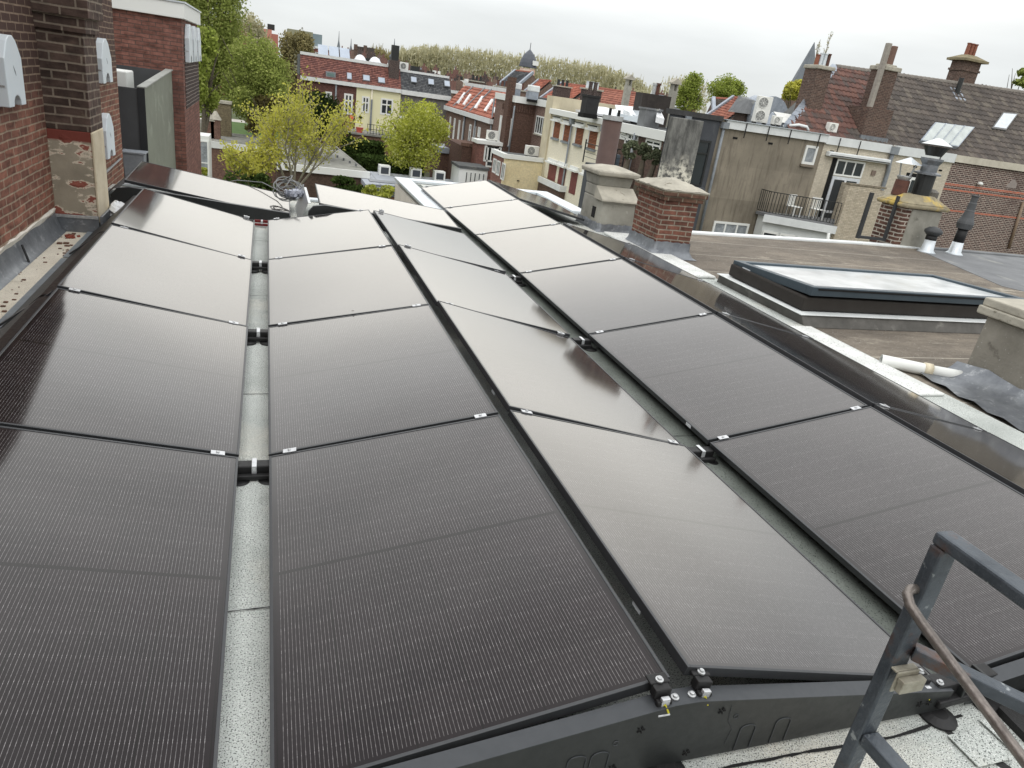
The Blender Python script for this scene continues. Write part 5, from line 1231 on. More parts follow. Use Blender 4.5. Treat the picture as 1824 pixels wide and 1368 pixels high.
a, b = m(zb(815, 210)), m(zb(850, 940)); part('pilaster', M['bay_brick_d'], b1, (XM - .45, XM - .001, b.y, b.y + 1.15, b.z - 2, EB + 1.9))
for tl, br in ((zb(770, 515), zb(745, 840)), (zb(885, 552), zb(858, 885))):
    a, b = m(tl), m(br); yc = (a.y + b.y) / 2; window(b1, 'x', XM, yc - .30, yc + .30, b.z, a.z, fw=.09, gm=M['white_trim'], sill=M['gutter_grey'])
pxwin(b1, 'x', XB, zb(1208, 515), zb(1285, 765), cols=4, fw=.11, sill=M['cap'])
p = m(zb(950, 400)); pipe_part(b1, [(XM - .1, p.y, EB - .3), (XM - .1, p.y, -4)], .07)
p = m(zb(700, 320)); pipe_part(b1, [(XM - .1, p.y, EB), (XM - .1, p.y, GROUND)], .08, m=M['gutter_grey'])
for q, d_ in ((zb(930, 260), 62), (zb(1140, 330), 60)):
    p = ond(*q, d_); t_ = house('roof_ventilator', 'silver box roof ventilator on the brown bay house, %s of two' % ('left' if d_ == 62 else 'right'), 'ventilator', (p.x, p.y, EB + .2), 'roof ventilators')
    part('box', M['lead_roof'], t_, (p.x - .42, p.x + .42, p.y - .4, p.y + .4, EB + .4, EB + 1.0)); part('base', M['dark'], t_, (p.x - .4, p.x + .4, p.y - .38, p.y + .38, EB + .2, EB + .4)); part('hood', M['white_trim'], t_, (p.x - .38, p.x + .5, p.y - .42, p.y + .42, EB + 1.001, EB + 1.5), bev=.08)
# low extension with yellow side wall
XE = 16.85
ze = onx(*zb(840, 1030), XE).z
yE0 = y1 + .2; yE1 = onx(*zb(675, 955), XE).y
b2 = house('yellow_walled_extension', 'flat-roofed brick extension with a pale yellow side wall', 'extension', (19, 53, GROUND))
part('side_wall', brick('pale yellow brick', S(220, 206, 164), S(212, 198, 156), S(200, 186, 146), mw=.005, bump=.25, stain=[(S(190, 172, 128), .5, .5, .8)]), b2, (XE, XM - .13, yE0, yE0 + .25, GROUND, ze))
part('front_wall', brick('reddish extension brick', S(142, 96, 82), S(122, 82, 72), S(130, 112, 102), mw=.006), b2, (XE, XE + .25, yE0 + .251, yE1, GROUND, ze)); part('roof_deck', M['asphalt_roof'], b2, (XE + .2, XM - .13, yE0 + .1, yE1, ze + .001, ze + .1))
part('roof_trim', M['white'], b2, (XE - .15, XE + .2, yE0 - .1, yE1, ze - .1, ze + .22), (XE + .2, XM - .13, yE0 - .1, yE0 + .1, ze - .1, ze + .22))
for tl, br in ((zb(685, 1035), zb(700, 1225)), (zb(728, 1060), zb(750, 1258)), (zb(795, 1090), zb(800, 1310))):
    a, b = onx(*tl, XE), onx(*br, XE); yc = (a.y + b.y) / 2; window(b2, 'x', XE, yc - .42, yc + .42, b.z, a.z, cols=2, fw=.11)
mb = MB(); p = ony(*zb(978, 1310), yE0); mb.lathe([(.10, -.02), (.10, .02)], (p.x, yE0 - .02, p.z), 8); mb.build('vent_hole', M['dark'], b2)
p = ony(*zb(1140, 985), yE0 + 1.6)
ac_unit(p.x, yE0 + 1.6, ze + .12, 1.05, .78, .45, 1, 'white air conditioner with a round fan on the yellow walled extension', 'air conditioners on the garden side')
part('window', M['white'], b1, (XB - .06, XB - .002, y1 + 1.9, y1 + 3.6, ze + .6, ze + 1.5))
# orange mansard houses
yo0, yo1 = ya0 + .05, m(zb(108, 400)).y
EO = m(zb(400, 495)).z
M['house_brick'] = brick('grey brown brick', S(132, 108, 94), S(112, 92, 82), S(126, 110, 98), mw=.006)
o1 = house('orange_mansard_houses', 'row of brown brick houses under a steep orange tiled roof with slanted windows', 'house', (25, 75, GROUND))
part('wall', M['house_brick'], o1, (XM, 27, yo0, yo1, GROUND, EO)); part('eaves', M['white_trim'], o1, (XM - .35, XM + .2, yo0, yo1, EO - .35, EO + .08))
ZT = EB + .55; dx = 2.2; upo = Vector((dx, 0, ZT - EO)); no_ = Vector((-(ZT - EO), 0, dx)).normalized()
roof_mesh((XM - .1, yo0, EO + .1), (0, yo1 - yo0, 0), upo, no_, 64, 8, lift=.10, wave=.07, seg=3).build('roof', M['tile_orange'], o1, fix=False)
part('roof_deck', M['asphalt_roof'], o1, (XM + dx - .1, 27, yo0, yo1, EO, ZT + .05)); part('ridge_trim', M['white_trim'], o1, (XM + dx - .3, XM + dx + .1, yo0, yo1, ZT + .051, ZT + .4))
def slope_pt(u, v):
    r_ = ray(u, v); k_ = (ZT - EO) / dx; t_ = (EO + .1 - CAM.z - k_ * (XM - .1 - CAM.x)) / (r_.z - k_ * r_.x); return CAM + r_ * t_
for (tp, bt) in ((zb(340, 255), zb(250, 385)), (zb(410, 275), zb(322, 402)), (zb(560, 300), zb(465, 445)), (zb(680, 338), zb(585, 480)), (zb(720, 440), zb(690, 505))):
    a, b = slope_pt(*tp), slope_pt(*bt); w_ = Vector((0, .36, 0))
    mb = MB(); q0 = [b - w_, b + w_, a + w_, a - w_]; mb.hexa([p + no_ * .05 for p in q0], [p + no_ * .22 for p in q0]); f_ = mb.build('roof_window', M['white'], o1)
    w2 = w_ * .8; mb = MB(); mb.quad(*[p + no_ * .225 for p in (b - w2, b + w2, a + w2, a - w2)]); mb.build('pane', M['acryl'], f_, fix=False)
for q in (zb(380, 235), zb(525, 255), zb(605, 275)):
    a = slope_pt(*q); mb = MB(); mb.bar((XM - .1, a.y, EO + .2), (XM - .1 + dx, a.y, ZT + .2), .22, .28, up=no_); mb.build('party_ridge', M['gutter_grey'], o1)
for tl, br in ((zb(150, 530), zb(143, 790)), (zb(205, 550), zb(192, 818)), (zb(262, 572), zb(250, 845)), (zb(315, 592), zb(300, 855))):
    a, b = m(tl), m(br); yc = (a.y + b.y) / 2; window(o1, 'x', XM, yc - .34, yc + .34, b.z, a.z, fw=.1, gm=M['white_trim'])
for tl, br in ((zb(400, 625), zb(380, 860)), (zb(455, 645), zb(435, 865))):
    a, b = m(tl), m(br); yc = (a.y + b.y) / 2; window(o1, 'x', XM, yc - .42, yc + .42, b.z, a.z, rows=(.7,), fw=.14, gm=M['curtain'])
a, b = m(zb(525, 665)), m(zb(510, 790)); window(o1, 'x', XM, b.y - .1, a.y + .9, b.z, a.z, fw=.14, gm=M['white_trim'])
for q in (zb(345, 490), zb(478, 535)):
    p = m(q); pipe_part(o1, [(XM - .12, p.y, EO - .2), (XM - .12, p.y, GROUND)], .09)
# rear extensions in front of those houses
XF = 15.5
b3 = house('brown_rear_extension', 'dark brown brick rear extension with white windows below the orange roofs', 'extension', (18, 62, GROUND))
a, b = ony(*zb(300, 890), 63), ony(*zb(495, 905), 63)
part('wall', M['bay_brick_d'], b3, (a.x, XM - .01, 63, 70, GROUND, a.z)); part('coping', brick('rowlock coping', S(120, 92, 78), S(100, 76, 66), S(90, 74, 64), bw=.1, bh=.4), b3, (a.x - .1, XM - .011, 62.9, 63.2, a.z + .001, a.z + .3))
a, b = ony(*zb(500, 800), 61), ony(*zb(665, 850), 61)
part('tall_wall', brick('red extension brick', S(140, 92, 80), S(120, 80, 72), S(120, 100, 92), mw=.006), b3, (a.x, XM - .02, 61, 62.88, GROUND, a.z - .4)); part('roof_trim', M['white'], b3, (a.x - .15, XM - .021, 60.85, 62.88, a.z - .399, a.z - .1))
for (q0, q1) in ((zb(572, 880), zb(600, 1080)), (zb(606, 885), zb(636, 1150))):
    p0, p1 = ony(*q0, 61), ony(*q1, 61); window(b3, 'y', 61, p0.x, p0.x + 1.3, p1.z, p0.z, cols=2, fw=.14)
p = ony(*zb(625, 770), 61.8)
ac_unit(p.x + .3, 61.9, a.z - .1, 1.0, .85, .45, 1, 'grey fan unit on the tall red brick rear extension', 'air conditioners on the garden side')
p0, p1 = ony(*zb(270, 1110), 58), ony(*zb(610, 1190), 58)
part('conservatory', M['white'], b3, (p0.x, p1.x, 58, 60.8, GROUND, p0.z - .3)); part('conservatory_roof', M['asphalt_roof'], b3, (p0.x - .1, p1.x + .1, 57.9, 60.85, p0.z - .299, p0.z - .1))
for i in range(5):
    x = p0.x + .5 + i * (p1.x - p0.x - .6) / 5; window(b3, 'y', 58, x, x + (p1.x - p0.x) / 5 - .2, -8.5, p0.z - .5, fw=.1)
b4 = house('grey_shed', 'low grey flat-roofed garden outbuilding beside the round tree', 'outbuilding', (14, 66, GROUND))
p0, p1 = ony(*zb(40, 905), 68), ony(*zb(295, 935), 68); part('wall', M['bay_brick_d'], b4, (p0.x, p1.x, 68, 72, GROUND, p0.z - .5)); part('roof_deck', M['lead_roof'], b4, (p0.x - .2, p1.x, 67.8, 72.2, p0.z - .499, p0.z))
# dark brick house next in the row, nearer than the cream one
y2 = y0 - .02; y3 = m((1188, 235)).y - 1.5
d1 = house('dark_brick_house', 'dark brown brick house with white windows behind the potted terrace', 'house', (25, 37, GROUND))
M['dk_brick'] = brick('dark brown brick', S(98, 76, 66), S(80, 62, 56), S(110, 96, 86), mw=.008)
part('wall', M['dk_brick'], d1, (XM + .3, 27, y3, y2 - .001, GROUND, EW - .1)); part('roof_deck', M['asphalt_roof'], d1, (XM + .6, 27, y3, y2, EW - .099, EW + .05)); part('eaves_trim', M['white'], d1, (XM + .05, XM + .6, y3, y2 - .001, EW - .4, EW + .1))
for tl, br in (((1120, 236), (1131, 262)), ((1156, 247), (1172, 270)), ((1110, 236), (1116, 250))):
    a, b = onx(*tl, XM + .3), onx(*br, XM + .3); ya, yb = sorted((a.y, b.y)); window(d1, 'x', XM + .3, ya - .25, yb + .25, b.z, a.z, cols=2 if tl[0] > 1115 else 1, rows=(.5,), fw=.12)
p = onx(1134, 226, XM + .1); pipe_part(d1, [(XM + .1, p.y, EW - .3), (XM + .1, p.y, -4)], .09)
gk = house('grey_clad_chimney', 'square grey lead-clad chimney box on the dark brick house roof', 'chimney', (23, 36, EW))
p = ond(1155, 216, 41); part('stack', M['felt_grey'], gk, (p.x - .5, p.x + .5, p.y - .4, p.y + .4, EW, p.z + .62)); part('cap', M['felt_grey'], gk, (p.x - .56, p.x + .56, p.y - .46, p.y + .46, p.z + .621, p.z + .72))
sk3 = house('glazed_roof', 'large pale sloping glazed roof behind the cream house', 'skylight', (27, 44, EW))
mb = MB(); P0 = [ond(*zw(1075, 395), 48), ond(*zw(1275, 415), 45), ond(*zw(1275, 500), 42), ond(*zw(1090, 460), 44)]
mb.hexa([p - Vector((0, 0, .3)) for p in P0], P0); mb.build('pane', pm('sky blue glazing', S(206, 214, 220), S(190, 200, 208), 1, .12, 0, .9), sk3)
mb = MB(); P1 = [ond(*zw(1415, 430), 42), ond(*zw(1440, 430), 42), ond(*zw(1475, 510), 39), ond(*zw(1410, 490), 39)]
mb.hexa([p - Vector((0, 0, .3)) for p in P1], P1); mb.build('pane', M['acryl'], sk3)
# roof terrace with planters, railing and big brown flue
te = house('roof_terrace', 'roof terrace with dark railing and grey planters in front of the dark brick house', 'terrace', (16, 30, GROUND))
a, b = ond(1062, 296, 27), ond(1180, 312, 25)
zt_ = -1.75
p0, p1 = onz(1074, 301, zt_), onz(1175, 309, zt_)
part('terrace_block', M['dark_paint'], te, (p0.x + .3, 19.5, p1.y - .6, p0.y + 3.2, GROUND, zt_ - .002)); part('deck_edge', M['lead_roof'], te, (p0.x - .12, 19.5, p1.y - .72, p1.y - .602, zt_ - .15, zt_ + .06))
part('planter', pm('blue grey planter', S(84, 96, 106), S(70, 82, 92), 3, .6), te, (p0.x + 1.2, 19.4, p1.y + .1, p1.y + .7, zt_, zt_ + .75))
rr_ = house('terrace_railing', 'dark metal terrace railing with thin wires around the potted bushes', 'railing', (16, 29, zt_))
mb = MB()
for z in (.35, .6, .85, 1.1): mb.bar((p0.x, p1.y - .55, zt_ + z), (19.4, p1.y - .55, zt_ + z), .05 if z > 1 else .02, .05 if z > 1 else .02); mb.bar((p0.x, p1.y - .55, zt_ + z), (p0.x, p0.y + 3, zt_ + z), .05 if z > 1 else .02, .05 if z > 1 else .02)
mb.build('rail', M['black_metal'], rr_)
for i in range(4): part('post', M['black_metal'], rr_, (p0.x + i * (19.3 - p0.x) / 3 - .03, p0.x + i * (19.3 - p0.x) / 3 + .03, p1.y - .58, p1.y - .52, zt_, zt_ + 1.12))
part('post', M['black_metal'], rr_, (p0.x - .03, p0.x + .03, p0.y + 2.9, p0.y + 2.96, zt_, zt_ + 1.3))
fl_ = house('brown_flue_pipe', 'thick matt brown flue pipe with a steel collar behind the rendered chimney', 'flue', (0, 0, 0))
a, b = ond(1076, 300, 20), ond(1095, 214, 20); fl_.location = (a.x, a.y, GROUND)
mb = MB(); mb.tube([(a.x, a.y, GROUND), (a.x, a.y, b.z)], .27, 20); mb.build('pipe', pm('matt brown coating', S(82, 62, 55), S(70, 52, 47), 2, .6), fl_, smooth=True)
mb = MB(); mb.tube([(a.x, a.y, b.z), (a.x, a.y, b.z + .12)], .29, 20); mb.build('collar', M['steel'], fl_)
mb = MB(); mb.bar((a.x - .12, a.y, b.z + .12), (a.x - .12, a.y, b.z + .3), .06, .06); mb.bar((a.x + .15, a.y, b.z + .12), (a.x + .15, a.y, b.z + .28), .06, .06); mb.build('spike', M['dark'], fl_)

# low building across our yard end with sedum roof (seen right of the extension)
sd = house('sedum_roof_shed', 'low brick outbuilding with a mossy green sedum roof and white trim', 'outbuilding', (10, 30, GROUND))
zs = -4.2
q = [onz(*zw(500, 995), zs), onz(*zw(625, 1065), zs), onz(*zw(870, 1070), zs), onz(*zw(865, 1010), zs)]
xa, xb, yA, yB = q[0].x - .2, q[2].x + 6, q[1].y, q[0].y + .5
xa = q[1].x
part('wall', M['dk_brick'], sd, (xa + .1, xb, yA + .1, yB, GROUND, zs - .2)); part('trim', M['white_trim'], sd, (xa, xb, yA, yA + .2, zs - .3, zs + .1), (xa, xa + .2, yA + .2, yB, zs - .3, zs + .1)); part('sedum', pm('sedum moss', S(128, 118, 84), S(104, 108, 62), 3, .95, bump=.6, bscale=8, stain=[(S(150, 132, 104), 2, .5, .65)]), sd, (xa + .2, xb, yA + .2, yB, zs - .1, zs + .05))
# ================================================================ ground, gardens
def ground_mat():
    t = NT('town ground'); p = t.pos()
    col = t.mix(t.rng(t.noise(p, .05, 5), .4, .6), (.16, .15, .13, 1), (.09, .11, .05, 1))
    col = t.mix(t.rng(t.noise(p, .6, 6), .45, .6, 0, .6), col, (.05, .07, .025, 1))
    return t.fin(col, .95, 0, .2)
mb = MB(); mb.quad((-1500, -300, GROUND), (2500, -300, GROUND), (2500, 2600, GROUND), (-1500, 2600, GROUND))
tag(mb.build('ground', ground_mat(), fix=False), None, None, None, 'structure')
M['lawn'] = pm('lawn', (.075, .13, .03, 1), (.05, .10, .02, 1), .8, .95, bump=.5, bscale=6)
mb = MB(); a = onz(455, 235, GROUND); mb.box(a.x - 6, a.x + 8, a.y - 14, a.y + 12, GROUND, GROUND + .03); tag(mb.build('lawn', M['lawn']), None, None, None, 'structure')
a = onz(430, 222, GROUND); mb = MB(); mb.box(a.x - 12, a.x + 9, a.y + 1, a.y + 8, GROUND, GROUND + .02); tag(mb.build('pavement', pm('pale paving', S(168, 164, 156), S(150, 146, 138), .5, .9)), None, None, None, 'structure')

# ================================================================ foliage
def leaf_mat(nm, c1, c2, c3, transl=.25):
    t = NT(nm)
    g = t.n('ShaderNodeObjectInfo')
    geo_ = t.n('ShaderNodeNewGeometry')
    rnd = geo_.outputs['Random Per Island']
    col = t.mix(t.rng(rnd, 0, .6), c1, c2); col = t.mix(t.rng(rnd, .75, 1.), col, c3)
    col = t.mix(1., col, t.mix(t.rng(t.noise(t.pos(), .55, 4), .35, .65), (.72, .74, .7, 1), (1.15, 1.15, 1.1, 1)), 'MULTIPLY')
    d = t.n('ShaderNodeBsdfDiffuse'); t.l(col, d.inputs['Color']); tr = t.n('ShaderNodeBsdfTranslucent'); t.l(col, tr.inputs['Color'])
    ms = t.n('ShaderNodeMixShader'); ms.inputs[0].default_value = transl; t.l(d.outputs[0], ms.inputs[1]); t.l(tr.outputs[0], ms.inputs[2]); t.l(ms.outputs[0], t.out.inputs['Surface'])
    return t.m
M['leaf_green'] = leaf_mat('mid green leaves', (.24, .29, .08, 1), (.33, .38, .11, 1), (.46, .49, .18, 1), .32)
M['leaf_yellow'] = leaf_mat('yellow green spring leaves', (.47, .47, .09, 1), (.57, .55, .12, 1), (.64, .60, .2, 1), .4)
M['leaf_lime'] = leaf_mat('lime leaves', (.36, .40, .07, 1), (.50, .52, .10, 1), (.72, .72, .34, 1), .38)
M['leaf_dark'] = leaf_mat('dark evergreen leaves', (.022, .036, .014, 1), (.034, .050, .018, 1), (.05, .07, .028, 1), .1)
M['leaf_hedge'] = leaf_mat('hedge leaves', (.035, .06, .018, 1), (.055, .085, .025, 1), (.085, .12, .035, 1), .15)
M['leaf_olive'] = leaf_mat('bronze buds', (.26, .22, .11, 1), (.32, .28, .14, 1), (.38, .34, .19, 1), .3)
M['leaf_bud'] = leaf_mat('pale budding twigs', (.46, .43, .28, 1), (.55, .52, .36, 1), (.66, .63, .48, 1), .4)
M['leaf_fresh'] = leaf_mat('fresh green leaves', (.25, .31, .07, 1), (.33, .39, .09, 1), (.42, .46, .15, 1), .35)
M['bark'] = pm('bark', S(96, 88, 74), S(70, 64, 54), 8, .95, bump=.4, bscale=12)
M['bark_pale'] = pm('pale bark', S(150, 144, 128), S(110, 104, 92), 3, .9)
def card(mb, r, p, s, flat=.5):
    a = Vector((r.gauss(0, 1), r.gauss(0, 1), r.gauss(0, 1))).normalized(); b = a.cross(Vector((r.gauss(0, 1), r.gauss(0, 1), r.gauss(0, 1)))).normalized()
    L_ = s * r.uniform(.7, 1.3); n = len(mb.v)
    a *= L_ * .5; b *= L_ * .32
    mb.v += [tuple(p - a), tuple(p + b - a * .1), tuple(p + a), tuple(p - b - a * .1)]; mb.f.append((n, n + 1, n + 2, n + 3))
def branches(r, base, h, spread, levels=3, n0=5, up=.55, r0=.16, lean=(0, 0)):
    """returns limbs (paths with radii) and tip points"""
    limbs = []; tips = []
    def grow(p, d, L_, rad_, lv):
        pts = [p]; rs = [rad_]; q = p; k = 4
        for i in range(k):
            d = (d + Vector((r.uniform(-.22, .22), r.uniform(-.22, .22), r.uniform(-.05, .16)))).normalized(); q = q + d * L_ / k; pts.append(q); rs.append(rad_ * (1 - .6 * (i + 1) / k))
            if lv < levels and i >= 1:
                for _ in range(2 if lv < 2 else 2):
                    a = r.uniform(0, 6.283); nd = (d * up + Vector((math.cos(a), math.sin(a), r.uniform(-.05, .7))) * (1 - up)).normalized()
                    grow(q, nd, L_ * r.uniform(.45, .7), rad_ * .45, lv + 1)
            if lv >= levels - 1: tips.append(q)
        limbs.append((pts, rs))
    for i in range(n0):
        a = 6.283 * i / n0 + r.uniform(-.4, .4); grow(base, Vector((math.cos(a) * spread + lean[0], math.sin(a) * spread + lean[1], 1)).normalized(), h * r.uniform(.45, .62), r0 * .6, 1)
    return limbs, tips
def lobes_crown(r, c, rx, rz, n, size, nl=14, hollow=.45, dens=None):
    """leaf cards over many irregular lobes; gaps stay between the lobes"""
    mb = MB(); L_ = []
    for i in range(nl):
        a = r.uniform(0, 6.283); z = r.uniform(-.75, .95); q = math.sqrt(max(0, 1 - z * z)) * r.uniform(.35, .8)
        L_.append((Vector((c[0] + rx * q * math.cos(a), c[1] + rx * q * math.sin(a), c[2] + rz * z * .78)), r.uniform(.26, .46)))
    for i in range(n):
        o, f = r.choice(L_); a = r.uniform(0, 6.283); z = r.uniform(-1, 1); q = math.sqrt(1 - z * z); k = f * (hollow + (1 - hollow) * r.random() ** .5) * r.uniform(.85, 1.15)
        card(mb, r, o + Vector((rx * k * q * math.cos(a), rx * k * q * math.sin(a), rz * k * z * .8)), size)
    return mb
def tree(name, label, base, top_z, crown, rx, rz, n, size, leaf, seed, group=None, cat='tree', nl=14, limbs=True, hollow=.45, trunk_r=.2):
    r = random.Random(seed); t_ = thing(name, label, cat, base, group); b = Vector(base)
    mb = MB(); c = Vector(crown)
    mb.tube([b, b.lerp(c, .4) + Vector((r.uniform(-.2, .2), 0, 0)), b.lerp(c, .8)], [trunk_r, trunk_r * .8, trunk_r * .5], 8)
    if limbs:
        for i in range(9):
            a = r.uniform(0, 6.283); s0 = b.lerp(c, r.uniform(.45, .85)); e = c + Vector((rx * .8 * math.cos(a), rx * .8 * math.sin(a), rz * r.uniform(-.3, .8)))
            mb.tube([s0, s0.lerp(e, .5) + Vector((0, 0, .3)), e], [trunk_r * .4, trunk_r * .25, trunk_r * .08], 6)
    mb.build('trunk', M['bark'], t_)
    lobes_crown(r, crown, rx, rz, n, size, nl, hollow).build('crown', leaf, t_, fix=False)
    return t_
# big green tree behind the tower house
def px_tree(name, label, u0, u1, v0, v1, d, ybase, leaf, n, size, seed, **k):
    c = ond((u0 + u1) / 2, (v0 + v1) / 2, d); rx = (u1 - u0) / 2 * d / FPX; rz = (v1 - v0) / 2 * d / FPX
    return tree(name, label, (c.x + k.pop('dx', 0), c.y, ybase), c.z + rz, tuple(c), rx * 1.08, rz * 1.05, n, size, leaf, seed, **k)
px_tree('broadleaf_tree', 'large mid green tree in full leaf right of the tower house', 300, 446, -95, 215, 66, GROUND, M['leaf_green'], 44000, .23, 31, nl=80, trunk_r=.42, hollow=.3)
px_tree('broadleaf_tree', 'lighter green tree crown low beside the tower house wall', 330, 395, 60, 205, 52, GROUND, M['leaf_fresh'], 6000, .26, 32, nl=18, trunk_r=.25)
px_tree('broadleaf_tree', 'lower green tree bulging right of the large green tree', 392, 514, 66, 225, 64, GROUND, M['leaf_green'], 24000, .22, 38, nl=44, trunk_r=.3, hollow=.3)
px_tree('bronze_tree', 'bronze budding tree between the green tree and the old houses', 492, 562, 58, 215, 100, GROUND, M['leaf_olive'], 12000, .34, 33, nl=26, trunk_r=.4, hollow=.2)
px_tree('bronze_tree', 'pale budding tree crown in front of the orange tower', 405, 485, 30, 150, 96, GROUND, M['leaf_bud'], 5000, .36, 35, nl=24, trunk_r=.35, hollow=.2)
px_tree('evergreen_tree', 'dark evergreen tree behind the yellow spring tree', 512, 618, 168, 268, 58, GROUND, M['leaf_dark'], 8000, .25, 34, nl=26, trunk_r=.3)
px_tree('evergreen_tree', 'dark reddish shrub tree left of the yellow spring tree', 440, 520, 170, 248, 60, GROUND, leaf_mat('bronze purple leaves', (.06, .05, .025, 1), (.09, .075, .03, 1), (.12, .11, .04, 1), .15), 2600, .34, 36, nl=18, trunk_r=.25)
px_tree('round_tree', 'dense round lime green tree left of the orange roofs', 678, 802, 180, 306, 60, GROUND, M['leaf_lime'], 15000, .20, 37, nl=60, trunk_r=.22, hollow=.55)
# sparse yellow tree grown from real branches
def sparse_tree(label, base, h, spread, seed, leaf, n_per, size, group=None, name='spring_tree', stems=4, levels=3):
    r = random.Random(seed); t_ = thing(name, label, 'tree', base, group)
    limbs, tips = branches(r, Vector(base), h, spread, levels, stems)
    mb = MB()
    for pts, rs in limbs: mb.tube(pts, rs, 5, cap=False)
    mb.build('trunk', M['bark_pale'], t_)
    mb = MB()
    for p in tips:
        for _ in range(n_per):
            card(mb, r, p + Vector((r.gauss(0, .17), r.gauss(0, .17), r.gauss(0, .15))), size)
    mb.build('crown', leaf, t_, fix=False)
    return t_
b_ = ond(550, 345, 45); b_.z = GROUND
sparse_tree('sparse yellow green spring tree with bare limbs beyond the far roof edge', tuple(ond(522, 352, 45)), 6.9, .48, 5, M['leaf_yellow'], 7, .165, stems=6)
sparse_tree('low yellow green spring bush in front of the brick garage', tuple(ond(452, 345, 42)), 3.4, .7, 9, M['leaf_yellow'], 4, .18, stems=4, name='spring_bush')
px_tree('shrub', 'green shrub below the yellow spring tree at the roof edge', 400, 500, 300, 380, 40, -6.5, M['leaf_hedge'], 2500, .22, 41, nl=16, limbs=False)
px_tree('shrub', 'green shrub right of the spring tree by the low grey roof', 585, 650, 312, 350, 44, -8, M['leaf_hedge'], 1600, .22, 42, nl=12, limbs=False)
px_tree('shrub', 'small yellow shrub against the red garage wall', 648, 708, 328, 360, 42, -8, M['leaf_lime'], 1200, .20, 43, nl=10, limbs=False)
px_tree('shrub', 'small shrub at the foot of the white window column', 355, 372, 300, 322, 38, -8, M['leaf_lime'], 500, .18, 44, nl=6, limbs=False)
def hedge(u0, v0, u1, v1, d0, label, seed, z0, n=5000):
    r = random.Random(seed); a, b = ond(u0, v0, d0), ond(u1, v1, d0); t_ = thing('hedge', label, 'hedge', ((a.x + b.x) / 2, a.y, z0))
    mb = MB()
    for i in range(n):
        f = r.random(); x = a.x + (b.x - a.x) * f; zt_ = a.z + (b.z - a.z) * f; 
        if r.random() < .6: p = Vector((x, a.y + r.uniform(-.1, .15), z0 + (zt_ - z0) * r.random()))
        else: p = Vector((x, a.y + r.uniform(0, 2.4), zt_ + r.uniform(-.15, .12)))
        card(mb, r, p, .26)
    mb.build('foliage', M['leaf_hedge'], t_, fix=False)
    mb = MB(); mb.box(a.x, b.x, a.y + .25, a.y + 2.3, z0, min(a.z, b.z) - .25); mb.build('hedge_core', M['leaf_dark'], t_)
hedge(612, 250, 690, 262, 70, 'tall dark clipped hedge between the gardens', 51, GROUND)
hedge(640, 280, 765, 298, 66, 'lower green hedge behind the long grey roof', 52, GROUND, 4200)

# ================================================================ left garden buildings
M['garage_brick'] = brick('garage brick', S(132, 98, 84), S(110, 82, 72), S(118, 100, 88), mw=.006)
M['gravel_roof'] = pm('grey gravel roof', S(138, 138, 130), S(110, 110, 104), 1.2, .95, stain=[(S(92, 92, 84), .8, .55, .7), (S(160, 160, 150), 1.5, .6, .75)])
g1 = house('brick_garage', 'brown brick garage with a white fascia and square brick chimneys', 'garage', (-2, 52, GROUND))
zg = -5.6
a, b = onz(364, 252, zg), onz(498, 262, zg); Yg = a.y
part('wall', M['garage_brick'], g1, (a.x, b.x + 1, Yg, Yg + 9, GROUND, zg - .3)); part('fascia', M['white'], g1, (a.x - .1, b.x + 1.1, Yg - .12, Yg, zg - .42, zg + .08), (a.x - .1, a.x, Yg, Yg + 9, zg - .42, zg + .08)); part('roof_deck', M['gravel_roof'], g1, (a.x, b.x + 1, Yg + .001, Yg + 9, zg - .299, zg))
for (u, v, hw, hh, lab) in ((375, 242, .42, 2.0, 'pointed brick garden chimney, left of two'), (387, 243, .36, 2.2, 'pointed brick garden chimney, right of two')):
    p = onz(u, v, zg); t_ = house('garden_chimney', lab, 'chimney', (p.x, Yg + 3, zg), 'brick chimneys on the garage')
    part('stack', M['garage_brick'], t_, (p.x - hw, p.x + hw, Yg + 2.6, Yg + 3.4, zg, zg + hh * .7))
    mb = MB(); mb.hexa([(p.x - hw - .1, Yg + 2.5, zg + hh * .7001), (p.x + hw + .1, Yg + 2.5, zg + hh * .7001), (p.x + hw + .1, Yg + 3.5, zg + hh * .7001), (p.x - hw - .1, Yg + 3.5, zg + hh * .7001)], [(p.x - .1, Yg + 2.9, zg + hh), (p.x + .1, Yg + 2.9, zg + hh), (p.x + .1, Yg + 3.1, zg + hh), (p.x - .1, Yg + 3.1, zg + hh)]); mb.build('cap', M['cap'], t_)
p = onz(401, 238, zg); t_ = house('garden_chimney', 'tall square mossy brick pillar behind the garage', 'pillar', (p.x, Yg + 6, zg)); part('stack', brick('mossy brick', S(128, 116, 84), S(104, 92, 70), S(120, 112, 92)), t_, (p.x - .62, p.x + .62, Yg + 5.5, Yg + 6.7, GROUND, zg + 2.7)); part('cap', M['cap'], t_, (p.x - .7, p.x + .7, Yg + 5.4, Yg + 6.8, zg + 2.701, zg + 2.9))
w1 = house('white_bay_window', 'white framed glazed bay at the corner of the tower house garden', 'bay window', (-2.5, 50, GROUND))
a, b = ond(358, 250, 47), ond(368, 315, 47); part('bay_wall', M['white'], w1, (a.x - .3, a.x + .5, a.y, a.y + 2, GROUND, a.z + .3)); window(w1, 'y', a.y, a.x - .25, a.x + .45, a.z - 2.6, a.z, rows=(.45,), gm=M['curtain'], fw=.08)
g2 = house('flat_roof_annex', 'brick annex with a grey gravel roof and white fascia under the spring tree', 'annex', (4, 47, GROUND))
z2_ = -5.9
a, b, c_, d2 = onz(493, 292, z2_), onz(659, 311, z2_), onz(620, 262, z2_), onz(497, 250, z2_)
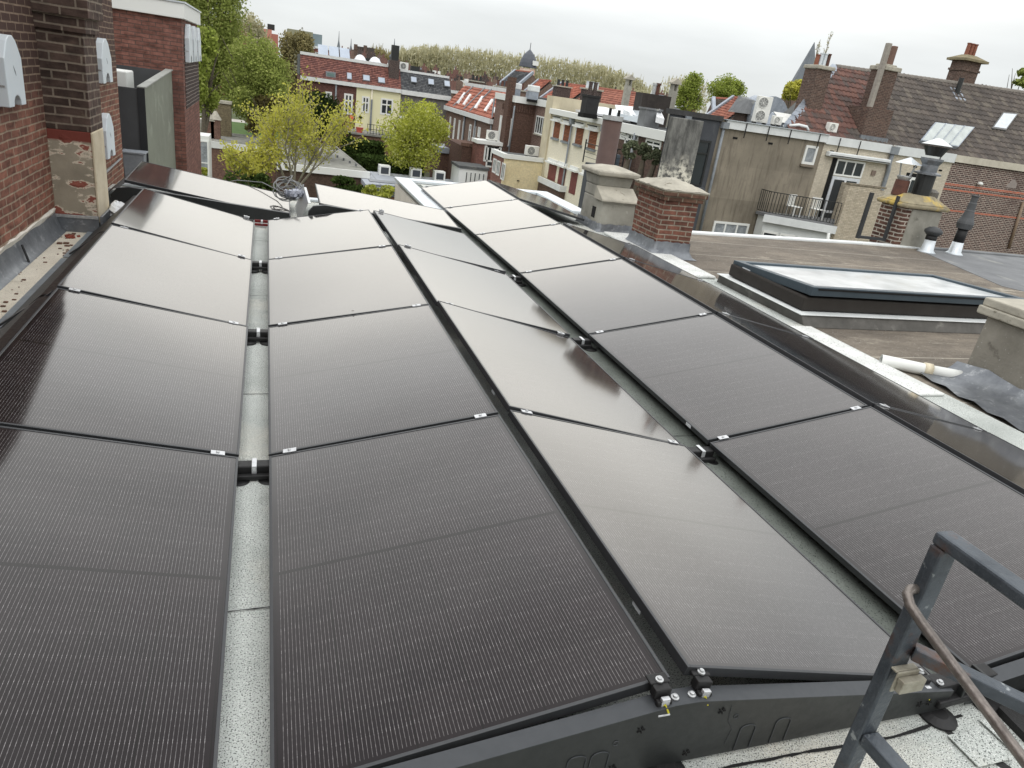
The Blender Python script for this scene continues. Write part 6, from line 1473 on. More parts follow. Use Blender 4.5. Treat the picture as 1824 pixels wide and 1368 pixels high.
mb = MB(); mb.prism([(a.x, a.y), (b.x, a.y - .2), (b.x - 1.2, c_.y), (a.x, c_.y)], 'z', GROUND, z2_ - .25); mb.build('wall', brick('dark annex brick', S(96, 76, 64), S(78, 62, 54), S(86, 74, 64)), g2)
mb = MB(); mb.prism([(a.x, a.y), (b.x, a.y - .2), (b.x - 1.2, c_.y), (a.x, c_.y)], 'z', z2_ - .249, z2_); mb.build('roof_deck', M['gravel_roof'], g2)
mb = MB(); mb.bar((a.x, a.y - .1, z2_ - .12), (b.x + .05, a.y - .3, z2_ - .12), .2, .5); mb.build('fascia', M['white'], g2)
mb = MB(); mb.bar((b.x + .02, a.y - .3, z2_ - .06), (b.x - 1.15, c_.y, z2_ - .06), .16, .16); mb.build('edge_trim', M['gravel_roof'], g2)
for i in range(5):
    p = onz(590 + i * 11, 276 + i * 5, z2_); mb = MB(); mb.lathe([(.09, 0), (.08, .16), (.1, .17), (.06, .22)], (p.x, p.y, z2_), 10); mb.build('roof_vent', M['felt_grey'], g2)
g3 = house('long_grey_roof_building', 'long low building with a light grey sheet roof and three boxy roof lights', 'outbuilding', (9, 50, GROUND))
z3 = -6.3
a, b = onz(655, 333, z3), onz(708, 340, z3); c_ = onz(655, 309, z3); e_ = onz(845, 331, z3)
y0g, y1g, x0g, x1g = a.y, onz(750, 317, z3).y + 1, a.x, 15.5
part('wall', brick('orange garage brick', S(150, 98, 76), S(128, 84, 66), S(120, 96, 80)), g3, (x0g, x1g, y0g, y1g, GROUND, z3 - .35)); part('fascia', pm('dark slate fascia', S(70, 76, 82), rough=.6), g3, (x0g - .1, x1g, y0g - .12, y0g, z3 - .55, z3 + .03))
def sheet():
    t = NT('light grey sheet roof'); p = t.pos(); sp = t.n('ShaderNodeSeparateXYZ'); t.l(p, sp.inputs[0])
    s_ = t.math('LESS_THAN', t.math('ABSOLUTE', t.math('SUBTRACT', t.math('FRACT', t.math('MULTIPLY', sp.outputs['X'], .55)), .5)), .03)
    col = t.mix(t.rng(t.noise(p, .6, 5), .3, .7), S(150, 156, 164), S(132, 138, 148)); col = t.mix(t.math('MULTIPLY', s_, .6), col, S(104, 110, 118))
    return t.fin(col, .5, 0, .4)
part('roof_deck', sheet(), g3, (x0g, x1g, y0g, y1g, z3 - .349, z3))
part('garage_door', M['dark'], g3, (x0g + 1.2, x0g + 3.2, y0g - .02, y0g - .001, GROUND, z3 - 1.1))
for i, (u, v) in enumerate(((685, 312), (741, 317), (783, 322))):
    p = onz(u, v, z3); lf = part('roof_light', M['white'], g3, (p.x - .45, p.x + .45, p.y, p.y + .9, z3 + .001, z3 + .75)); mb = MB(); mb.box(p.x - .32, p.x + .32, p.y - .012, p.y - .001, z3 + .1, z3 + .62); mb.build('pane', M['wall_glass'], lf)
part('raised_panel', pm('tilted grey panel', S(120, 124, 130), rough=.5), g3, (x0g + .2, x0g + 3.4, y0g + .5, y0g + 1.6, z3 + .3, z3 + .36))
g4 = house('low_grey_garden_roof', 'low pale grey flat garden roof with a white dome between hedge and houses', 'outbuilding', (9, 75, GROUND))
a, b = onz(612, 240, -6.8), onz(680, 250, -6.8)
part('wall', M['garage_brick'], g4, (a.x, b.x + 1.5, b.y - 1, b.y + 5, GROUND, -7.0)); part('roof_deck', M['lead_roof'], g4, (a.x, b.x + 1.5, b.y - 1, b.y + 5, -6.999, -6.8)); p = onz(654, 232, -6.7); dome(g4, p.x - .9, p.x + .9, b.y + 1, b.y + 2.6, -6.75, .45, m_=M['acryl'])

# ================================================================ mansard row facing us at the end of the gardens
YM = 87.0
def pm_(u, v): return ony(u, v, YM)
zE = pm_(*zc(700, 640)).z
zTp = zE + 2.15
xs = [pm_(535, 140).x, pm_(*zc(690, 640)).x, pm_(*zc(1410, 715)).x, pm_(803, 176).x]
r1_ = house('red_mansard_row', 'brown and cream painted houses under one red tiled mansard roof with solar panels', 'house', ((xs[0] + xs[2]) / 2, YM, GROUND))
part('wall', brick('dark maroon brick', S(112, 76, 68), S(94, 64, 60), S(106, 84, 76), mw=.005), r1_, (xs[0], xs[1], YM, YM + 10, GROUND, zE)); part('cream_wall', pm('pale yellow painted wall', S(226, 222, 178), S(216, 212, 170), .6, .9, stain=[(S(200, 196, 160), .5, .55, .8, (1, 1, .3))]), r1_, (xs[1] + .001, xs[2], YM, YM + 10, GROUND, zE))
part('eaves', M['white_trim'], r1_, (xs[0], xs[2], YM - .3, YM + .1, zE - .3, zE + .1))
SLM = (zTp - zE) / 1.9
roof_mesh((xs[0], YM, zE + .1), (xs[2] - xs[0], 0, 0), (0, 1.9, zTp - zE), (0, -(zTp - zE), 1.9), 70, 12, lift=.08, wave=.05, seg=2).build('mansard_roof', M['tile_mansard'], r1_, fix=False)
part('roof_deck', M['asphalt_roof'], r1_, (xs[0], xs[2], YM + 1.9, YM + 10, zE + .101, zTp + .1)); part('roof_trim', M['white_trim'], r1_, (xs[0], xs[2], YM + 1.7, YM + 2.1, zTp + .1001, zTp + .4))
def on_mans(u, v):
    r_ = ray(u, v); t_ = (zE + .1 - CAM.z + SLM * (CAM.y - YM)) / (r_.z - SLM * r_.y); return CAM + r_ * t_
nm_ = Vector((0, -SLM, 1)).normalized()
def mans_win(parent, tl, br, gm, fm):
    a, b = on_mans(*tl), on_mans(*br); mb = MB()
    q = [Vector((a.x, b.y, b.z)), Vector((b.x, b.y, b.z)), Vector((b.x, a.y, a.z)), Vector((a.x, a.y, a.z))]
    mb.hexa([p + nm_ * .02 for p in q], [p + nm_ * .2 for p in q]); f_ = mb.build('roof_window', fm, parent); c_ = sum(q, Vector()) / 4
    mb = MB(); mb.quad(*[p.lerp(c_, .14) + nm_ * .21 for p in q]); mb.build('pane', gm, f_, fix=False)
M['pane_blue'] = pm('sky lit pane', S(150, 162, 176), S(132, 144, 160), 1, .2, 0, .8)
mans_win(r1_, zc(525, 465), zc(605, 580), M['pane_blue'], M['gutter_grey']); mans_win(r1_, zc(785, 500), zc(900, 605), M['pane_blue'], M['gutter_grey']); mans_win(r1_, zc(1030, 540), zc(1145, 640), M['pane_blue'], M['gutter_grey'])
a, b = pm_(*zc(190, 425)), pm_(*zc(345, 545)); dm = part('dormer', M['gutter_grey'], r1_, (a.x, b.x, YM + .1, YM + 1.8, b.z, a.z)); mb = MB(); mb.box(a.x + .15, b.x - .15, YM + .085, YM + .099, b.z + .15, a.z - .15); mb.build('pane', pm('teal curtain', S(104, 130, 126), S(70, 92, 92), 1, .3), dm)
window(r1_, 'y', YM, pm_(*zc(180, 760)).x, pm_(*zc(285, 760)).x, pm_(*zc(230, 1000)).z, pm_(*zc(230, 760)).z, fw=.14, gm=M['curtain'])
dr_ = window(r1_, 'y', YM, pm_(*zc(485, 790)).x, pm_(*zc(630, 790)).x, pm_(*zc(555, 1130)).z, pm_(*zc(555, 792)).z, cols=2, rows=(.66,), fw=.2, name='garden_door')
window(r1_, 'y', YM, pm_(*zc(775, 830)).x, pm_(*zc(900, 830)).x, pm_(*zc(830, 1105)).z, pm_(*zc(830, 835)).z, cols=2, rows=(.62,), fw=.18)
window(r1_, 'y', YM, pm_(*zc(1080, 870)).x, pm_(*zc(1285, 870)).x, pm_(*zc(1180, 1140)).z, pm_(*zc(1180, 872)).z, cols=2, rows=(.62,), fw=.18)
for u, v in (zc(355, 600), zc(940, 680)): pipe_part(r1_, [(pm_(u, v).x, YM - .1, zE - .2), (pm_(u, v).x, YM - .1, GROUND + 3)], .1, m=M['gutter_grey'] if u < 620 else M['cream_wall'])
part('dark_pipe', M['gutter_grey'], r1_, (pm_(*zc(930, 890)).x - .1, pm_(*zc(930, 890)).x + .1, YM - .2, YM - .01, GROUND + 2, pm_(*zc(930, 885)).z))
sp2 = house('roof_solar_array', 'row of three pale solar collectors tilted on the red mansard roof', 'solar collector', (xs[0] + 3, YM + 3, zTp))
q = [pm_(*zc(75, 225)), pm_(*zc(615, 290)), pm_(*zc(630, 355)), pm_(*zc(85, 290))]
for i in range(3):
    x0_, x1_ = q[3].x + (q[2].x - q[3].x) * i / 3, q[3].x + (q[2].x - q[3].x) * (i + 1) / 3 - .12
    mb = MB(); mb.hexa([(x0_, YM + 2.6, zTp + .25), (x1_, YM + 2.6, zTp + .25), (x1_, YM + 4.2, zTp + 1.35), (x0_, YM + 4.2, zTp + 1.35)], [(x0_, YM + 2.55, zTp + .33), (x1_, YM + 2.55, zTp + .33), (x1_, YM + 4.15, zTp + 1.43), (x0_, YM + 4.15, zTp + 1.43)]); mb.build('collector', M['pane_blue'], sp2)
for u0, u1 in ((700, 880), (950, 1130)): dome(r1_, pm_(*zc(u0, 380)).x, pm_(*zc(u1, 400)).x, YM + 2.4, YM + 4.2, zTp + .45, .55, m_=M['acryl'])
bl = house('rear_balcony', 'railed rear terrace with plants and toys in front of the cream house', 'balcony', (pm_(680, 210).x, YM - 3, GROUND))
p0, p1 = pm_(*zc(490, 1235)), pm_(*zc(1290, 1290)); zbk = p0.z
part('terrace_block', M['garage_brick'], bl, (p0.x - .3, p1.x, YM - 5, YM - .35, GROUND, zbk - .9)); part('deck', M['gravel_roof'], bl, (p0.x - .5, p1.x, YM - 5.2, YM - .34, zbk - .899, zbk - .7))
mb = MB()
for z in (.1, .5, 1.0): mb.bar((p0.x + 2, YM - 5, zbk - .7 + z), (p1.x, YM - 5, zbk - .7 + z), .05, .05)
for i in range(12): x = p0.x + 2 + (p1.x - p0.x - 2) * i / 11; mb.bar((x, YM - 5, zbk - .7), (x, YM - 5, zbk + .35), .05, .05)
mb.build('railing', M['black_metal'], bl)
p = pm_(*zc(500, 1190)); mb = MB(); mb.prism([(p.x - .4, zbk - .7), (p.x + .2, zbk - .7), (p.x + .55, zbk + .8), (p.x + .2, zbk + .95)], 'y', YM - 4, YM - 3.4); tag(mb.build('toy_slide', pm('orange plastic', S(226, 92, 60), rough=.4), bev=.08), 'bright orange toy slide on the rear terrace', 'toy')
p = pm_(*zc(600, 1140)); tb = house('toy_table', 'small yellow topped table on the rear terrace', 'table', (p.x, YM - 4, zbk - .7)); part('tabletop', pm('yellow cloth', S(220, 214, 90), rough=.6), tb, (p.x - .9, p.x + .8, YM - 4.6, YM - 3.6, zbk + .25, zbk + .33))
for i in (-.8, .7):
    part('leg', M['white'], tb, (p.x + i, p.x + i + .08, YM - 4.5, YM - 4.42, zbk - .7, zbk + .249))
p = pm_(*zc(665, 1250)); mb = MB(); mb.lathe([(.3, 0), (.42, .5), (.45, .52)], (p.x, YM - 4.6, zbk - .7), 12); tag(mb.build('flower_pot', pm('red pot', S(196, 80, 66), rough=.6)), 'red flower pot beside the yellow table on the terrace', 'pot')
px_tree('potted_shrub', 'dark potted shrub on the rear terrace by the railing', *[zc(690, 0)[0], zc(810, 0)[0]], zc(0, 1120)[1], zc(0, 1260)[1], 82, zbk - .7, M['leaf_dark'], 700, .22, 61, nl=8, limbs=False, cat='plant')
# dark mansard row
r2_ = house('slate_mansard_row', 'grey boarded houses under a dark slate mansard with three roof windows', 'house', ((xs[2] + xs[3]) / 2, YM, GROUND))
M['boards'] = pm('weathered grey boards', S(112, 108, 104), S(84, 82, 80), .8, .9, stretch=(6, 1, .4))
x3 = xs[3]
part('wall', M['garage_brick'], r2_, (xs[2] + .001, x3, YM + .15, YM + 10, GROUND, zE - 3.0)); part('board_wall', M['boards'], r2_, (xs[2] + .05, x3, YM + .1, YM + 10, zE - 2.999, zE - .4)); part('eaves', M['white_trim'], r2_, (xs[2] + .05, x3, YM - .15, YM + .3, zE - .399, zE + .1), (xs[2] + .05, x3, YM - .1, YM + .099, zE - 3.1, zE - 2.75))
roof_mesh((xs[2] + .05, YM + .1, zE + .1), (x3 - xs[2], 0, 0), (0, 1.9, zTp - zE - .2), (0, -(zTp - zE), 1.9), 40, 12, lift=.06, wave=.02, seg=2).build('mansard_roof', M['tile_slate'], r2_, fix=False)
part('roof_deck', M['asphalt_roof'], r2_, (xs[2], x3, YM + 2, YM + 10, zE + .101, zTp - .15)); part('roof_trim', M['white_trim'], r2_, (xs[2], x3, YM + 1.8, YM + 2.2, zTp - .149, zTp + .1))
for tl, br in ((zc(1560, 530), zc(1660, 630)),): mans_win(r2_, tl, br, M['pane_blue'], M['gutter_grey'])
zd = lambda x, y: (640 + x * .16447, 80 + y * .16447)
for tl, br in ((zd(740, 375), zd(808, 445)), (zd(915, 395), zd(980, 465))): mans_win(r2_, tl, br, M['pane_blue'], M['gutter_grey'])
for tl, br in ((zd(480, 645), zd(525, 720)),): a, b = pm_(*tl), pm_(*br); window(r2_, 'y', YM + .15, a.x, b.x + .8, b.z, a.z, cols=2, rows=(.5,), fw=.12)
ck = house('row_chimney', 'sooty brick chimney between the red and the slate mansard', 'chimney', (xs[2], YM + 1, zTp)); p = pm_(*zc(1310, 440)); part('stack', M['brick_dark'], ck, (p.x - .55, p.x + .6, YM + .8, YM + 2, zE + 1, zTp + .9)); part('chimney_pot', M['black_metal'], ck, (p.x - .35, p.x + .5, YM + 1.1, YM + 1.7, zTp + .901, zTp + 2.5))
p = pm_(*zc(1545, 420)); ac_unit(p.x, YM + 4, zTp, 1.0, .9, .5, 1, 'large white fan unit on the slate mansard roof', 'air conditioners on the garden side')
part('plant_box', M['black_metal'], r2_, (p.x + .8, p.x + 1.8, YM + 3.6, YM + 4.4, zTp - .14, zTp + .65))

# ================================================================ orange roofs behind the right-hand row
def gable_house(label, u0, v0, u1, v1, d0, d1, ridge_up, tile, wallm, hw=4.0, eave_drop=3.2, nt=40, group=None, ends=None):
    """house with its ridge along two sighted points; tiled slope facing us"""
    a, b = ond(u0, v0, d0), ond(u1, v1, d1); zr = (a.z + b.z) / 2; ax = Vector((b.x - a.x, b.y - a.y, 0)); dn = Vector((ax.y, -ax.x, 0)).normalized()
    if dn.dot(Vector((a.x - CAM.x, a.y - CAM.y, 0))) > 0: dn = -dn
    A_, B_ = Vector((a.x, a.y, a.z)), Vector((b.x, b.y, b.z)); E0 = A_ + dn * hw - Vector((0, 0, eave_drop)); E1 = B_ + dn * hw - Vector((0, 0, eave_drop)); G0 = A_ - dn * hw - Vector((0, 0, eave_drop)); G1 = B_ - dn * hw - Vector((0, 0, eave_drop))
    t_ = house('tiled_house', label, 'house', tuple((A_ + B_) / 2 - Vector((0, 0, zr - GROUND))), group)
    nr = (B_ - A_).cross(A_ - E0).normalized(); nr = nr if nr.z > 0 else -nr
    roof_mesh(E0, E1 - E0, A_ - E0, nr, nt, 14, lift=.08, wave=.07, seg=3).build('roof', tile, t_, fix=False)
    mb = MB(); dz = Vector((0, 0, -.12)); mb.quad(E0 + dz, E1 + dz, B_ + dz, A_ + dz); mb.quad(A_ + dz, B_ + dz, G1 + dz, G0 + dz); mb.build('roof_underlay', M['tile_brown'] if False else M['asphalt_roof'], t_, fix=False)
    gz = Vector((0, 0, 1)); f = lambda p: Vector((p.x, p.y, GROUND))
    mb = MB(); dz2 = Vector((0, 0, -.15)); i0, i1, j0, j1 = E0.lerp(A_, .06), E1.lerp(B_, .06), G0.lerp(A_, .06), G1.lerp(B_, .06)
    mb.add([f(i0), f(i1), f(j1), f(j0), i0 + dz2, i1 + dz2, j1 + dz2, j0 + dz2, A_ + dz2, B_ + dz2], [(0, 1, 5, 4), (2, 3, 7, 6), (1, 2, 6, 9, 5), (3, 0, 4, 8, 7)]); mb.build('wall', wallm, t_, fix=False)
    mb = MB()
    for i in range(20): mb.tube([A_.lerp(B_, i / 20) + Vector((0, 0, .04)), A_.lerp(B_, (i + 1.04) / 20) + Vector((0, 0, .06))], .14, 6)
    mb.build('ridge_tile', pm('ridge tile', S(150, 88, 68), S(124, 74, 60), 3, .85) if 'ridge' not in M else M['ridge'], t_)
    if ends:
        mb = MB()
        for (p, q) in ((A_, E0), (B_, E1))[:ends]: mb.bar(p + Vector((0, 0, .1)), q + Vector((0, 0, .1)), .3, .3)
        mb.build('verge', M['lead_roof'], t_)
    return t_
M['ridge'] = pm('ridge tile', S(150, 88, 68), S(124, 74, 60), 3, .85)
M['tile_dull_orange'] = tiles('dull orange tiles', [S(150, 96, 78), S(138, 88, 74), S(158, 104, 86), S(128, 82, 70)])
def zt(x, y): return (900 + x * .16447, 90 + y * .16447)
gable_house('bright orange tiled roof behind the cream house, left of the brick party wall', *zt(610, 362), *zt(905, 400), 76, 72, 0, M['tile_orange'], M['house_brick'], hw=3, eave_drop=2.3, nt=26, ends=1)
gable_house('dull orange tiled roof right of the bright orange one', *zt(970, 408), *zt(1560, 495), 71, 62, 0, M['tile_dull_orange'], M['house_brick'], hw=3.2, eave_drop=2.6, nt=46)
gable_house('small orange roof with one roof window beside the grey dormer', *zt(365, 325), *zt(490, 335), 86, 84, 0, M['tile_orange'], M['house_brick'], hw=3, eave_drop=2.6, nt=12, ends=1)
gable_house('slate roofed house with white verge under the domed tower', *zt(110, 222), *zt(300, 245), 92, 90, 0, M['tile_slate'], M['house_brick'], hw=3, eave_drop=2.2, nt=14, ends=2)
# skyline pieces
dt_ = house('domed_tower', 'brick stair tower with a pointed grey dome on the skyline', 'tower', (0, 0, 0)); p = ond(940, 120, 120); dt_.location = (p.x, p.y, GROUND)
R_ = 1.45
mb = MB(); mb.lathe([(R_ * .95, GROUND - p.z + p.z), (R_ * .95, p.z - .2)], (p.x, p.y, 0), 8); mb.build('drum', pm('pale orange drum', S(196, 120, 88), S(214, 206, 190), .4, .8), dt_)
mb = MB(); mb.lathe([(R_ * 1.08, 0), (R_ * 1.08, .2), (R_, .21), (R_ * .97, .7), (R_ * .85, 1.3), (R_ * .6, 2.0), (R_ * .25, 2.5), (R_ * .06, 2.75), (.06, 2.85), (.05, 3.8)], (p.x, p.y, p.z), 16); mb.build('dome', pm('slate dome', S(84, 88, 96), S(70, 74, 82), 1, .6), dt_)
mb = MB(); mb.box(p.x + R_ * .2, p.x + R_ * .9, p.y - R_ - .1, p.y - R_ * .6, p.z + .4, p.z + 1.1); mb.build('dormer', M['white'], dt_)
def spire(label, u, v_top, v_base, d, wd, mt, seed):
    a, b = ond(u, v_base, d), ond(u, v_top, d); h = b.z - a.z; t_ = house('church_spire', label, 'spire', (a.x, a.y, GROUND))
    mb = MB(); mb.box(a.x - wd, a.x + wd, a.y - wd, a.y + wd, GROUND, a.z); mb.build('tower', M['house_brick'], t_)
    mb = MB(); mb.lathe([(wd * 1.25, 0), (wd * 1.1, h * .12), (wd * .6, h * .2), (wd * .85, h * .3), (wd * .45, h * .45), (wd * .12, h * .7), (.05, h)], (a.x, a.y, a.z), 8); mb.build('spire', mt, t_); return t_
M['spire'] = pm('grey slate spire', S(104, 110, 116), S(86, 92, 98), .5, .6)
spire('thin spire with an onion bulb on the left skyline', 700, 69, 116, 210, 1.6, M['spire'], 1)
spire('needle spire with a cross on the left skyline', 602, 56, 112, 260, 1.5, M['spire'], 2)
spire('short dark needle spire left of the stepped gables', 624, 69, 108, 240, 1.4, M['spire'], 3)
ch_ = house('church_steeple', 'tall grey slate church steeple behind the poplars', 'steeple', (0, 0, 0)); a, b, c_ = ond(1412, 150, 150), ond(1431, 84, 150), ond(1432, 152, 150); ch_.location = (c_.x, c_.y, GROUND)
mb = MB(); wd = 2.6; xx = a.x + wd; mb.box(xx - wd, xx + wd, a.y - wd, a.y + wd, GROUND, a.z - 1); mb.build('tower', M['house_brick'], ch_)
mb = MB(); mb.lathe([(wd * 1.25, -1), (wd * .95, .8), (.05, b.z - a.z + 1)], (xx, a.y, a.z), 8); mb.build('spire', M['spire'], ch_)
ot = house('orange_tower_block', 'plain orange-red tower block behind the green tree', 'tower block', (0, 0, 0)); a, b = ond(420, 36, 160), ond(496, 48, 160); ot.location = ((a.x + b.x) / 2, a.y, GROUND)
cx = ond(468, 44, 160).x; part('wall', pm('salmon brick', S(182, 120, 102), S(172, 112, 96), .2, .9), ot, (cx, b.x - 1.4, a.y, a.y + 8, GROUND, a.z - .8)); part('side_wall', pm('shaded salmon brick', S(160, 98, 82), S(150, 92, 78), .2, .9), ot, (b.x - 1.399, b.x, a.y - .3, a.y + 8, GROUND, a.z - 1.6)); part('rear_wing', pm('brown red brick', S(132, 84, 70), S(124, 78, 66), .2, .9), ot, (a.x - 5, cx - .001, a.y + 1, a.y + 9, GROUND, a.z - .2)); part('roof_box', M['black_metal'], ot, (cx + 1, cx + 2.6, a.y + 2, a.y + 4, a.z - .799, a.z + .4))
gl_ = house('glass_block', 'grey glass office block on the left skyline', 'office block', (0, 0, 0)); a, b = ond(530, 58, 300), ond(575, 62, 300); gl_.location = (a.x, a.y, GROUND)
part('facade', pm('blue grey glazing', S(120, 136, 142), S(92, 108, 116), .12, .3, 0, .6, stretch=(1, 1, .2)), gl_, (ond(558, 60, 300).x, b.x, a.y, a.y + 14, GROUND, b.z)); part('wing', pm('olive cladding', S(140, 138, 112), S(120, 120, 98), .1, .8), gl_, (ond(512, 54, 300).x, ond(558, 60, 300).x - .01, a.y, a.y + 14, GROUND, a.z + 1)); part('ledge', M['white_trim'], gl_, (ond(545, 76, 300).x, b.x + 1.5, a.y - 1, a.y + 14, b.z - 5.2, b.z - 4.7))
ts = house('tall_town_house', 'brown brick town house with white windows left of the mansard row', 'house', (0, 0, 0)); a, b = ond(540, 84, 108), ond(560, 88, 108); ts.location = (a.x, a.y, GROUND)
part('wall', M['house_brick'], ts, (a.x, b.x, a.y, a.y + 12, GROUND, a.z)); part('red_wing', brick('red wing brick', S(150, 88, 78), S(132, 78, 70), S(140, 100, 90)), ts, (b.x + .01, ond(600, 92, 108).x, a.y + .5, a.y + 12, GROUND, b.z + .2)); part('roof_trim', M['white_trim'], ts, (a.x - .3, b.x + .1, a.y - .2, a.y + .2, a.z + .001, a.z + .4), (b.x + .11, ond(600, 92, 108).x, a.y + .3, a.y + .7, b.z + .201, b.z + .45)); part('roof_plant', M['black_metal'], ts, (a.x - .2, b.x - .2, a.y + 1, a.y + 5, a.z + .401, a.z + 1.6))
for z_ in (.8, 4.9):
    window(ts, 'y', a.y, a.x + .15, a.x + 1.05, a.z - z_ - 1.7, a.z - z_, cols=2, rows=(.5,), fw=.12)
p = ond(566, 98, 108); window(ts, 'y', a.y + .5, p.x - .3, p.x + .3, p.z - .5, p.z + .4, fw=.1)
# far roofscape: flat-roofed houses with chimneys
r = random.Random(77)
wallm = [M['house_brick'], brick('far red brick', S(134, 92, 82), S(116, 80, 72), S(120, 100, 92)), pm('far cream wall', S(206, 200, 182), S(190, 184, 168), .3, .9), pm('far grey wall', S(140, 142, 144), S(120, 122, 126), .3, .9)]
roofm = [M['asphalt_roof'], M['lead_roof'], pm('far pale roof', S(190, 194, 196), S(168, 172, 176), .4, .7)]
potm = [M['rust'], M['pot'], M['zinc'], M['black_metal']]
nfar = 0
def far_house(u, d, top_v_off, wd, label):
    """one house of the far roofscape; top_v_off = pixels of its roof below the horizon"""
    global nfar
    hv = 23.1 + .148 * u; v = hv + top_v_off; p = ond(u, v, d); w_ = wd; dp = r.uniform(7, 11)
    t_ = house('far_house', label, 'house', (p.x, p.y, GROUND), 'flat roofed houses of the far roofscape'); nfar += 1
    part('wall', r.choice(wallm), t_, (p.x - w_ / 2, p.x + w_ / 2, p.y, p.y + dp, GROUND, p.z)); part('roof', r.choice(roofm), t_, (p.x - w_ / 2 + .1, p.x + w_ / 2 - .1, p.y + .1, p.y + dp, p.z + .001, p.z + .12)); part('roof_trim', M['white_trim'], t_, (p.x - w_ / 2, p.x + w_ / 2, p.y - .15, p.y + .05, p.z - .25, p.z + .2))
    for k in range(r.choice((1, 2, 2))):
        cx, cy, ch = p.x + r.uniform(-w_ / 2 + .5, w_ / 2 - .5), p.y + r.uniform(1, dp - 1), r.uniform(.9, 2.0); cw = r.uniform(.35, .6)
        part('chimney', r.choice((M['brick_dark'], M['house_brick'], wallm[1])), t_, (cx - cw, cx + cw, cy - .4, cy + .4, p.z + .121, p.z + ch), (cx - cw * .4, cx + cw * .1, cy - .1, cy + .1, p.z + ch, p.z + ch + .6))
    if r.random() < .8:
        cx, cy = p.x + r.uniform(-w_ / 3, w_ / 3), p.y + r.uniform(1, dp * .6); s_ = r.uniform(.5, 1.2); part('roof_unit', r.choice((M['white'], M['ac'], M['lead_roof'], M['black_metal'])), t_, (cx - s_, cx + s_, cy - .5, cy + .5, p.z + .121, p.z + r.uniform(.6, 1.3)))
    if r.random() < .6:
        x = p.x + r.uniform(-w_ / 2, w_ / 2 - 1.0); window(t_, 'y', p.y, x, x + .9, p.z - 2.4, p.z - .9, rows=(.5,), fw=.1)
LBF = 'one of the flat roofed brick houses crowding the far skyline'
for (u0, u1, d, off, n_, jit) in ((585, 700, 112, 2, 6, 3), (600, 720, 135, -6, 6, 4), (640, 860, 122, 12, 9, 3), (700, 900, 145, 4, 9, 4), (720, 930, 170, -2, 9, 4), (800, 905, 104, 20, 5, 3), (860, 960, 98, 14, 4, 4), (590, 690, 170, -12, 6, 4), (960, 1100, 120, 2, 6, 3), (1100, 1250, 150, -18, 6, 6)):
    for i in range(n_):
        u = u0 + (u1 - u0) * (i + r.uniform(.2, .8)) / n_; far_house(u, d * r.uniform(.95, 1.06), off + r.uniform(-jit, jit), (u1 - u0) / n_ * d / FPX * r.uniform(.8, 1.05), LBF)
# stepped gables on the left skyline
for i, (u, v) in enumerate(((640, 84), (657, 86))):
    p = ond(u, v, 200); t_ = house('gabled_house', 'dark brick house with a tall stepped gable on the left skyline, %s of two' % ('left' if i == 0 else 'right'), 'house', (p.x, p.y, GROUND), 'gabled houses on the skyline')
    part('wall', M['brick_brown'], t_, (p.x - 1.4, p.x + 1.6, p.y, p.y + 10, GROUND, p.z - .8)); part('gable', M['brick_brown'], t_, (p.x - 1.4, p.x - .5, p.y - .1, p.y + 1, p.z - .799, p.z + .6)); part('roof', M['tile_brown'], t_, (p.x - .49, p.x + 1.6, p.y + .2, p.y + 10, p.z - .799, p.z + .2))
# distant line of budding trees, read as one wood
def wood(label, pts, d, seed, leaf, n, size, thick, htop):
    r = random.Random(seed); mb = MB()
    for i in range(n):
        f = r.random() * (len(pts) - 1); k = int(f); f -= k; u = pts[k][0] + (pts[k + 1][0] - pts[k][0]) * f; vt = pts[k][1] + (pts[k + 1][1] - pts[k][1]) * f
        lob = 3.2 * math.sin(u * .33) + 2.4 * math.sin(u * .81 + 1.3); top = ond(u, vt + lob, d); z0 = htop
        g = r.random() ** .75; z = z0 + (top.z - z0) * g
        p = Vector((top.x, top.y + r.uniform(-6, 6), z))
        if r.random() < .55:
            n0 = len(mb.v); L_ = size * r.uniform(1.2, 2.6); dx = r.uniform(-.45, .45); wv = size * .10
            mb.v += [(p.x - wv, p.y, p.z - L_ * .5), (p.x + wv, p.y, p.z - L_ * .5), (p.x + dx + wv * .4, p.y, p.z + L_ * .5), (p.x + dx - wv * .4, p.y, p.z + L_ * .5)]; mb.f.append((n0, n0 + 1, n0 + 2, n0 + 3))
        else: card(mb, r, p, size)
    return tag(mb.build('tree_belt', leaf, fix=False), label, 'trees', None, 'stuff')
wood('long belt of pale budding trees along the far skyline', [(690, 100), (720, 90), (760, 84), (800, 88), (850, 92), (900, 98), (960, 104), (1020, 112), (1070, 120), (1110, 132), (1150, 150)], 330, 3, M['leaf_bud'], 15000, 1.5, 6, -1)
wood('low brownish trees on the left skyline', [(655, 92), (672, 87), (690, 94), (705, 102)], 320, 4, M['leaf_olive'], 1500, 1.6, 6, -1)
wood('far pale bare trees at the horizon right of the belt', [(1100, 150), (1150, 160), (1200, 140), (1235, 138), (1260, 160)], 300, 6, M['leaf_bud'], 2200, 1.4, 6, -6)
px_tree('broadleaf_tree', 'upright fresh green tree right of the chimney temples on the skyline', 1203, 1258, 132, 205, 110, GROUND, M['leaf_fresh'], 5000, .34, 71, nl=40, hollow=.1)
px_tree('broadleaf_tree', 'rounded green tree behind the small gabled houses', 1255, 1330, 136, 192, 120, GROUND, M['leaf_fresh'], 6000, .36, 72, nl=40, hollow=.2)
px_tree('yellow_tree', 'bright yellow leaved tree beside the church steeple', 1394, 1438, 143, 182, 100, GROUND, M['leaf_yellow'], 4000, .4, 73, nl=24)
px_tree('broadleaf_tree', 'dark green tree top at the right edge beyond the ridge', 1796, 1850, 120, 160, 60, GROUND, M['leaf_green'], 1800, .3, 74, nl=14)
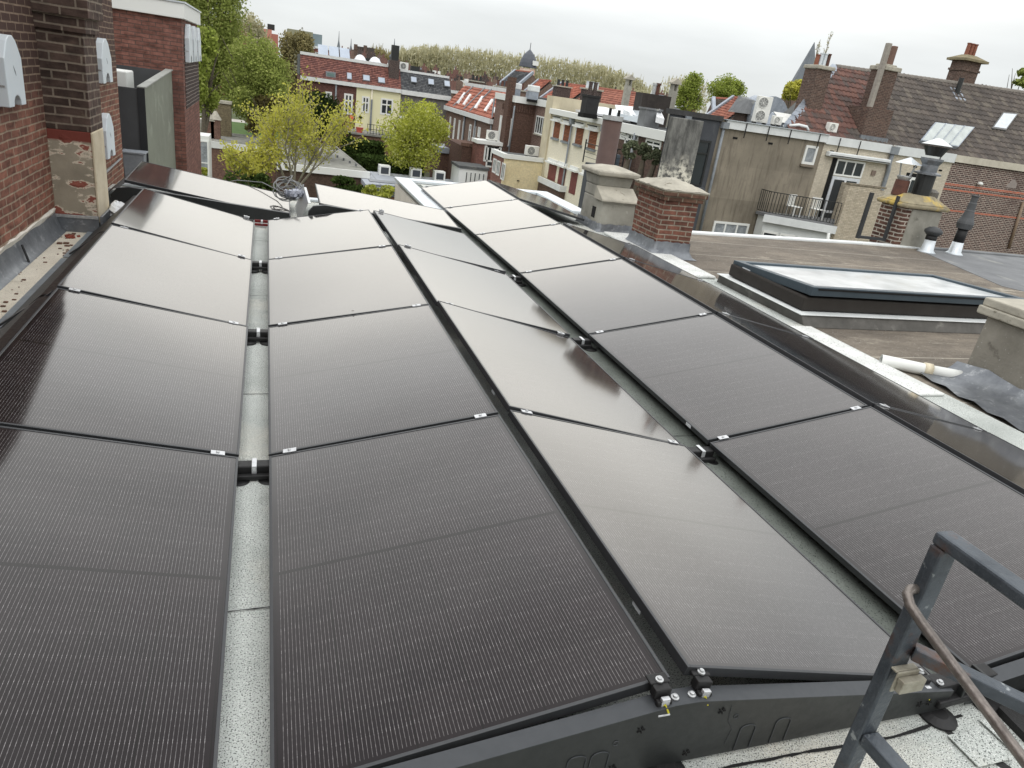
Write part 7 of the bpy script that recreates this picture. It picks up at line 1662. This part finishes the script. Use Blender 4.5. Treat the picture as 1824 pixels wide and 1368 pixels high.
# poplars: tall pale bare stems
for i, (u, vt, lab) in enumerate(((1437, 72, 'tall bare pale poplar left of the broad chimney'), (1452, 58, 'taller bare pale poplar touching the broad chimney'))):
    r2 = random.Random(90 + i); a, b = ond(u - 4, 175, 105), ond(u + 4, vt, 105); t_ = thing('poplar_tree', lab, 'tree', (a.x, a.y, GROUND), 'bare poplars on the skyline'); mb = MB(); lv = MB()
    base_ = Vector((a.x, a.y, GROUND)); tip = Vector((a.x, a.y, b.z)); mb.tube([base_, base_.lerp(tip, .6), tip], [.3, .14, .02], 6)
    for k in range(70):
        s0 = base_.lerp(tip, r2.uniform(.45, .97)); an = r2.uniform(0, 6.283); L_ = r2.uniform(.8, 2.6) * (1.15 - (s0.z - GROUND) / (tip.z - GROUND) * .75); e = s0 + Vector((math.cos(an) * L_ * .28, math.sin(an) * L_ * .28, L_)); mb.tube([s0, s0.lerp(e, .5) + Vector((math.cos(an) * .1, math.sin(an) * .1, 0)), e], [.045, .03, .012], 4, cap=False)
        for q in range(6): card(lv, r2, s0.lerp(e, r2.uniform(.4, 1)) + Vector((r2.gauss(0, .08), 0, r2.gauss(0, .1))), .22)
    mb.build('trunk', M['bark_pale'], t_); lv.build('crown', M['leaf_bud'], t_, fix=False)
# small gabled houses and zinc roof behind the pebbledash house
gable_house('small red brick house with a dormer behind the air conditioners', 1270, 176, 1300, 178, 62, 62, 0, M['tile_brown'], M['brick_brown'], hw=3, eave_drop=2.6, nt=10, ends=1)
gable_house('small orange tiled house with white gable trim behind the air conditioners', 1307, 175, 1340, 182, 56, 54, 0, M['tile_dull_orange'], M['brick_brown'], hw=3, eave_drop=2.4, nt=14, ends=1)
zr_ = house('zinc_roofed_hall', 'grey zinc roofed hall behind the tall air conditioner', 'hall', (0, 0, 0)); a, b = ond(1332, 177, 48), ond(1432, 176, 48); zr_.location = ((a.x + b.x) / 2, a.y, GROUND)
part('wall', pm('dark timber wall', S(70, 58, 52), S(54, 46, 42), 2, .9), zr_, (a.x + .3, b.x - .2, a.y + .3, a.y + 1.6, GROUND, a.z - .9)); mb = MB(); mb.hexa([(a.x, a.y, a.z - .899), (b.x, a.y, a.z - .899), (b.x, a.y + 2, a.z - .899), (a.x, a.y + 2, a.z - .899)], [(a.x + .4, a.y + .3, a.z), (b.x - .6, a.y + .3, a.z), (b.x - .6, a.y + 2, a.z + .2), (a.x + .6, a.y + 2, a.z + .2)]); mb.build('zinc_roof', M['felt_grey'], zr_); mb = MB(); c_ = ond(1405, 178, 47); mb.tube([(c_.x, a.y - .3, c_.z - 1.3), (c_.x, a.y + 1.5, c_.z - 1.3)], 1.45, 20); mb.build('barrel_roof', M['lead_roof'], zr_)
# chimney temples and twin flues on the roofs right of the dark brick house
for i, (u, v, d) in enumerate(((1121, 142, 52), (1202, 150, 46))):
    p = ond(u, v, d); t_ = house('capped_chimney', 'stone chimney stack with a little gabled stone cap, %s of two' % ('farther' if i == 0 else 'nearer'), 'chimney', (p.x, p.y, EW), 'chimneys with gabled caps')
    part('stack', M['render'], t_, (p.x - .21, p.x + .21, p.y - .21, p.y + .21, GROUND, p.z - .40)); part('pillar', M['render'], t_, (p.x - .19, p.x - .10, p.y - .19, p.y + .19, p.z - .399, p.z)); part('pillar', M['render'], t_, (p.x + .10, p.x + .19, p.y - .19, p.y + .19, p.z - .399, p.z))
    mb = MB(); mb.prism([(p.x - .36, p.z + .001), (p.x + .36, p.z + .001), (p.x + .35, p.z + .09), (p.x, p.z + .36), (p.x - .35, p.z + .09)], 'y', p.y - .3, p.y + .3); mb.build('gabled_cap', M['cap'], t_)
for i, u in enumerate((1167, 1173)):
    p = ond(u, 152, 44); mb = MB(); mb.tube([(p.x, p.y, p.z - 2.6), (p.x, p.y, p.z)], .13, 10); mb.tube([(p.x, p.y, p.z), (p.x, p.y, p.z + .12)], .17, 10); tag(mb.build('flue_pipe', M['steel'] if i == 0 else M['rust']), '%s tall thin flue pipe on the roofs left of the dark grey house' % ('silver' if i == 0 else 'brown'), 'flue')
p = ond(1163, 185, 44); t_ = house('plant_screen', 'dark timber roof screen at the foot of the twin flues', 'screen', (p.x, p.y, EW)); part('screen', pm('dark timber', S(58, 52, 48), S(42, 38, 36), 3, .8), t_, (p.x - .8, p.x + 1.2, p.y, p.y + 1.0, GROUND, p.z + .55))
for i, (u, v, d, lab) in enumerate(((920, 172, 66, 'brown brick chimney with pots left of the silver roof ventilators'), (893, 165, 74, 'weathered chimney with many pots above the orange roofs'), (848, 154, 84, 'square brown brick chimney on the flat roof above the orange mansard'), (1000, 165, 70, 'pair of sooty chimneys beside the bright orange roof'), (1052, 172, 60, 'brick party wall chimney between the two orange roofs'))):
    p = ond(u, v, d); t_ = house('row_chimney', lab, 'chimney', (p.x, p.y, EB), 'brick chimneys on the garden row'); w_ = .75; part('stack', r.choice((M['brick_brown'], M['house_brick'], M['brick_dark'])), t_, (p.x - w_, p.x + w_, p.y - .5, p.y + .5, GROUND, p.z + .5)); part('cap', M['cap'], t_, (p.x - w_ - .1, p.x + w_ + .1, p.y - .6, p.y + .6, p.z + .501, p.z + .62)); pot_row(t_, [(p.x - w_ * .6 + k * w_ * .6, p.y, p.z + .62) for k in range(3)], .14, .55, r.choice(potm))
# plants on the roof terrace
for i, (u0, u1, v0, v1) in enumerate(((1108, 1138, 252, 284), (1136, 1160, 256, 288), (1156, 1180, 266, 296))):
    px_tree('potted_shrub', 'dark green potted bush behind the terrace railing, %s' % ('leftmost', 'middle', 'rightmost')[i], u0, u1, v0, v1, 30, zt_, leaf_mat('grey green needles', (.13, .16, .10, 1), (.18, .20, .13, 1), (.24, .25, .17, 1), .15) if i == 0 else bpy.data.materials['grey green needles'], 1500, .13, 80 + i, nl=14, limbs=False, cat='plant')
